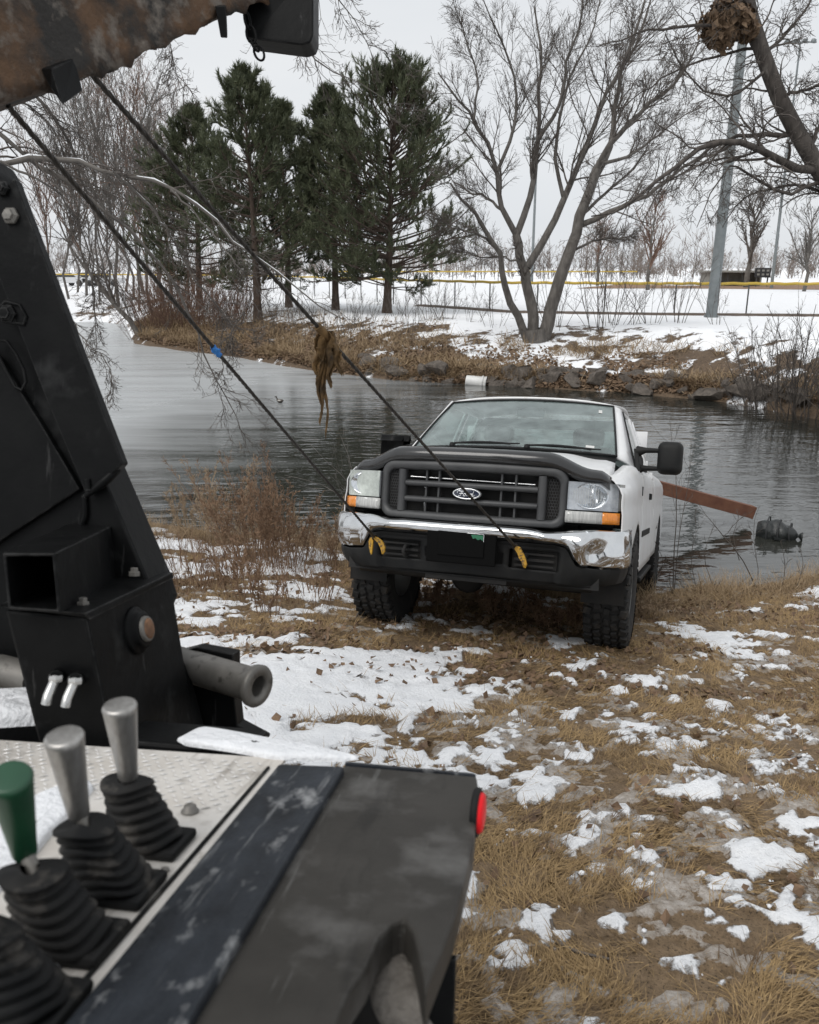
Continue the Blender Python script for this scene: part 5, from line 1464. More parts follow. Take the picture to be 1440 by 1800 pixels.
# ---- tow mirrors
for sx in (-1, 1):
    mi = empty('tow_mirror'); mi.parent = TK
    x0, x1, za, zb = (1.075, 1.275, 1.268, 1.535) if sx > 0 else (1.045, 1.165, 1.27, 1.452)
    bm = bmesh.new(); bmesh.ops.create_cube(bm, size=1)
    for v in bm.verts:
        v.co = Vector((sx * ((x0 + x1) / 2 + v.co.x * (x1 - x0) * (1.0 if v.co.y > 0 else .86)), .62 + v.co.y * .15, (za + zb) / 2 + v.co.z * (zb - za) * (1.0 if v.co.y > 0 else .9)))
    bmesh.ops.bevel(bm, geom=bm.edges[:], offset=.05, segments=4, affect='EDGES', profile=.5)
    me = bpy.data.meshes.new('housing'); bm.to_mesh(me); bm.free()
    for f in me.polygons: f.use_smooth = True
    new_obj('housing', me, M_BLKP, mi)
    mb = MB(); mb.box((sx * (x0 + x1) / 2, .70, (za + zb) / 2), ((x1 - x0) * .8, .006, (zb - za) * .84), bev=.002); mb.build('mirror_glass', M_CHROME, mi)
    mb = MB(); mb.prism([(sx * .93, .46, 1.29), (sx * .94, .80, 1.29), (sx * .93, .80, 1.40), (sx * .895, .64, 1.47)], (sx * .035, 0, 0), bev=.008); mb.build('sail', M_BLKP, mi)
    for zz in ((1.455, 1.315) if sx > 0 else (1.40, 1.31)):
        mb = MB(); mb.tube([(sx * .93, .64, zz - .01), (sx * .99, .62, zz), (sx * (x0 + .03), .61, zz)], [.045, .022, .017], 8); mb.build('arm', M_BLKP, mi)
# ---- wheels
def wheel(name, sx, yc, D=.84):
    Rw = D / 2
    w_ = empty(name, (sx * .86, yc, Rw - .012)); w_.parent = TK
    MM = Matrix.Rotation(R_(90), 4, 'Y')
    h = .150
    prof = [(.21, -.12), (.235, -.135), (.30, -.150), (.36, -.148), (Rw - .03, -.138), (Rw - .012, -.125), (Rw - .012, .125), (Rw - .03, .138), (.36, .148), (.30, .150), (.235, .135), (.21, .12)]
    mb = MB(); mb.lathe(prof, 48, MM)
    nb = 34
    for k in range(nb):
        for j, (hx, wd, off) in enumerate([(-.118, .055, 0), (-.052, .050, .5), (0.012, .046, 0), (.064, .046, .5), (.120, .052, .1)]):
            a = 2 * math.pi * (k + off) / nb
            T = Matrix.Rotation(a, 4, 'X') @ Matrix.Translation((hx, 0, Rw - .004)) @ Matrix.Rotation((.25 if j % 2 else -.25), 4, 'Z')
            s = (wd, 2 * math.pi * Rw / nb * (.70 if j in (0, 4) else .62), .020)
            c = [(-.5, -.5, -.5), (.5, -.5, -.5), (.5, .5, -.5), (-.5, .5, -.5), (-.42, -.42, .5), (.42, -.42, .5), (.42, .42, .5), (-.42, .42, .5)]
            mb.add([(p[0] * s[0], p[1] * s[1], p[2] * s[2]) for p in c], [[4, 5, 6, 7], [0, 1, 5, 4], [1, 2, 6, 5], [2, 3, 7, 6], [3, 0, 4, 7]], False, T)
        for e in (-1, 1):
            T = Matrix.Rotation(2 * math.pi * (k + (.1 if e > 0 else 0)) / nb, 4, 'X') @ Matrix.Translation((e * .142, 0, Rw - .035)) @ Matrix.Rotation(-e * .25, 4, 'Y')
            s = (.014, 2 * math.pi * Rw / nb * .55, .045)
            mb.add([(p[0] * s[0], p[1] * s[1], p[2] * s[2]) for p in [(-.5, -.5, -.5), (.5, -.5, -.5), (.5, .5, -.5), (-.5, .5, -.5), (-.5, -.5, .5), (.5, -.5, .5), (.5, .5, .5), (-.5, .5, .5)]], [[4, 5, 6, 7], [0, 1, 5, 4], [1, 2, 6, 5], [2, 3, 7, 6], [3, 0, 4, 7]], False, T)
    mb.build('tyre', M_TYRE, w_)
    mb = MB(); mb.lathe([(.0, sx * .06), (.07, sx * .07), (.09, sx * .02), (.15, sx * .01), (.18, sx * .06), (.205, sx * .10), (.215, sx * .125), (.215, -sx * .12)], 32, MM); mb.build('rim', M_RIM, w_)
    mb = MB()
    for k in range(8):
        a = 2 * math.pi * k / 8; mb.tube([(sx * .02, .115 * math.cos(a), .115 * math.sin(a)), (sx * .045, .115 * math.cos(a), .115 * math.sin(a))], .012, 6)
    mb.build('lug_nuts', M_RIM, w_)
for sx in (-1, 1):
    wheel('front_wheel', sx, 0.0); wheel('rear_wheel', sx, 3.6)
# ---- chassis seen under the nose
mb = MB()
for sx in (-1, 1): mb.box((sx * .42, 1.8, .56), (.09, 5.2, .16), bev=.01)
mb.box((0, -.55, .60), (.9, .12, .14), bev=.01); mb.box((0, .6, .75), (1.2, 1.0, .5)); mb.box((0, -.25, .95), (1.15, .8, .40)); mb.build('chassis', M_VOID, TK)
mb = MB(); mb.tube([(-.74, 0, .41), (.74, 0, .41)], .055, 12); mb.lathe([(.0, -.12), (.10, -.10), (.14, 0), (.10, .10), (0, .12)], 16, Matrix.Translation((-.22, .02, .41)) @ Matrix.Rotation(R_(90), 4, 'X')); mb.build('front_axle', M_VOID, TK)
mb = MB(); mb.tube([(-.74, 3.6, .41), (.74, 3.6, .41)], .06, 12); mb.build('rear_axle', M_VOID, TK)
mb = MB()
for sx in (-1, 1): mb.tube([(sx * .45, -.60, .56), (sx * .45, 0, .49), (sx * .45, .6, .58)], .03, 6)
mb.tube([(-.65, -.22, .42), (.65, -.18, .44)], .02, 8); mb.build('springs_and_tie_rod', M_VOID, TK)

# ================================================================== RUSTY BEAM BEHIND THE PICKUP
def hollow(mb, F, B, t):
    "rectangular tube between front corners F and rear corners B (4 each, in order), wall fraction t"
    F = [np.array(p) for p in F]; B = [np.array(p) for p in B]
    fc, bc = sum(F) / 4, sum(B) / 4
    Fi = [p + (fc - p) * t for p in F]; Bi = [p + (bc - p) * t for p in B]
    V = [tuple(p) for p in F + B + Fi + Bi]; Q = []
    for k in range(4):
        n = (k + 1) % 4
        Q += [[k, n, 4 + n, 4 + k], [8 + n, 8 + k, 12 + k, 12 + n], [n, k, 8 + k, 8 + n], [4 + k, 4 + n, 12 + n, 12 + k]]
    mb.add(V, Q); return mb
M_RUST = pm('rusty_steel', (0.115, 0.045, 0.026), (0.17, 0.075, 0.042), 7, .8, c3=(0.06, 0.03, 0.02), scale3=14, lo3=.6, hi3=.75, bump=.003, bscale=50)
bA, bB = Vector(at(985, 810, 10.45)), Vector(at(1322, 900, 11.3))
bt = (bB - bA).normalized(); bs = bt.cross(Vector((0, 0, 1))).normalized(); bu = bs.cross(bt)
beam = empty('rusty_beam', tuple(bA)); tag(beam, 'rust brown square steel beam slanting from the truck bed down to the water', 'beam')
L_ = (bB - bA).length; hs = .082
def bq(l): return [tuple(bt * l + bs * (hs * .8 * a) + bu * (hs * b)) for a, b in ((-1, -1), (1, -1), (1, 1), (-1, 1))]
mb = MB(); hollow(mb, bq(L_), bq(0), .12); mb.build('tube', M_RUST, beam, bevel=.004)
mb = MB(); hollow(mb, [tuple(Vector(p) * 1.0 + Vector((0, 0, 0))) for p in [tuple(bt * (L_ + .001) + bs * (hs * .84 * a) + bu * (hs * 1.04 * b)) for a, b in ((-1, -1), (1, -1), (1, 1), (-1, 1))]], [tuple(bt * (L_ - .03) + bs * (hs * .84 * a) + bu * (hs * 1.04 * b)) for a, b in ((-1, -1), (1, -1), (1, 1), (-1, 1))], .16); mb.build('end_collar', M_RUST, beam)

# ================================================================== THE WRECKER IN THE FOREGROUND
_az, _dn = R_(8.0), R_(13.4)
WA = Vector((math.sin(_az) * math.cos(_dn), math.cos(_az) * math.cos(_dn), -math.sin(_dn)))
WL = Vector((math.cos(_az), -math.sin(_az), 0)); WN = WL.cross(WA).normalized()
CAMV = Vector((0, 0, HC)); WO = CAMV - WN * .48
WM = Matrix((( WL.x, WA.x, WN.x, WO.x), (WL.y, WA.y, WN.y, WO.y), (WL.z, WA.z, WN.z, WO.z), (0, 0, 0, 1)))
WI = WM.inverted()
WK = empty('tow_truck', tuple(WO)); WK.rotation_mode = 'QUATERNION'; WK.rotation_quaternion = WM.to_quaternion()
tag(WK, 'black tow truck in the foreground with control levers, mast and muddy boom overhead', 'tow truck')
def wl(px, py, w_=0.0):
    "point of the truck body's level w_ seen at that pixel, in the truck's own frame"
    r = Vector(ray(px, py)); t = (-.48 + w_) / r.dot(WN)
    return WI @ (CAMV + r * t)
def wd(px, py, d): return WI @ Vector(at(px, py, d))
M_BLK = pm('black_body_paint', (0.0035, 0.0037, 0.004), (0.007, 0.0073, 0.0075), 5, .42, c3=(0.03, 0.031, 0.031), scale3=7, lo3=.60, hi3=.80, bump=.0015, bscale=25, rvar=.12, spec=.09)
edge_wear(M_BLK, (0.075, 0.075, 0.074))
scratches(M_BLK, (0.05, 0.05, 0.05), 30, (1, 1, 10), (0.4, 0, 0.2), .64, .70, .6)
M_FEND = pm('dusty_fender', (0.024, 0.022, 0.019), (0.042, 0.039, 0.035), 6, .50, spec=.22, c3=(0.15, 0.147, 0.142), scale3=7, lo3=.50, hi3=.84, bump=.0008, bscale=30, rvar=.15)
M_RAIL = pm('scuffed_rail', (0.006, 0.0075, 0.010), (0.028, 0.033, 0.041), 10, .42, spec=.22, c3=(0.28, 0.285, 0.29), scale3=24, lo3=.57, hi3=.74, stretch=(1, .55, 1), bump=.002, bscale=60, rvar=.15)
M_ALU = pm('dirty_aluminium', (0.54, 0.505, 0.46), (0.70, 0.68, 0.65), 6, .48, .1, c3=(0.22, 0.19, 0.155), scale3=12, lo3=.56, hi3=.76, bump=.001, bscale=50)
scratches(M_FEND, (0.16, 0.16, 0.155), 40, (1, 16, 1), (0, 0, .5), .62, .68, .35)
scratches(M_FEND, (0.012, 0.011, 0.010), 14, (1, 5, 1), (0, 0, -.3), .56, .66, .6)
scratches(M_RAIL, (0.22, 0.225, 0.23), 45, (1, 14, 1), (0, 0, .15), .60, .68, .5)
scratches(M_ALU, (0.20, 0.175, 0.145), 30, (1, 10, 1), (0, 0, .6), .58, .68, .5)
M_ALUB = pm('tread_plate', (0.55, 0.54, 0.52), (0.70, 0.69, 0.68), 8, .34, .3, c3=(0.25, 0.24, 0.22), scale3=14)
M_BRUSH = pm('brushed_knob', (0.30, 0.29, 0.275), (0.42, 0.41, 0.395), 20, .42, .85, stretch=(6, 6, .3))
M_GRNK = pm('green_knob', (0.006, 0.042, 0.020), (0.012, 0.065, 0.030), 10, .4)
M_BOOT = pm('rubber_boot', (0.006, 0.0065, 0.007), (0.014, 0.0135, 0.013), 9, .66, spec=.2, c3=(0.11, 0.10, 0.088), scale3=18, lo3=.54, hi3=.78)
M_GALV = pm('worn_grey_steel', (0.115, 0.11, 0.10), (0.19, 0.18, 0.165), 12, .5, .4, c3=(0.06, 0.056, 0.05), scale3=25)
M_MUD = pm('mud_caked_boom', (0.020, 0.018, 0.016), (0.095, 0.052, 0.026), 5, .85, c3=(0.15, 0.13, 0.11), scale3=13, lo3=.53, hi3=.68, bump=.012, bscale=22, lo=.45, hi=.62)
M_CRUST = pm('mud_crust', (0.10, 0.085, 0.07), (0.19, 0.165, 0.14), 18, .9, bump=.01, bscale=50)
M_RED = pm('red_lens', (0.80, 0.010, 0.016), (0.70, 0.006, 0.012), 40, .35, spec=.25)
M_SLUSH = pm('frozen_slush', (0.10, 0.088, 0.075), (0.24, 0.22, 0.195), 30, .75, bump=.012, bscale=70, c3=(0.05, 0.045, 0.04), scale3=30)
M_HOSE = pm('zinc_fitting', (0.5, 0.5, 0.49), None, rough=.3, metal=.8)
M_NUTR = pm('rusty_pin', (0.10, 0.05, 0.025), (0.20, 0.10, 0.05), 40, .7)
# fender panel with wheel-arch cut-out
pan = [(605, 1345), (838, 1364), (842, 1388), (833, 1480), (817, 1547), (800, 1613), (775, 1676), (748, 1742), (742, 1717), (735, 1676), (725, 1634), (710, 1615), (692, 1622), (667, 1647), (646, 1697), (617, 1738), (585, 1812), (555, 1880), (530, 1960), (230, 1960)]
fe = empty('fender'); fe.parent = WK
mb = MB(); mb.prism([wl(*p) for p in pan], (0, 0, -.040)); mb.build('top_panel', M_FEND, fe, bevel=.006)
a_, b_ = wl(606, 1343), wl(838, 1362)
mb = MB(); mb.hexa([a_ + Vector((0, 0, -.03)), b_ + Vector((0, 0, -.03)), b_ + Vector((-.005, .035, -.03)), a_ + Vector((0, .035, -.03)), a_ + Vector((0, 0, .004)), b_ + Vector((0, 0, .002)), b_ + Vector((-.02, .022, -.006)), a_ + Vector((0, .022, -.004))], bev=.003); mb.build('rear_edge', M_RAIL, fe)
# red marker lamp on the outer edge
mk = empty('marker_light'); mk.parent = WK
q = wl(834, 1428) + Vector((.004, 0, .0))
MM = Matrix.Translation(q) @ Matrix.Rotation(R_(-6), 4, 'Z') @ Matrix.Rotation(R_(90), 4, 'Y')
mb = MB(); mb.lathe([(.0, -.006), (.032, -.006), (.034, -.002), (.033, .003), (.030, .004), (.028, .003)], 28, MM); mb.build('grommet', M_BOOT, mk)
mb = MB(); mb.lathe([(.0275, .0), (.0275, .006), (.025, .009), (.016, .0108), (.0, .011)], 28, MM); mb.build('lens', M_RED, mk)
# raised scuffed rail between fender and control deck
ra, rb, rc, rdn = wl(490, 1335, .012), wl(606, 1346, .012), wl(231, 1960, .012), wl(-35, 1960, .012)
mb = MB(); mb.hexa([ra + Vector((0, 0, -.06)), rb + Vector((0, 0, -.022)), rc + Vector((0, 0, -.022)), rdn + Vector((0, 0, -.06)), ra + Vector((0, 0, -.006)), rb, rc, rdn + Vector((0, 0, -.006))], bev=.005); mb.build('rail', M_RAIL, WK)
# control deck
DW = -.035
dk_ = empty('control_deck'); dk_.parent = WK
p1, p2, p3, p4 = wl(492, 1333, DW), wl(-45, 1975, DW), wl(-900, 1700, DW), wl(-700, 1255, DW)
mb = MB(); mb.prism([p1 + Vector((.01, 0, 0)), p2 + Vector((.01, 0, 0)), p3, p4], (0, 0, -.006)); mb.build('deck_plate', M_ALU, dk_)
mb = MB(); e0, e1 = wl(478, 1352, DW), wl(-30, 1950, DW); mb.tube([e0 + Vector((-.006, 0, .002)), e1 + Vector((-.006, 0, .002))], .003, 6); mb.build('edge_seam', M_BOOT, dk_)
mb = MB()
ln = (p1 - p4); 
cnt = 0
for i in range(13):
    for j in range(46):
        c = wl(492 - 0, 1340, DW) + Vector((-.03 - .021 * j - (.0105 if i % 2 else 0), -.018 - .0155 * i, .001))
        if i > 6 and j < 9 - (i - 6) * 0 and False: continue
        a = .6 if (i + j) % 2 else -.6
        dx, dy = .0085 * math.cos(a), .0085 * math.sin(a); nx, ny = -.0022 * math.sin(a), .0022 * math.cos(a)
        P = [c + Vector((-dx, -dy, 0)), c + Vector((nx, ny, 0)), c + Vector((dx, dy, 0)), c + Vector((-nx, -ny, 0)), c + Vector((0, 0, .0022))]
        mb.add([tuple(p) for p in P], [[0, 1, 4], [1, 2, 4], [2, 3, 4], [3, 0, 4]]); cnt += 1
lg = mb.build('tread_lugs', M_ALUB, dk_); lg['kind'] = 'stuff'
mb = MB(); c = wl(334, 1428, DW); mb.lathe([(.013, 0), (.013, .003), (.010, .004), (.009, .010), (.005, .012), (0, .012)], 12, Matrix.Translation(c)); mb.build('bolt', M_GALV, dk_)
mb = MB(); c = wl(290, 1532, DW); mb.lathe([(.006, 0), (.005, .004), (0, .005)], 10, Matrix.Translation(c)); mb.build('screw', M_GALV, dk_)
# control levers in their rubber boots
LVN = [0]
def lever(base, top, h0, h1, mat, label):
    LVN[0] += 1; ph = LVN[0] * 2.3
    lv = empty('lever'); lv.parent = WK; lv['label'] = label
    b = wl(*base, DW); t = wl(*top, DW + .095)
    ax = t - b
    mb = MB()
    # square flange
    Mz = Matrix.Translation(b) @ Matrix.Rotation(R_(0), 4, 'Z')
    mb.box((0, 0, .007), (.094, .080, .014), Mz, bev=.006)
    prof = []
    nB = 6
    for k in range(nB):
        z0 = .012 + .013 * k; ro = .0435 - .0022 * k
        prof += [(ro - .007, z0), (ro, z0 + .004), (ro + .0005, z0 + .007), (ro - .005, z0 + .012)]
    prof += [(.034, .092), (.033, .095), (.012, .097), (.0095, .100)]
    n = 28; V = []; 
    for r, z in prof:
        f = z / .097
        sq = (1 - f) * .5
        for j in range(n):
            a = 2 * math.pi * j / n
            k = 1 / max(abs(math.cos(a)), abs(math.sin(a)))
            rr = r * (1 * (1 - sq) + min(k, 1.22) * sq)
            V.append(b + ax * f + Vector((rr * math.cos(a), rr * math.sin(a), .005 * math.sin(3 * a + 20 * z + ph) * (1 - f) + .003 * math.sin(2 * a + ph) * f)))
    F = [[i * n + j, i * n + (j + 1) % n, (i + 1) * n + (j + 1) % n, (i + 1) * n + j] for i in range(len(prof) - 1) for j in range(n)]
    mb.add([tuple(p) for p in V], F, True); mb.build('boot', M_BOOT, lv)
    s = Vector(h0); e = Vector(h1); d = (e - s)
    up = d.normalized(); MM = Matrix.Translation(s) @ up.to_track_quat('Z', 'Y').to_matrix().to_4x4(); Lh = d.length
    mb = MB(); mb.tube([b + ax * .8, s + up * .01], .0075, 10); mb.build('shaft', M_GALV, lv)
    mb = MB(); mb.lathe([(.0, 0), (.011, .0), (.0125, .004), (.0135, .02), (.0205, Lh * .90), (.0215, Lh * .965), (.0195, Lh * .995), (.017, Lh), (0, Lh)], 24, MM); mb.build('knob', mat, lv)
def hl_pts(bot, top, h=.105):
    b0 = wl(*bot, DW + .10); t0 = wl(*top, DW + .10 + h); return b0, t0
lever((268, 1488), (222, 1372), *hl_pts((226, 1368), (210, 1238)), M_BRUSH, 'rearmost lever with a brushed metal knob')
lever((206, 1568), (146, 1450), *hl_pts((139, 1434), (112, 1292)), M_BRUSH, 'second lever from the rear with a brushed metal knob')
lever((128, 1662), (55, 1530), *hl_pts((44, 1502), (16, 1364)), M_GRNK, 'lever with a dark green knob')
lever((46, 1778), (-40, 1640), *hl_pts((-58, 1610), (-100, 1470)), M_BRUSH, 'nearest lever, its knob outside the frame')
# dark mudflap and slush-caked tube inside the wheel arch
q1, q2 = wl(775, 1690, -.06), wl(800, 1690, -.06)
mb = MB(); mb.hexa([wl(690, 1690, -.06) + Vector((0, 0, -.5)), wl(802, 1688, -.06) + Vector((0, 0, -.5)), wl(802, 1688, -.06) + Vector((0, .012, -.5)), wl(690, 1690, -.06) + Vector((0, .012, -.5)), wl(690, 1690, -.06), wl(802, 1688, -.06), wl(802, 1688, -.06) + Vector((0, .012, 0)), wl(690, 1690, -.06) + Vector((0, .012, 0))], bev=.002); mb.build('mud_flap', M_BLK, WK)
path = resample(np.array([tuple(wl(*p)) for p in ((690, 1668, -.085), (690, 1700, -.07), (700, 1740, -.07), (712, 1790, -.09), (718, 1860, -.16), (716, 1900, -.25))]), 30)
G = []
for i, p in enumerate(path):
    t_ = path[min(i + 1, 29)] - path[max(i - 1, 0)]; t_ = Vector(t_).normalized(); u1 = t_.orthogonal().normalized(); u1 = Vector((1, 0, 0)) - t_ * t_.x; u1.normalize(); u2 = t_.cross(u1)
    r0 = .028 + .004 * math.sin(i * .9)
    row = []
    for j in range(25):
        a = 2 * math.pi * j / 24
        rr = r0 * (1 + .35 * (float(fbm(np.array(i * .35), np.array(3 * math.cos(a) + 9), 5, 3)) - .5) + .40 * (float(vnoise(np.array(i * .9), np.array(4 * math.sin(a) + 20), 8)) - .5))
        row.append(tuple(Vector(p) + (u1 * math.cos(a) + u2 * math.sin(a)) * rr))
    G.append(row)
mb = MB(); mb.grid(G); mb.build('slush_caked_tube', M_SLUSH, WK, subd=1)
mb = MB(); xr = wl(748, 1742).x - .012; yt = wl(705, 1612).y; mb.box((xr - .34, yt + .02, -.23), (.62, 1.06, .06)); mb.build('arch_shade_slab', M_VOID, WK)  # black slab added below the arch opening to give it a shaded inside
# body below the deck, down to the ground, and its rear wheels
c0 = wl(838, 1364); zg = -1.15
mb = MB(); mb.box((-.90, .30, -.45), (1.40, 1.7, .40), bev=.01); mb.build('body', M_BLK, WK)
for ux in (-1.35, -.12):
    mb = MB(); mb.lathe([(.26, -.13), (.40, -.14), (.47, -.12), (.48, 0), (.47, .12), (.40, .14), (.26, .13), (.0, .08)], 36, Matrix.Translation((ux, -.05, -.72)) @ Matrix.Rotation(R_(90), 4, 'Y')); mb.build('wheel', M_TYRE, WK)
# ---- mast
def wp(px, py, v):
    "point of the upright plane v metres back along the truck seen at that pixel"
    o = WI @ CAMV; r = (WI.to_3x3()) @ Vector(ray(px, py)); return o + r * ((v - o.y) / r.y)
VM = 1.76
mast = empty('mast'); mast.parent = WK
mb = MB(); mb.prism([wp(p[0], p[1], VM) for p in [(-260, 240), (10, 292), (26, 300), (44, 330), (52, 372), (60, 392), (150, 640), (222, 822), (302, 1008), (314, 1046), (299, 1082), (319, 1148), (340, 1200), (364, 1290), (368, 1312), (60, 1312), (-100, 1000), (-300, 700)]], (0, -.12, 0), bev=.006); mb.build('column', M_BLK, mast)
mb = MB(); mb.prism([wp(p[0], p[1], VM - .148) for p in [(8, 330), (24, 312), (46, 372), (215, 815), (185, 848), (150, 868), (80, 700), (-10, 470), (-60, 380)]], (0, .03, 0), bev=.004); mb.build('flange_plate', M_BLK, mast)
mb = MB(); mb.prism([wp(p[0], p[1], VM - .138) for p in [(-120, 520), (0, 630), (70, 742), (140, 860), (-60, 990), (-200, 900)]], (0, .022, 0), bev=.004); mb.build('gusset_plate', M_BLK, mast)
mb = MB(); mb.tube([wp(150, 872, VM - .14), wp(180, 850, VM - .15), wp(205, 826, VM - .135), wp(212, 818, VM - .12)], [.006, .010, .009, .006], 8); mb.build('weld_bead', M_BLK, mast)
mb = MB(); mb.tube([wp(148, 872, VM - .126), wp(150, 905, VM - .126), wp(130, 960, VM - .126)], .006, 6); mb.tube([wp(154, 842, VM - .15), wp(156, 862, VM - .15)], .006, 6); mb.build('weld_bead', M_BLK, mast)
for (ax_, ay_, rr_) in ((5, 332, .016), (20, 380, .018), (14, 552, .02)):
    mb = MB(); c = wp(ax_, ay_, VM - .15); mb.lathe([(rr_, 0), (rr_, .006), (rr_ * .7, .010), (rr_ * .6, .016), (0, .017)], 6, Matrix.Translation(c) @ Matrix.Rotation(R_(90), 4, 'X'), smooth=False); mb.build('bolt', M_GALV if ay_ == 380 else M_BLK, mast)
def slot(pts, v):
    mb = MB(); P = [wp(p[0], p[1], v) for p in pts]; mb.tube(P + [P[0]], .0035, 6, cap=False); return mb.build('slot_rim', M_BLK, mast)
slot([(12, 600), (28, 622), (42, 650), (46, 672), (38, 686), (26, 680), (10, 650), (-10, 610), (-6, 596)], VM - .142)
slot([(10, 530), (34, 536), (46, 556), (42, 570), (10, 566), (-8, 548)], VM - .150)
# square receiver tube
tf = [(4, 972), (96, 972), (106, 1078), (14, 1072)]; tr_ = [(148, 908), (222, 912), (230, 1012), (160, 1010)]
mb = MB(); hollow(mb, [wd(p[0], p[1], 1.42) for p in tf], [wd(p[0], p[1], 1.86) for p in tr_], .12); mb.build('receiver_tube', M_BLK, mast, bevel=.004)
mb = MB(); mb.add([tuple(wd(p[0], p[1], 1.80)) for p in tr_], [[0, 1, 2, 3]]); mb.build('tube_plug', M_VOID, mast)
# pivot housing with its pin
mb = MB(); mb.hexa([wd(70, 1318, 1.50), wd(200, 1318, 1.48), wd(352, 1330, 1.82), wd(260, 1318, 1.86), wd(8, 1072, 1.47), wd(152, 1086, 1.45), wd(300, 1012, 1.84), wd(120, 1000, 1.88)], bev=.006); mb.build('pivot_housing', M_BLK, mast)
mb = MB(); mb.hexa([wd(150, 1086, 1.443), wd(158, 1090, 1.446), wd(306, 1016, 1.838), wd(300, 1012, 1.84), wd(-5, 1066, 1.455), wd(150, 1078, 1.435), wd(304, 1006, 1.83), wd(130, 992, 1.87)], bev=.002); mb.build('top_plate', M_BLK, mast)
for bx, by in ((146, 1066), (236, 1012)):
    mb = MB(); c = wd(bx, by, 1.50 if bx < 200 else 1.68); mb.lathe([(.012, 0), (.012, .008), (.008, .009), (.008, .016), (0, .017)], 6, Matrix.Translation(c), smooth=False); mb.build('bolt', M_GALV, mast)
nA, nB, nC = wd(152, 1180, 1.47), wd(300, 1110, 1.83), wd(230, 1250, 1.6)
fn = (Vector(nB) - Vector(nA)).cross(Vector(nC) - Vector(nA)).normalized()
if fn.x < 0: fn = -fn
pc = wd(240, 1108, 1.63)
MM = Matrix.Translation(pc) @ fn.to_track_quat('Z', 'Y').to_matrix().to_4x4()
mb = MB(); mb.lathe([(.048, -.05), (.048, .002), (.045, .006), (.038, .007), (.037, .016), (.034, .019), (.026, .019)], 28, MM); mb.build('bushing', M_BLK, mast)
mb = MB(); mb.lathe([(.026, .01), (.026, .024), (.0235, .027), (.020, .027)], 24, MM); mb.build('pin_collar', M_GALV, mast)
mb = MB(); mb.lathe([(.0205, .01), (.0205, .028), (.017, .030), (0, .030)], 20, MM); mb.build('pin', M_NUTR, mast)
# hydraulic fittings
for (a0, a1) in (((98, 1192), (84, 1224)), ((132, 1196), (118, 1228))):
    mb = MB(); mb.tube([wd(a0[0] + 12, a0[1] - 12, 1.52), wd(a0[0], a0[1], 1.45)], .014, 10); mb.build('hose_socket', M_BLK, mast)
    mb = MB(); mb.tube([wd(a0[0], a0[1], 1.45), wd(a1[0], a1[1], 1.42), wd(a1[0] - 3, a1[1] + 14, 1.42)], .0085, 10); mb.lathe([(.012, -.006), (.013, 0), (.012, .006)], 6, Matrix.Translation(wd(a0[0], a0[1], 1.445)), smooth=False); mb.build('hose_fitting', M_HOSE, mast)
mb = MB(); mb.tube([wd(-120, 1190, 1.75), wd(0, 1180, 1.75), wd(62, 1196, 1.72)], .036, 14); mb.build('cross_pipe', M_GALV, mast)
# roller pipe sticking out to the right, with its dark bracket
rp0, rp1 = Vector(wd(290, 1158, 1.95)), Vector(wd(456, 1207, 1.80)); dx_ = (rp1 - rp0).normalized(); Lr = (rp1 - rp0).length
MM = Matrix.Translation(rp0) @ dx_.to_track_quat('Z', 'Y').to_matrix().to_4x4()
mb = MB(); mb.lathe([(.038, 0), (.038, Lr - .035), (.041, Lr - .02), (.0465, Lr - .014), (.0475, Lr - .004), (.045, Lr), (.024, Lr), (.024, Lr - .012), (.023, Lr - .10), (0, Lr - .10)], 32, MM); mb.build('roller_pipe', M_GALV, mast)
mb = MB(); mb.prism([wp(p[0], p[1], 1.80) for p in [(300, 1150), (345, 1138), (410, 1150), (410, 1165), (413, 1240), (417, 1275), (464, 1300), (464, 1306), (300, 1318)]], (0, .05, 0), bev=.003); mb.build('roller_bracket', M_BLK, mast)
# mast foot and the drop side behind
mb = MB(); mb.box(wl(270, 1300, DW) + Vector((0, .06, -.02)), (.36, .12, .03), bev=.008); mb.build('foot', M_BLK, mast)
# ---- boom overhead, caked in mud
boom = empty('boom'); boom.parent = WK
e = [(-420, 300, 1.72), (0, 180, 2.02), (132, 136, 2.2), (262, 82, 2.4), (330, 48, 2.5), (420, 14, 2.68), (470, -8, 2.78)]
rows = []
rgb = np.random.default_rng(8)
E3 = resample(np.array([tuple(wd(*p)) for p in e]), 130)
bdir = Vector(E3[-1] - E3[0]).normalized(); bside = bdir.cross(Vector((0, 0, 1))).normalized(); bup = bside.cross(bdir)
if bside.x > 0: bside = -bside
for i, p in enumerate(E3):
    w0 = .035 * (float(fbm(np.array(i * .12), np.array(1.0), 3, 3)) - .5)
    row = []
    prof = [(.34, .02), (.34, .34), (.0, .36)] 
    sec = []
    for k in range(9): sec.append((.34 * (1 - k / 8) ** 1.3, .0))           # underside, left to right
    for k in range(1, 14): sec.append((.0, .42 * k / 13))            # right side face, upwards
    sec.append((.34, .42)); sec.append((.34, .0))
    for j, (s_, h_) in enumerate(sec):
        n_ = float(fbm(np.array(i * .16 + 3), np.array(j * .45 + 5), 14, 5, .7)) - .5
        edge_ = math.exp(-((j - 8.5) / 2.2) ** 2)
        q = Vector(p) + bside * (s_ + .02 * n_) + bup * (h_ - edge_ * (.16 * max(0, n_ + .10)) + .03 * n_ - w0 * edge_)
        row.append(tuple(q))
    rows.append(row)
mb = MB(); mb.grid(rows); mb.build('boom_beam', M_MUD, boom)
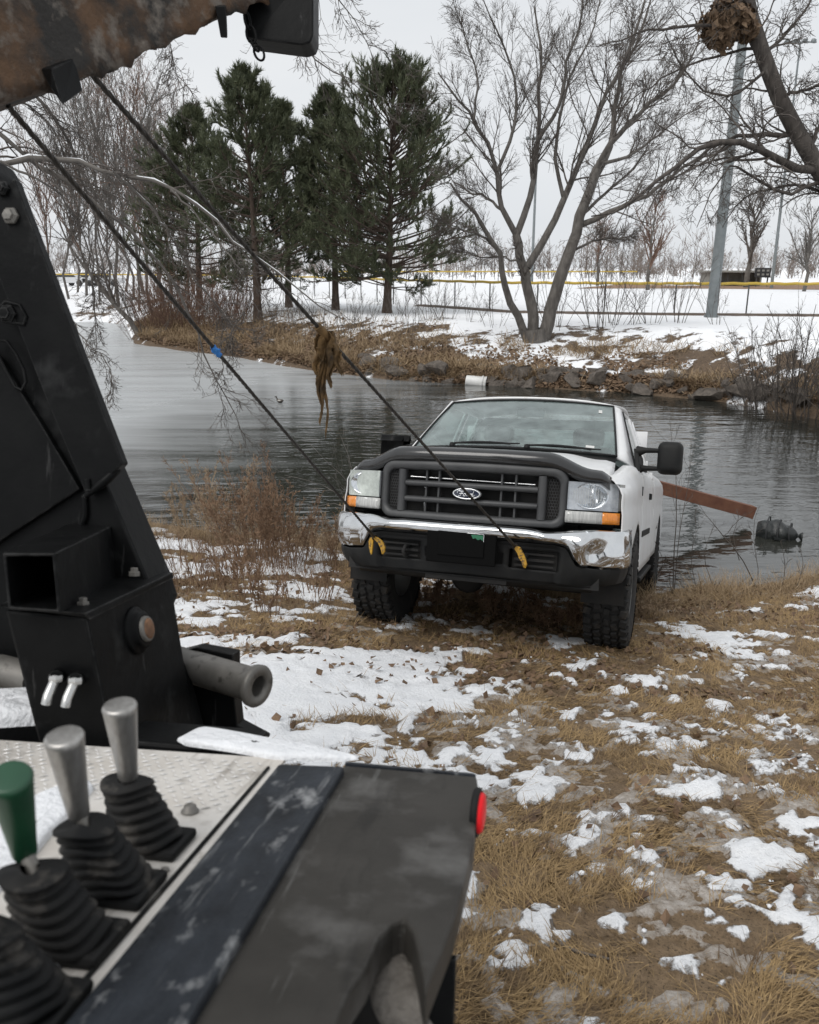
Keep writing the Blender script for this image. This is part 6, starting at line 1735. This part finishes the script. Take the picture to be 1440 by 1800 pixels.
mb = MB(); mb.prism([wd(*p) for p in [(432, -60, 2.82), (428, 2, 2.80), (432, 66, 2.80), (445, 68, 2.80), (530, 79, 2.80), (546, 74, 2.80), (551, 60, 2.80), (551, -60, 2.82)]], WI.to_3x3() @ Vector((0, .18, 0)), bev=.006); mb.build('boom_head', M_BLK, boom)
mb = MB(); mb.hexa([wd(92, 158, 2.10), wd(110, 186, 2.10), wd(146, 160, 2.2), wd(128, 138, 2.25), wd(70, 120, 2.12), wd(90, 120, 2.08), wd(130, 100, 2.2), wd(120, 100, 2.3)], bev=.004); mb.build('cable_guide', M_BLK, boom)
mb = MB(); mb.hexa([wd(388, 66, 2.58), wd(400, 67, 2.58), wd(400, 60, 2.66), wd(390, 60, 2.66), wd(378, 10, 2.56), wd(396, 10, 2.56), wd(398, 8, 2.66), wd(382, 8, 2.66)], bev=.003); mb.build('stop_finger', M_BLK, boom)
ch = empty('chain'); ch.parent = boom
lk = [(433, 20, 437, 50), (438, 45, 445, 76), (444, 70, 453, 90), (450, 80, 461, 106)]
for k, (x0, y0, x1, y1) in enumerate(lk):
    A, B = Vector(wd(x0, y0, 2.74)), Vector(wd(x1, y1, 2.74)); d = (B - A); Lk = d.length; d.normalize()
    sdir = WI.to_3x3() @ (Vector((1, 0, 0)) if k % 2 else Vector((.5, .85, 0))).normalized(); sdir = (sdir - d * sdir.dot(d)).normalized()
    P = []
    for j in range(17):
        a = 2 * math.pi * j / 16; cx_ = .0125 * math.sin(a); cy_ = (Lk / 2 - .0) * math.cos(a); P.append((A + B) / 2 + sdir * cx_ * 1.2 + d * cy_)
    mb = MB(); mb.tube(P, .0042, 6, cap=False); mb.build('link', M_BLK, ch)
# ---- snow lying on the wrecker's deck
def snow_heap(outline, w_, h, label, seed):
    P = [wl(a, b, w_) for a, b in outline]; c = sum(P, Vector()) / len(P)
    n = len(P); G = []
    for k, f in enumerate((1.0, .985, .93, .80, .6, .35, .05)):
        hh = [-.004, .55, .82, .95, 1.0, 1.02, 1.0][k] * h
        row = []
        for j in range(n * 4 + 1):
            a = P[(j // 4) % n]; b = P[(j // 4 + 1) % n]; q = a.lerp(b, (j % 4) / 4)
            nz = float(fbm(np.array(q.x * 14 + seed), np.array(q.y * 14 + f * 2), 3, 3)) - .5
            row.append(tuple(c + (q - c) * f * (1 + .08 * nz) + Vector((0, 0, hh * (1 + .5 * nz)))))
        G.append(row)
    V = [WM @ Vector(p) for r in G for p in r]; o3 = sum(V, Vector()) / len(V)
    mb = MB(); mb.grid([[tuple((WM @ Vector(p)) - o3) for p in r] for r in G]); o = mb.build('snow_heap', M_SNOWP, subd=1); o.location = o3
    return tag(o, label, 'snow')
snow_heap([(-160, 1300), (-40, 1282), (60, 1276), (128, 1266), (128, 1240), (60, 1232), (-40, 1236), (-160, 1240)], DW, .035, 'rounded heap of snow at the left edge of the tow truck deck', 1)
snow_heap([(312, 1303), (350, 1285), (420, 1294), (520, 1312), (640, 1336), (600, 1340), (480, 1336), (400, 1322), (330, 1312)], DW, .012, 'long strip of snow along the rear edge of the tow truck deck', 2)
snow_heap([(-60, 1500), (60, 1405), (150, 1370), (165, 1390), (90, 1470), (30, 1545), (-60, 1620)], DW, .012, 'patch of snow behind the control levers on the deck', 3)
snow_heap([(130, 1572), (150, 1580), (178, 1612), (170, 1618), (140, 1600)], DW, .008, 'crumb of snow between the second and third lever boots', 4)
snow_heap([(30, 1660), (70, 1672), (110, 1700), (98, 1712), (60, 1700), (30, 1690)], DW, .008, 'crumb of snow between the green lever and the nearest lever', 5)
# ================================================================== CABLES, HOOKS AND RAGS
M_CABLE = pm('greasy_wire_rope', (0.020, 0.017, 0.014), (0.045, 0.040, 0.034), 40, .55, .3)
M_HOOK = pm('yellow_hook_paint', (0.50, 0.28, 0.015), (0.36, 0.19, 0.02), 40, .5, c3=(0.07, 0.045, 0.025), scale3=70, lo3=.50, hi3=.62)
M_RAG = pm('brown_rag', (0.028, 0.019, 0.010), (0.20, 0.118, 0.045), 11, .9, bump=.006, bscale=40)
M_BLUE = pm('blue_cloth', (0.02, 0.13, 0.42), (0.04, 0.22, 0.60), 20, .8, bump=.004, bscale=50)
def cable(p0, p1, label, hook):
    A, B = Vector(p0), Vector(p1); d = (B - A).normalized(); L = (B - A).length
    root = empty('winch_cable', tuple(A)); tag(root, label, 'cable', 'winch cables from the boom to the pickup')
    u1 = d.orthogonal().normalized(); u2 = d.cross(u1)
    n = 150
    for s in range(3):   # three laid strands
        mb = MB(); mb.tube([d * (L * k / n) + (u1 * math.cos(k * .62 * 2.2 + s * 2.094) + u2 * math.sin(k * .62 * 2.2 + s * 2.094)) * .0042 for k in range(n + 1)], .0050, 5); mb.build('strand', M_CABLE, root)
    mb = MB(); mb.tube([d * (L - .16), d * (L - .01)], [.0095, .0105], 10); mb.tube([d * (L - .01) + u1 * (.016 * math.sin(a)) + d * (.03 - .03 * math.cos(a)) for a in np.linspace(0, 2 * math.pi, 14)], .0055, 6, cap=False); mb.build('ferrule', M_CABLE, root)
    T = TM.to_3x3(); X, Yv, Z = T @ Vector((1, 0, 0)), T @ Vector((0, 1, 0)), T @ Vector((0, 0, 1))
    E = d * (L + .02)
    def flat(pts, wds, th, name):
        mb = MB()
        pts = [Vector(p) for p in pts]; G = []
        for i, p in enumerate(pts):
            t = (pts[min(i + 1, len(pts) - 1)] - pts[max(i - 1, 0)]).normalized(); s_ = t.cross(Yv).normalized(); w0 = wds[i]
            G.append([tuple(p - s_ * w0 - Yv * th), tuple(p + s_ * w0 - Yv * th), tuple(p + s_ * w0 + Yv * th), tuple(p - s_ * w0 + Yv * th), tuple(p - s_ * w0 - Yv * th)])
        mb.grid(G, False); mb.build(name, M_HOOK, root, bevel=.002)
    for name, pts, wds in hook:
        flat([E + X * a + Z * b + Yv * c for a, b, c in pts], wds, .009, name)
    return root, A, d, L
hookL = [('hook', [(.0, .0, 0), (.022, -.012, 0), (.045, -.03, 0), (.062, -.055, 0), (.068, -.085, 0), (.060, -.105, .01)], [.010, .013, .016, .017, .013, .005]),
         ('latch_plate', [(-.018, -.002, 0), (-.022, -.03, 0), (-.02, -.07, 0), (-.014, -.115, 0)], [.010, .016, .012, .003])]
hookR = [('hook', [(.0, .0, 0), (.018, -.012, 0), (.03, -.03, 0), (.042, -.055, 0), (.058, -.08, 0), (.066, -.105, 0), (.064, -.125, .01)], [.012, .018, .016, .019, .015, .014, .005])]
rootL, cA2, cd2, cL2 = cable(at(14, 186, 2.12), TM @ Vector((-.597, -1.03, .712)), 'left wire rope from the boom to the hook under the hazed headlight', hookL)
rootR, cA1, cd1, cL1 = cable(at(160, 130, 2.30), TM @ Vector((.350, -1.05, .728)), 'right wire rope crossing the grille to the hook right of the plate', hookR)
def on_cable(A, d, L, px):
    lo, hi = 0, L
    for _ in range(50):
        m_ = (lo + hi) / 2; p = A + d * m_ - CAMV
        fw = p.y * _cp - p.z * _sp
        if 720 + FPX * p.x / fw < px: lo = m_
        else: hi = m_
    return A + d * lo, lo
c, _l = on_cable(cA1, cd1, cL1, 570)
rgn = np.random.default_rng(3)
mb = MB()
for (x0, y0, ln_, w0, tilt, ph) in ((.002, 0, .215, .030, .02, 0.0), (.014, .012, .17, .022, .05, 1.3), (-.010, -.008, .20, .018, -.03, 2.2), (-.008, .0, .37, .012, -.02, 3.1), (-.002, .004, .43, .006, .0, 4.0)):
    G = []
    for i in range(34):
        u_ = i / 33
        ww = w0 * (.55 + .6 * math.sin(math.pi * min(1, u_ * 1.1 + .08))) * (1 + .5 * (float(vnoise(np.array(i * .8), np.array(ph), 5)) - .5)) * (1 - .75 * max(0, u_ - .7) / .3)
        row = []
        for j in range(9):
            f = j / 8 * 2 - 1
            row.append((x0 + tilt * u_ + ww * f + .006 * math.sin(i * .4 + ph) + .004 * (float(vnoise(np.array(i * 1.7 + j), np.array(ph), 9)) - .5), y0 + ww * .7 * math.sin(f * 4.5 + i * .22 + ph), .012 - ln_ * u_ + .012 * math.sin(f * 3 + ph) * u_ + .010 * (float(vnoise(np.array(j * 2.1), np.array(ph), 3)) - .5) * (u_ > .9)))
        G.append(row)
    mb.grid(G)
o = mb.build('hanging_rag', M_RAG, solid=.0025); o.location = c; tag(o, 'tattered brown rag hanging from the right cable', 'rag')
mb = MB(); mb.tube([cd1 * l + Vector((.0, 0, 0)) for l in (-.05, .0, .06)], [.016, .02, .014], 10); o = mb.build('rag_knot', M_RAG); o.location = c; tag(o, 'dark knot of cloth wrapped round the right cable above the rag', 'rag')
c, _l = on_cable(cA2, cd2, cL2, 380)
G = []
for i in range(14):
    l = -.035 + .07 * i / 13; rr = .0125 * (1 + .25 * math.sin(i * 1.7)) * (1 if 1 < i < 12 else .7)
    u1 = cd2.orthogonal().normalized(); u2 = cd2.cross(u1)
    G.append([tuple(cd2 * l + (u1 * math.cos(a) + u2 * math.sin(a)) * rr * (1 + .3 * math.sin(3 * a + i))) for a in np.linspace(0, 2 * math.pi, 17)])
mb = MB(); mb.grid(G); o = mb.build('blue_rag', M_BLUE, subd=2); o.location = c; tag(o, 'small bright blue cloth tied round the left cable', 'cloth')

# ================================================================== NEAR GROUND COVER
from math import floor
_gxs, _gys = NX[0], NY[:, 0]
def samp(A, x, y):
    i = np.clip(np.searchsorted(_gys, y) - 1, 0, len(_gys) - 2); j = np.clip(((x - _gxs[0]) / .027).astype(int), 0, len(_gxs) - 2)
    return A[i, j]
rg = np.random.default_rng(71)
def scatter(n, dens):
    # more points close to the lens, none behind the frame
    y = 1.2 + 9.4 * rg.uniform(0, 1, n) ** 1.5
    x = rg.uniform(-.62, .62, n) * (y + 1.6)
    ok = (x > -7) & (x < 7.3)
    x, y = x[ok], y[ok]
    z = samp(NZ, x, y)
    k = (z > .015)
    x, y, z = x[k], y[k], z[k]
    return x, y, z
x, y, z = scatter(430000, 1)
sn, ic = samp(NSNOW, x, y), samp(NICE, x, y)
cl = fbm(x * 4.5, y * 4.5, 91, 3)
prob = np.clip((.60 - sn) * 4, 0, 1) * np.clip(1.15 - np.clip((ic - .40) * 5, 0, 1) * .78, 0, 1) * sstep(.30, .50, cl)
k = rg.uniform(0, 1, len(x)) < prob
x, y, z, cl = x[k], y[k], z[k], cl[k]
ang = fbm(x * 1.6, y * 1.6, 95, 2) * 12 + rg.normal(0, .8, len(x))
M_GR1 = pm('dead_grass', (0.17, 0.108, 0.047), (0.40, 0.275, 0.13), 60, .75, c3=(0.10, 0.062, 0.032), scale3=5, lo3=.50, hi3=.64)
V, F = blades(rg, x, y, z, rg.uniform(.04, .11, len(x)), rg.uniform(.0010, .0024, len(x)), .40, ang, 3, .006)
tag(new_obj('dead_grass', fast_mesh('dead_grass', V, F), M_GR1), 'flattened brown dead grass between the snow patches', 'grass', kind='stuff')
# longer rough grass along the near waterline and round the wheels
n = 26000
x = rg.uniform(-6.5, 7, n); y = near_shore(x) + rg.normal(-.55, .35, n); z = samp(NZ, x, y)
pl_ = np.array([ [c.x, c.y] for c in CONTACT[:1]])
k = (z > -.02) & (y > 6.6) & (fbm(x * 2.2, y * 2.2, 97, 3) > .42)
x, y, z = x[k], y[k], z[k]
V, F = blades(rg, x, y, z, rg.uniform(.08, .32, len(x)), rg.uniform(.0012, .003, len(x)), .8, None, 3, .01)
tag(new_obj('shore_grass', fast_mesh('shore_grass', V, F), M_STRAW), 'straw coloured rough grass along the near waterline', 'grass', kind='stuff')
# fallen leaves
x, y, z = scatter(40000, 1)
sn = samp(NSNOW, x, y)
w_ = np.where(y > 4.2, 1, .10) * np.where(sn > .55, .16, 1.0) * sstep(.35, .6, fbm(x * 1.5, y * 1.5, 99, 3))
k = rg.uniform(0, 1, len(x)) < w_
x, y, z = x[k], y[k], z[k]
V, F = leaf_cards(rg, np.stack([x, y, z + .012], 1), .046, np.array([[0, 0, 1.6]]), .5)
M_LEAFN = pm('fallen_leaf', (0.085, 0.052, 0.032), (0.20, 0.125, 0.072), 14, .75, c3=(0.30, 0.21, 0.12), scale3=9, lo3=.62, hi3=.72)
tag(new_obj('fallen_leaves', fast_mesh('fallen_leaves', V, F), M_LEAFN), 'curled brown leaves scattered round the pickup wheels', 'leaves', kind='stuff')
# stubble poking through the snow of the left bank
n = 14000
x = rg.uniform(-4.6, .3, n); y = rg.uniform(5.2, 10.2, n); z = samp(NZ, x, y)
k = (z > .03) & (fbm(x * 1.4, y * 1.4, 111, 3) > .40) & (y > 6.0 + x * .1); x, y, z = x[k], y[k], z[k]
V, F = blades(rg, x, y, z, rg.uniform(.04, .16, len(x)), rg.uniform(.0016, .0032, len(x)), 1.15, None, 3, .01)
tag(new_obj('stubble', fast_mesh('stubble', V, F), M_LEAFN), 'thin brown stubble poking through the snow of the left bank', 'stubble', kind='stuff')
# crumbs and lumps of snow
lum = []
x, y, z = scatter(16000, 1); sn = samp(NSNOW, x, y)
k = (sn > .42) & (sn < .66) & (rg.uniform(0, 1, len(x)) < .55); x, y, z = x[k], y[k], z[k]
bm = bmesh.new(); bmesh.ops.create_icosphere(bm, subdivisions=1, radius=1); bm.verts.ensure_lookup_table()
BV = np.array([v.co[:] for v in bm.verts]); BF = np.array([[v.index for v in f.verts] for f in bm.faces]); bm.free()
s = (.003 + .008 * rg.uniform(0, 1, len(x)) ** 3)[:, None, None]
V = BV[None] * s * rg.uniform(.55, 1.35, (len(x), len(BV), 1)) * np.array([1.2, 1.2, .8]) + np.stack([x, y, z + .004], 1)[:, None, :]
F = (BF[None] + (np.arange(len(x)) * len(BV))[:, None, None]).reshape(-1, 3)
tag(new_obj('snow_crumbs', fast_mesh('snow_crumbs', V.reshape(-1, 3), F, True), M_SNOWP), 'crumbs of snow kicked over the grass', 'snow', kind='stuff')

# ---- tall dead weeds between the wrecker and the water
M_WEED = pm('rusty_weed', (0.125, 0.072, 0.042), (0.26, 0.165, 0.10), 6, .85)
M_WEEDP = pm('pale_weed', (0.24, 0.17, 0.105), (0.36, 0.27, 0.18), 6, .85)
def weed(px, py, h, wd_, n, label, mat, seed, plume=True):
    g = ground_hit(px, py); rgw = np.random.default_rng(seed)
    o = empty('dead_weed', tuple(g)); tag(o, label, 'weed')
    ang = rgw.uniform(0, 2 * np.pi, n); rr = wd_ * np.sqrt(rgw.uniform(0, 1, n))
    bx, by = g[0] + rr * np.cos(ang), g[1] + rr * np.sin(ang); bz = gz(bx, by) - .01
    d = np.stack([np.cos(ang) * .22 + rgw.normal(0, .10, n), np.sin(ang) * .22 + rgw.normal(0, .10, n), np.ones(n)], 1); d /= np.linalg.norm(d, axis=1, keepdims=True)
    hh = h * rgw.uniform(.5, 1.1, n); K = 7; P = np.empty((n, K, 3)); P[:, 0] = np.stack([bx, by, bz], 1)
    for k in range(1, K):
        P[:, k] = P[:, k - 1] + d * (hh / (K - 1))[:, None]; d = d + rgw.normal(0, .09, (n, 3)); d /= np.linalg.norm(d, axis=1, keepdims=True)
    R0 = .0040 * np.linspace(1, .5, K)[None] * np.ones((n, 1))
    child_mesh('stems', tubes(P, R0, 4), mat, o)['kind'] = 'stuff'
    P1, R1 = sprout(rgw, P, R0, 9, .20, .55, 4, up=.25, grav=-.05, wob=.15, rmul=.6, tmin=.35, rmin=.0014)
    L = [tubes(P1, R1, 3)]
    if plume:
        P2, R2 = sprout(rgw, P1, R1, 7, .45, .7, 3, wob=.25, rmul=1.1, tmin=.15, lmin=.025, rmin=.0026); L.append(ribbons(P2, R2))
    child_mesh('seed_heads', join_vf(L), mat, o)['kind'] = 'stuff'
    return o
weed(440, 985, 1.12, .26, 54, 'dense rust coloured weed clump at the water left of the pickup, largest of the weeds', M_WEED, 1)
weed(400, 960, 1.0, .22, 34, 'straw coloured weed clump just left of the largest clump', M_WEEDP, 2)
weed(500, 1000, .9, .24, 50, 'rust coloured weed clump just right of the largest clump', M_WEED, 3)
weed(345, 935, .60, .25, 30, 'pale grassy weed clump at the shore nearest the mast', M_WEEDP, 4)
weed(560, 985, .65, .22, 24, 'thin pale weeds at the shore beside the left front wheel', M_WEEDP, 5)
weed(600, 1000, .55, .14, 10, 'sparse weed stalks touching the left end of the bumper', M_WEED, 6)
weed(420, 1050, .55, .20, 12, 'short weed stalks standing in snow below the largest clump', M_WEED, 7)
weed(470, 1085, .42, .12, 9, 'few short stalks in snow nearest the brown track', M_WEED, 8)
weed(660, 1060, .34, .14, 16, 'dark leafy weed in front of the left front tyre', M_WEED, 9)
weed(345, 1035, .32, .26, 34, 'low brown stalks poking through snow beside the mast', M_WEED, 10, False)
weed(410, 1020, .34, .30, 44, 'low brown stalks poking through snow in the middle of the left bank', M_WEED, 11, False)
weed(540, 1050, .32, .26, 30, 'low brown stalks poking through snow left of the front wheel', M_WEED, 12, False)
weed(655, 880, 1.25, .03, 2, 'single tall pale weed rising behind the left headlight', M_WEEDP, 13)
weed(425, 915, 1.5, .06, 4, 'tall thin pale stalk leaning over the water above the weeds', M_WEEDP, 14)
weed(328, 1000, .40, .18, 14, 'short stalks beside the black mast edge', M_WEED, 15, False)
weed(745, 1062, .26, .25, 40, 'dark brush under the middle of the bumper', M_WEED, 16)
weed(890, 1080, .22, .28, 40, 'dark brush under the plate between the front wheels', M_WEED, 17)
weed(985, 1105, .20, .2, 30, 'brown brush against the inner side of the right front tyre', M_WEED, 18)
weed(1130, 1085, .22, .25, 36, 'straw clump beside the right front tyre', M_WEEDP, 19)
# bare twig bush behind the left headlight and saplings right of the pickup
def twig_bush(px, py, limbs, Y, label, seed, mat=M_TWIGG, n1=5, r=.008, n2=2):
    rgw = np.random.default_rng(seed)
    PL, RL = limb_arrays([(l, r * f, r * .25, (0, dy)) for l, f, dy in limbs], Y, 8, rgw, .006)
    zb = PL[:, 0]; g = np.array([zb[:, 0].mean(), zb[:, 1].mean(), 0]); g[2] = float(gz(g[0], g[1]))
    P1, R1 = sprout(rgw, PL, RL, n1, .30, .6, 5, up=.12, wob=.14, rmul=.55, tmin=.3, rmin=.0022)
    P2, R2 = sprout(rgw, P1, R1, n2, .5, .6, 3, up=.08, wob=.15, rmul=.7, rmin=.0018)
    o = empty('bare_sapling', tuple(g)); tag(o, label, 'sapling')
    child_mesh('stems', tubes(PL, RL, 5), mat, o); child_mesh('twigs', join_vf([tubes(P1, R1, 3), tubes(P2, R2, 3)]), mat, o)
twig_bush(0, 0, [([(640, 1000), (622, 860), (580, 815), (545, 780)], 1, -.2), ([(645, 1000), (625, 850), (612, 800), (598, 765)], 1, .1), ([(640, 1000), (600, 870), (560, 850), (500, 835)], .9, .2), ([(640, 1010), (600, 885), (540, 890), (480, 860)], .8, 0), ([(636, 1005), (605, 930), (560, 935)], .7, .1)], 7.6, 'pale bare twigs fanning out left of the hazed headlight', 31, M_TWIGG, 4)
twig_bush(0, 0, [([(1183, 1045), (1185, 960), (1190, 860), (1182, 790), (1178, 740)], 1.1, 0), ([(1185, 1045), (1195, 940), (1208, 850), (1222, 780)], .8, .1), ([(1183, 1045), (1170, 990), (1150, 950), (1140, 925)], .6, -.1)], 8.25, 'upright bare sapling beside the rear wheel right of the pickup', 32, M_TWIG, 5, .007)
twig_bush(0, 0, [([(1330, 1035), (1305, 985), (1270, 940), (1240, 905), (1225, 880)], 1.1, 0), ([(1300, 985), (1290, 950), (1300, 900)], .7, .1), ([(1272, 942), (1300, 915), (1312, 905)], .5, 0)], 8.3, 'bare sapling leaning left in front of the beam end', 33, M_TWIG, 4, .007)
for k, (l, f, Y_, lab) in enumerate([
    ([(1335, 1040), (1330, 975), (1325, 930), (1335, 890)], .8, 8.4, 'thin bare shoot at the waterline below the open end of the beam'),
    ([(1260, 1040), (1240, 990), (1245, 945), (1258, 920)], .8, 8.4, 'thin bare shoot at the waterline below the middle of the beam'),
    ([(1225, 1040), (1215, 985), (1225, 930), (1222, 900)], .8, 8.45, 'thin bare shoot just right of the upright sapling by the rear wheel'),
    ([(1150, 1040), (1158, 1010), (1172, 985)], 1, 8.0, 'short slanting stalk between the right front tyre and the rear tyre'),
    ([(1375, 1030), (1380, 985), (1372, 950)], .8, 8.1, 'short dark stalk in rough grass below the floating bundle'),
    ([(1400, 1035), (1412, 985), (1408, 960)], .8, 8.1, 'short dark stalk in rough grass nearest the right edge')]):
    twig_bush(0, 0, [(l, f, .05)], Y_, lab, 40 + k, M_TWIG, 5, .006, 3)
# sticks lying about
def stick(pts, r, label):
    P = [Vector(ground_hit(a, b)) + Vector((0, 0, h)) for a, b, h in pts]; c = P[0].copy()
    mb = MB(); Q = resample(np.array([tuple(p - c) for p in P]), 14); mb.tube([tuple(q) for q in Q], np.linspace(r, r * .5, 14), 6); o = mb.build('stick', M_TWIG); o.location = c; tag(o, label, 'stick')
stick([(968, 1628, .02), (975, 1660, .02), (1005, 1682, .025), (1070, 1696, .02)], .007, 'dark curved stick lying on the ice right of the fender')
stick([(1020, 1118, .02), (1050, 1130, .03), (1085, 1140, .02)], .006, 'pale stick lying at the foot of the right front tyre')
stick([(840, 1028, .10), (890, 1048, .16), (930, 1085, .08), (960, 1122, .02)], .004, 'thin arched stem in front of the pickup between its front wheels')
stick([(625, 1092, .02), (645, 1070, .08), (680, 1058, .05)], .006, 'pale bent stick by the left front tyre')
stick([(1105, 1082, .03), (1140, 1068, .04), (1150, 1064, .03)], .005, 'short pale stick right of the right front tyre')
stick([(600, 1225, .015), (640, 1255, .015), (655, 1262, .015)], .006, 'short dark twig lying on the snow near the roller pipe')
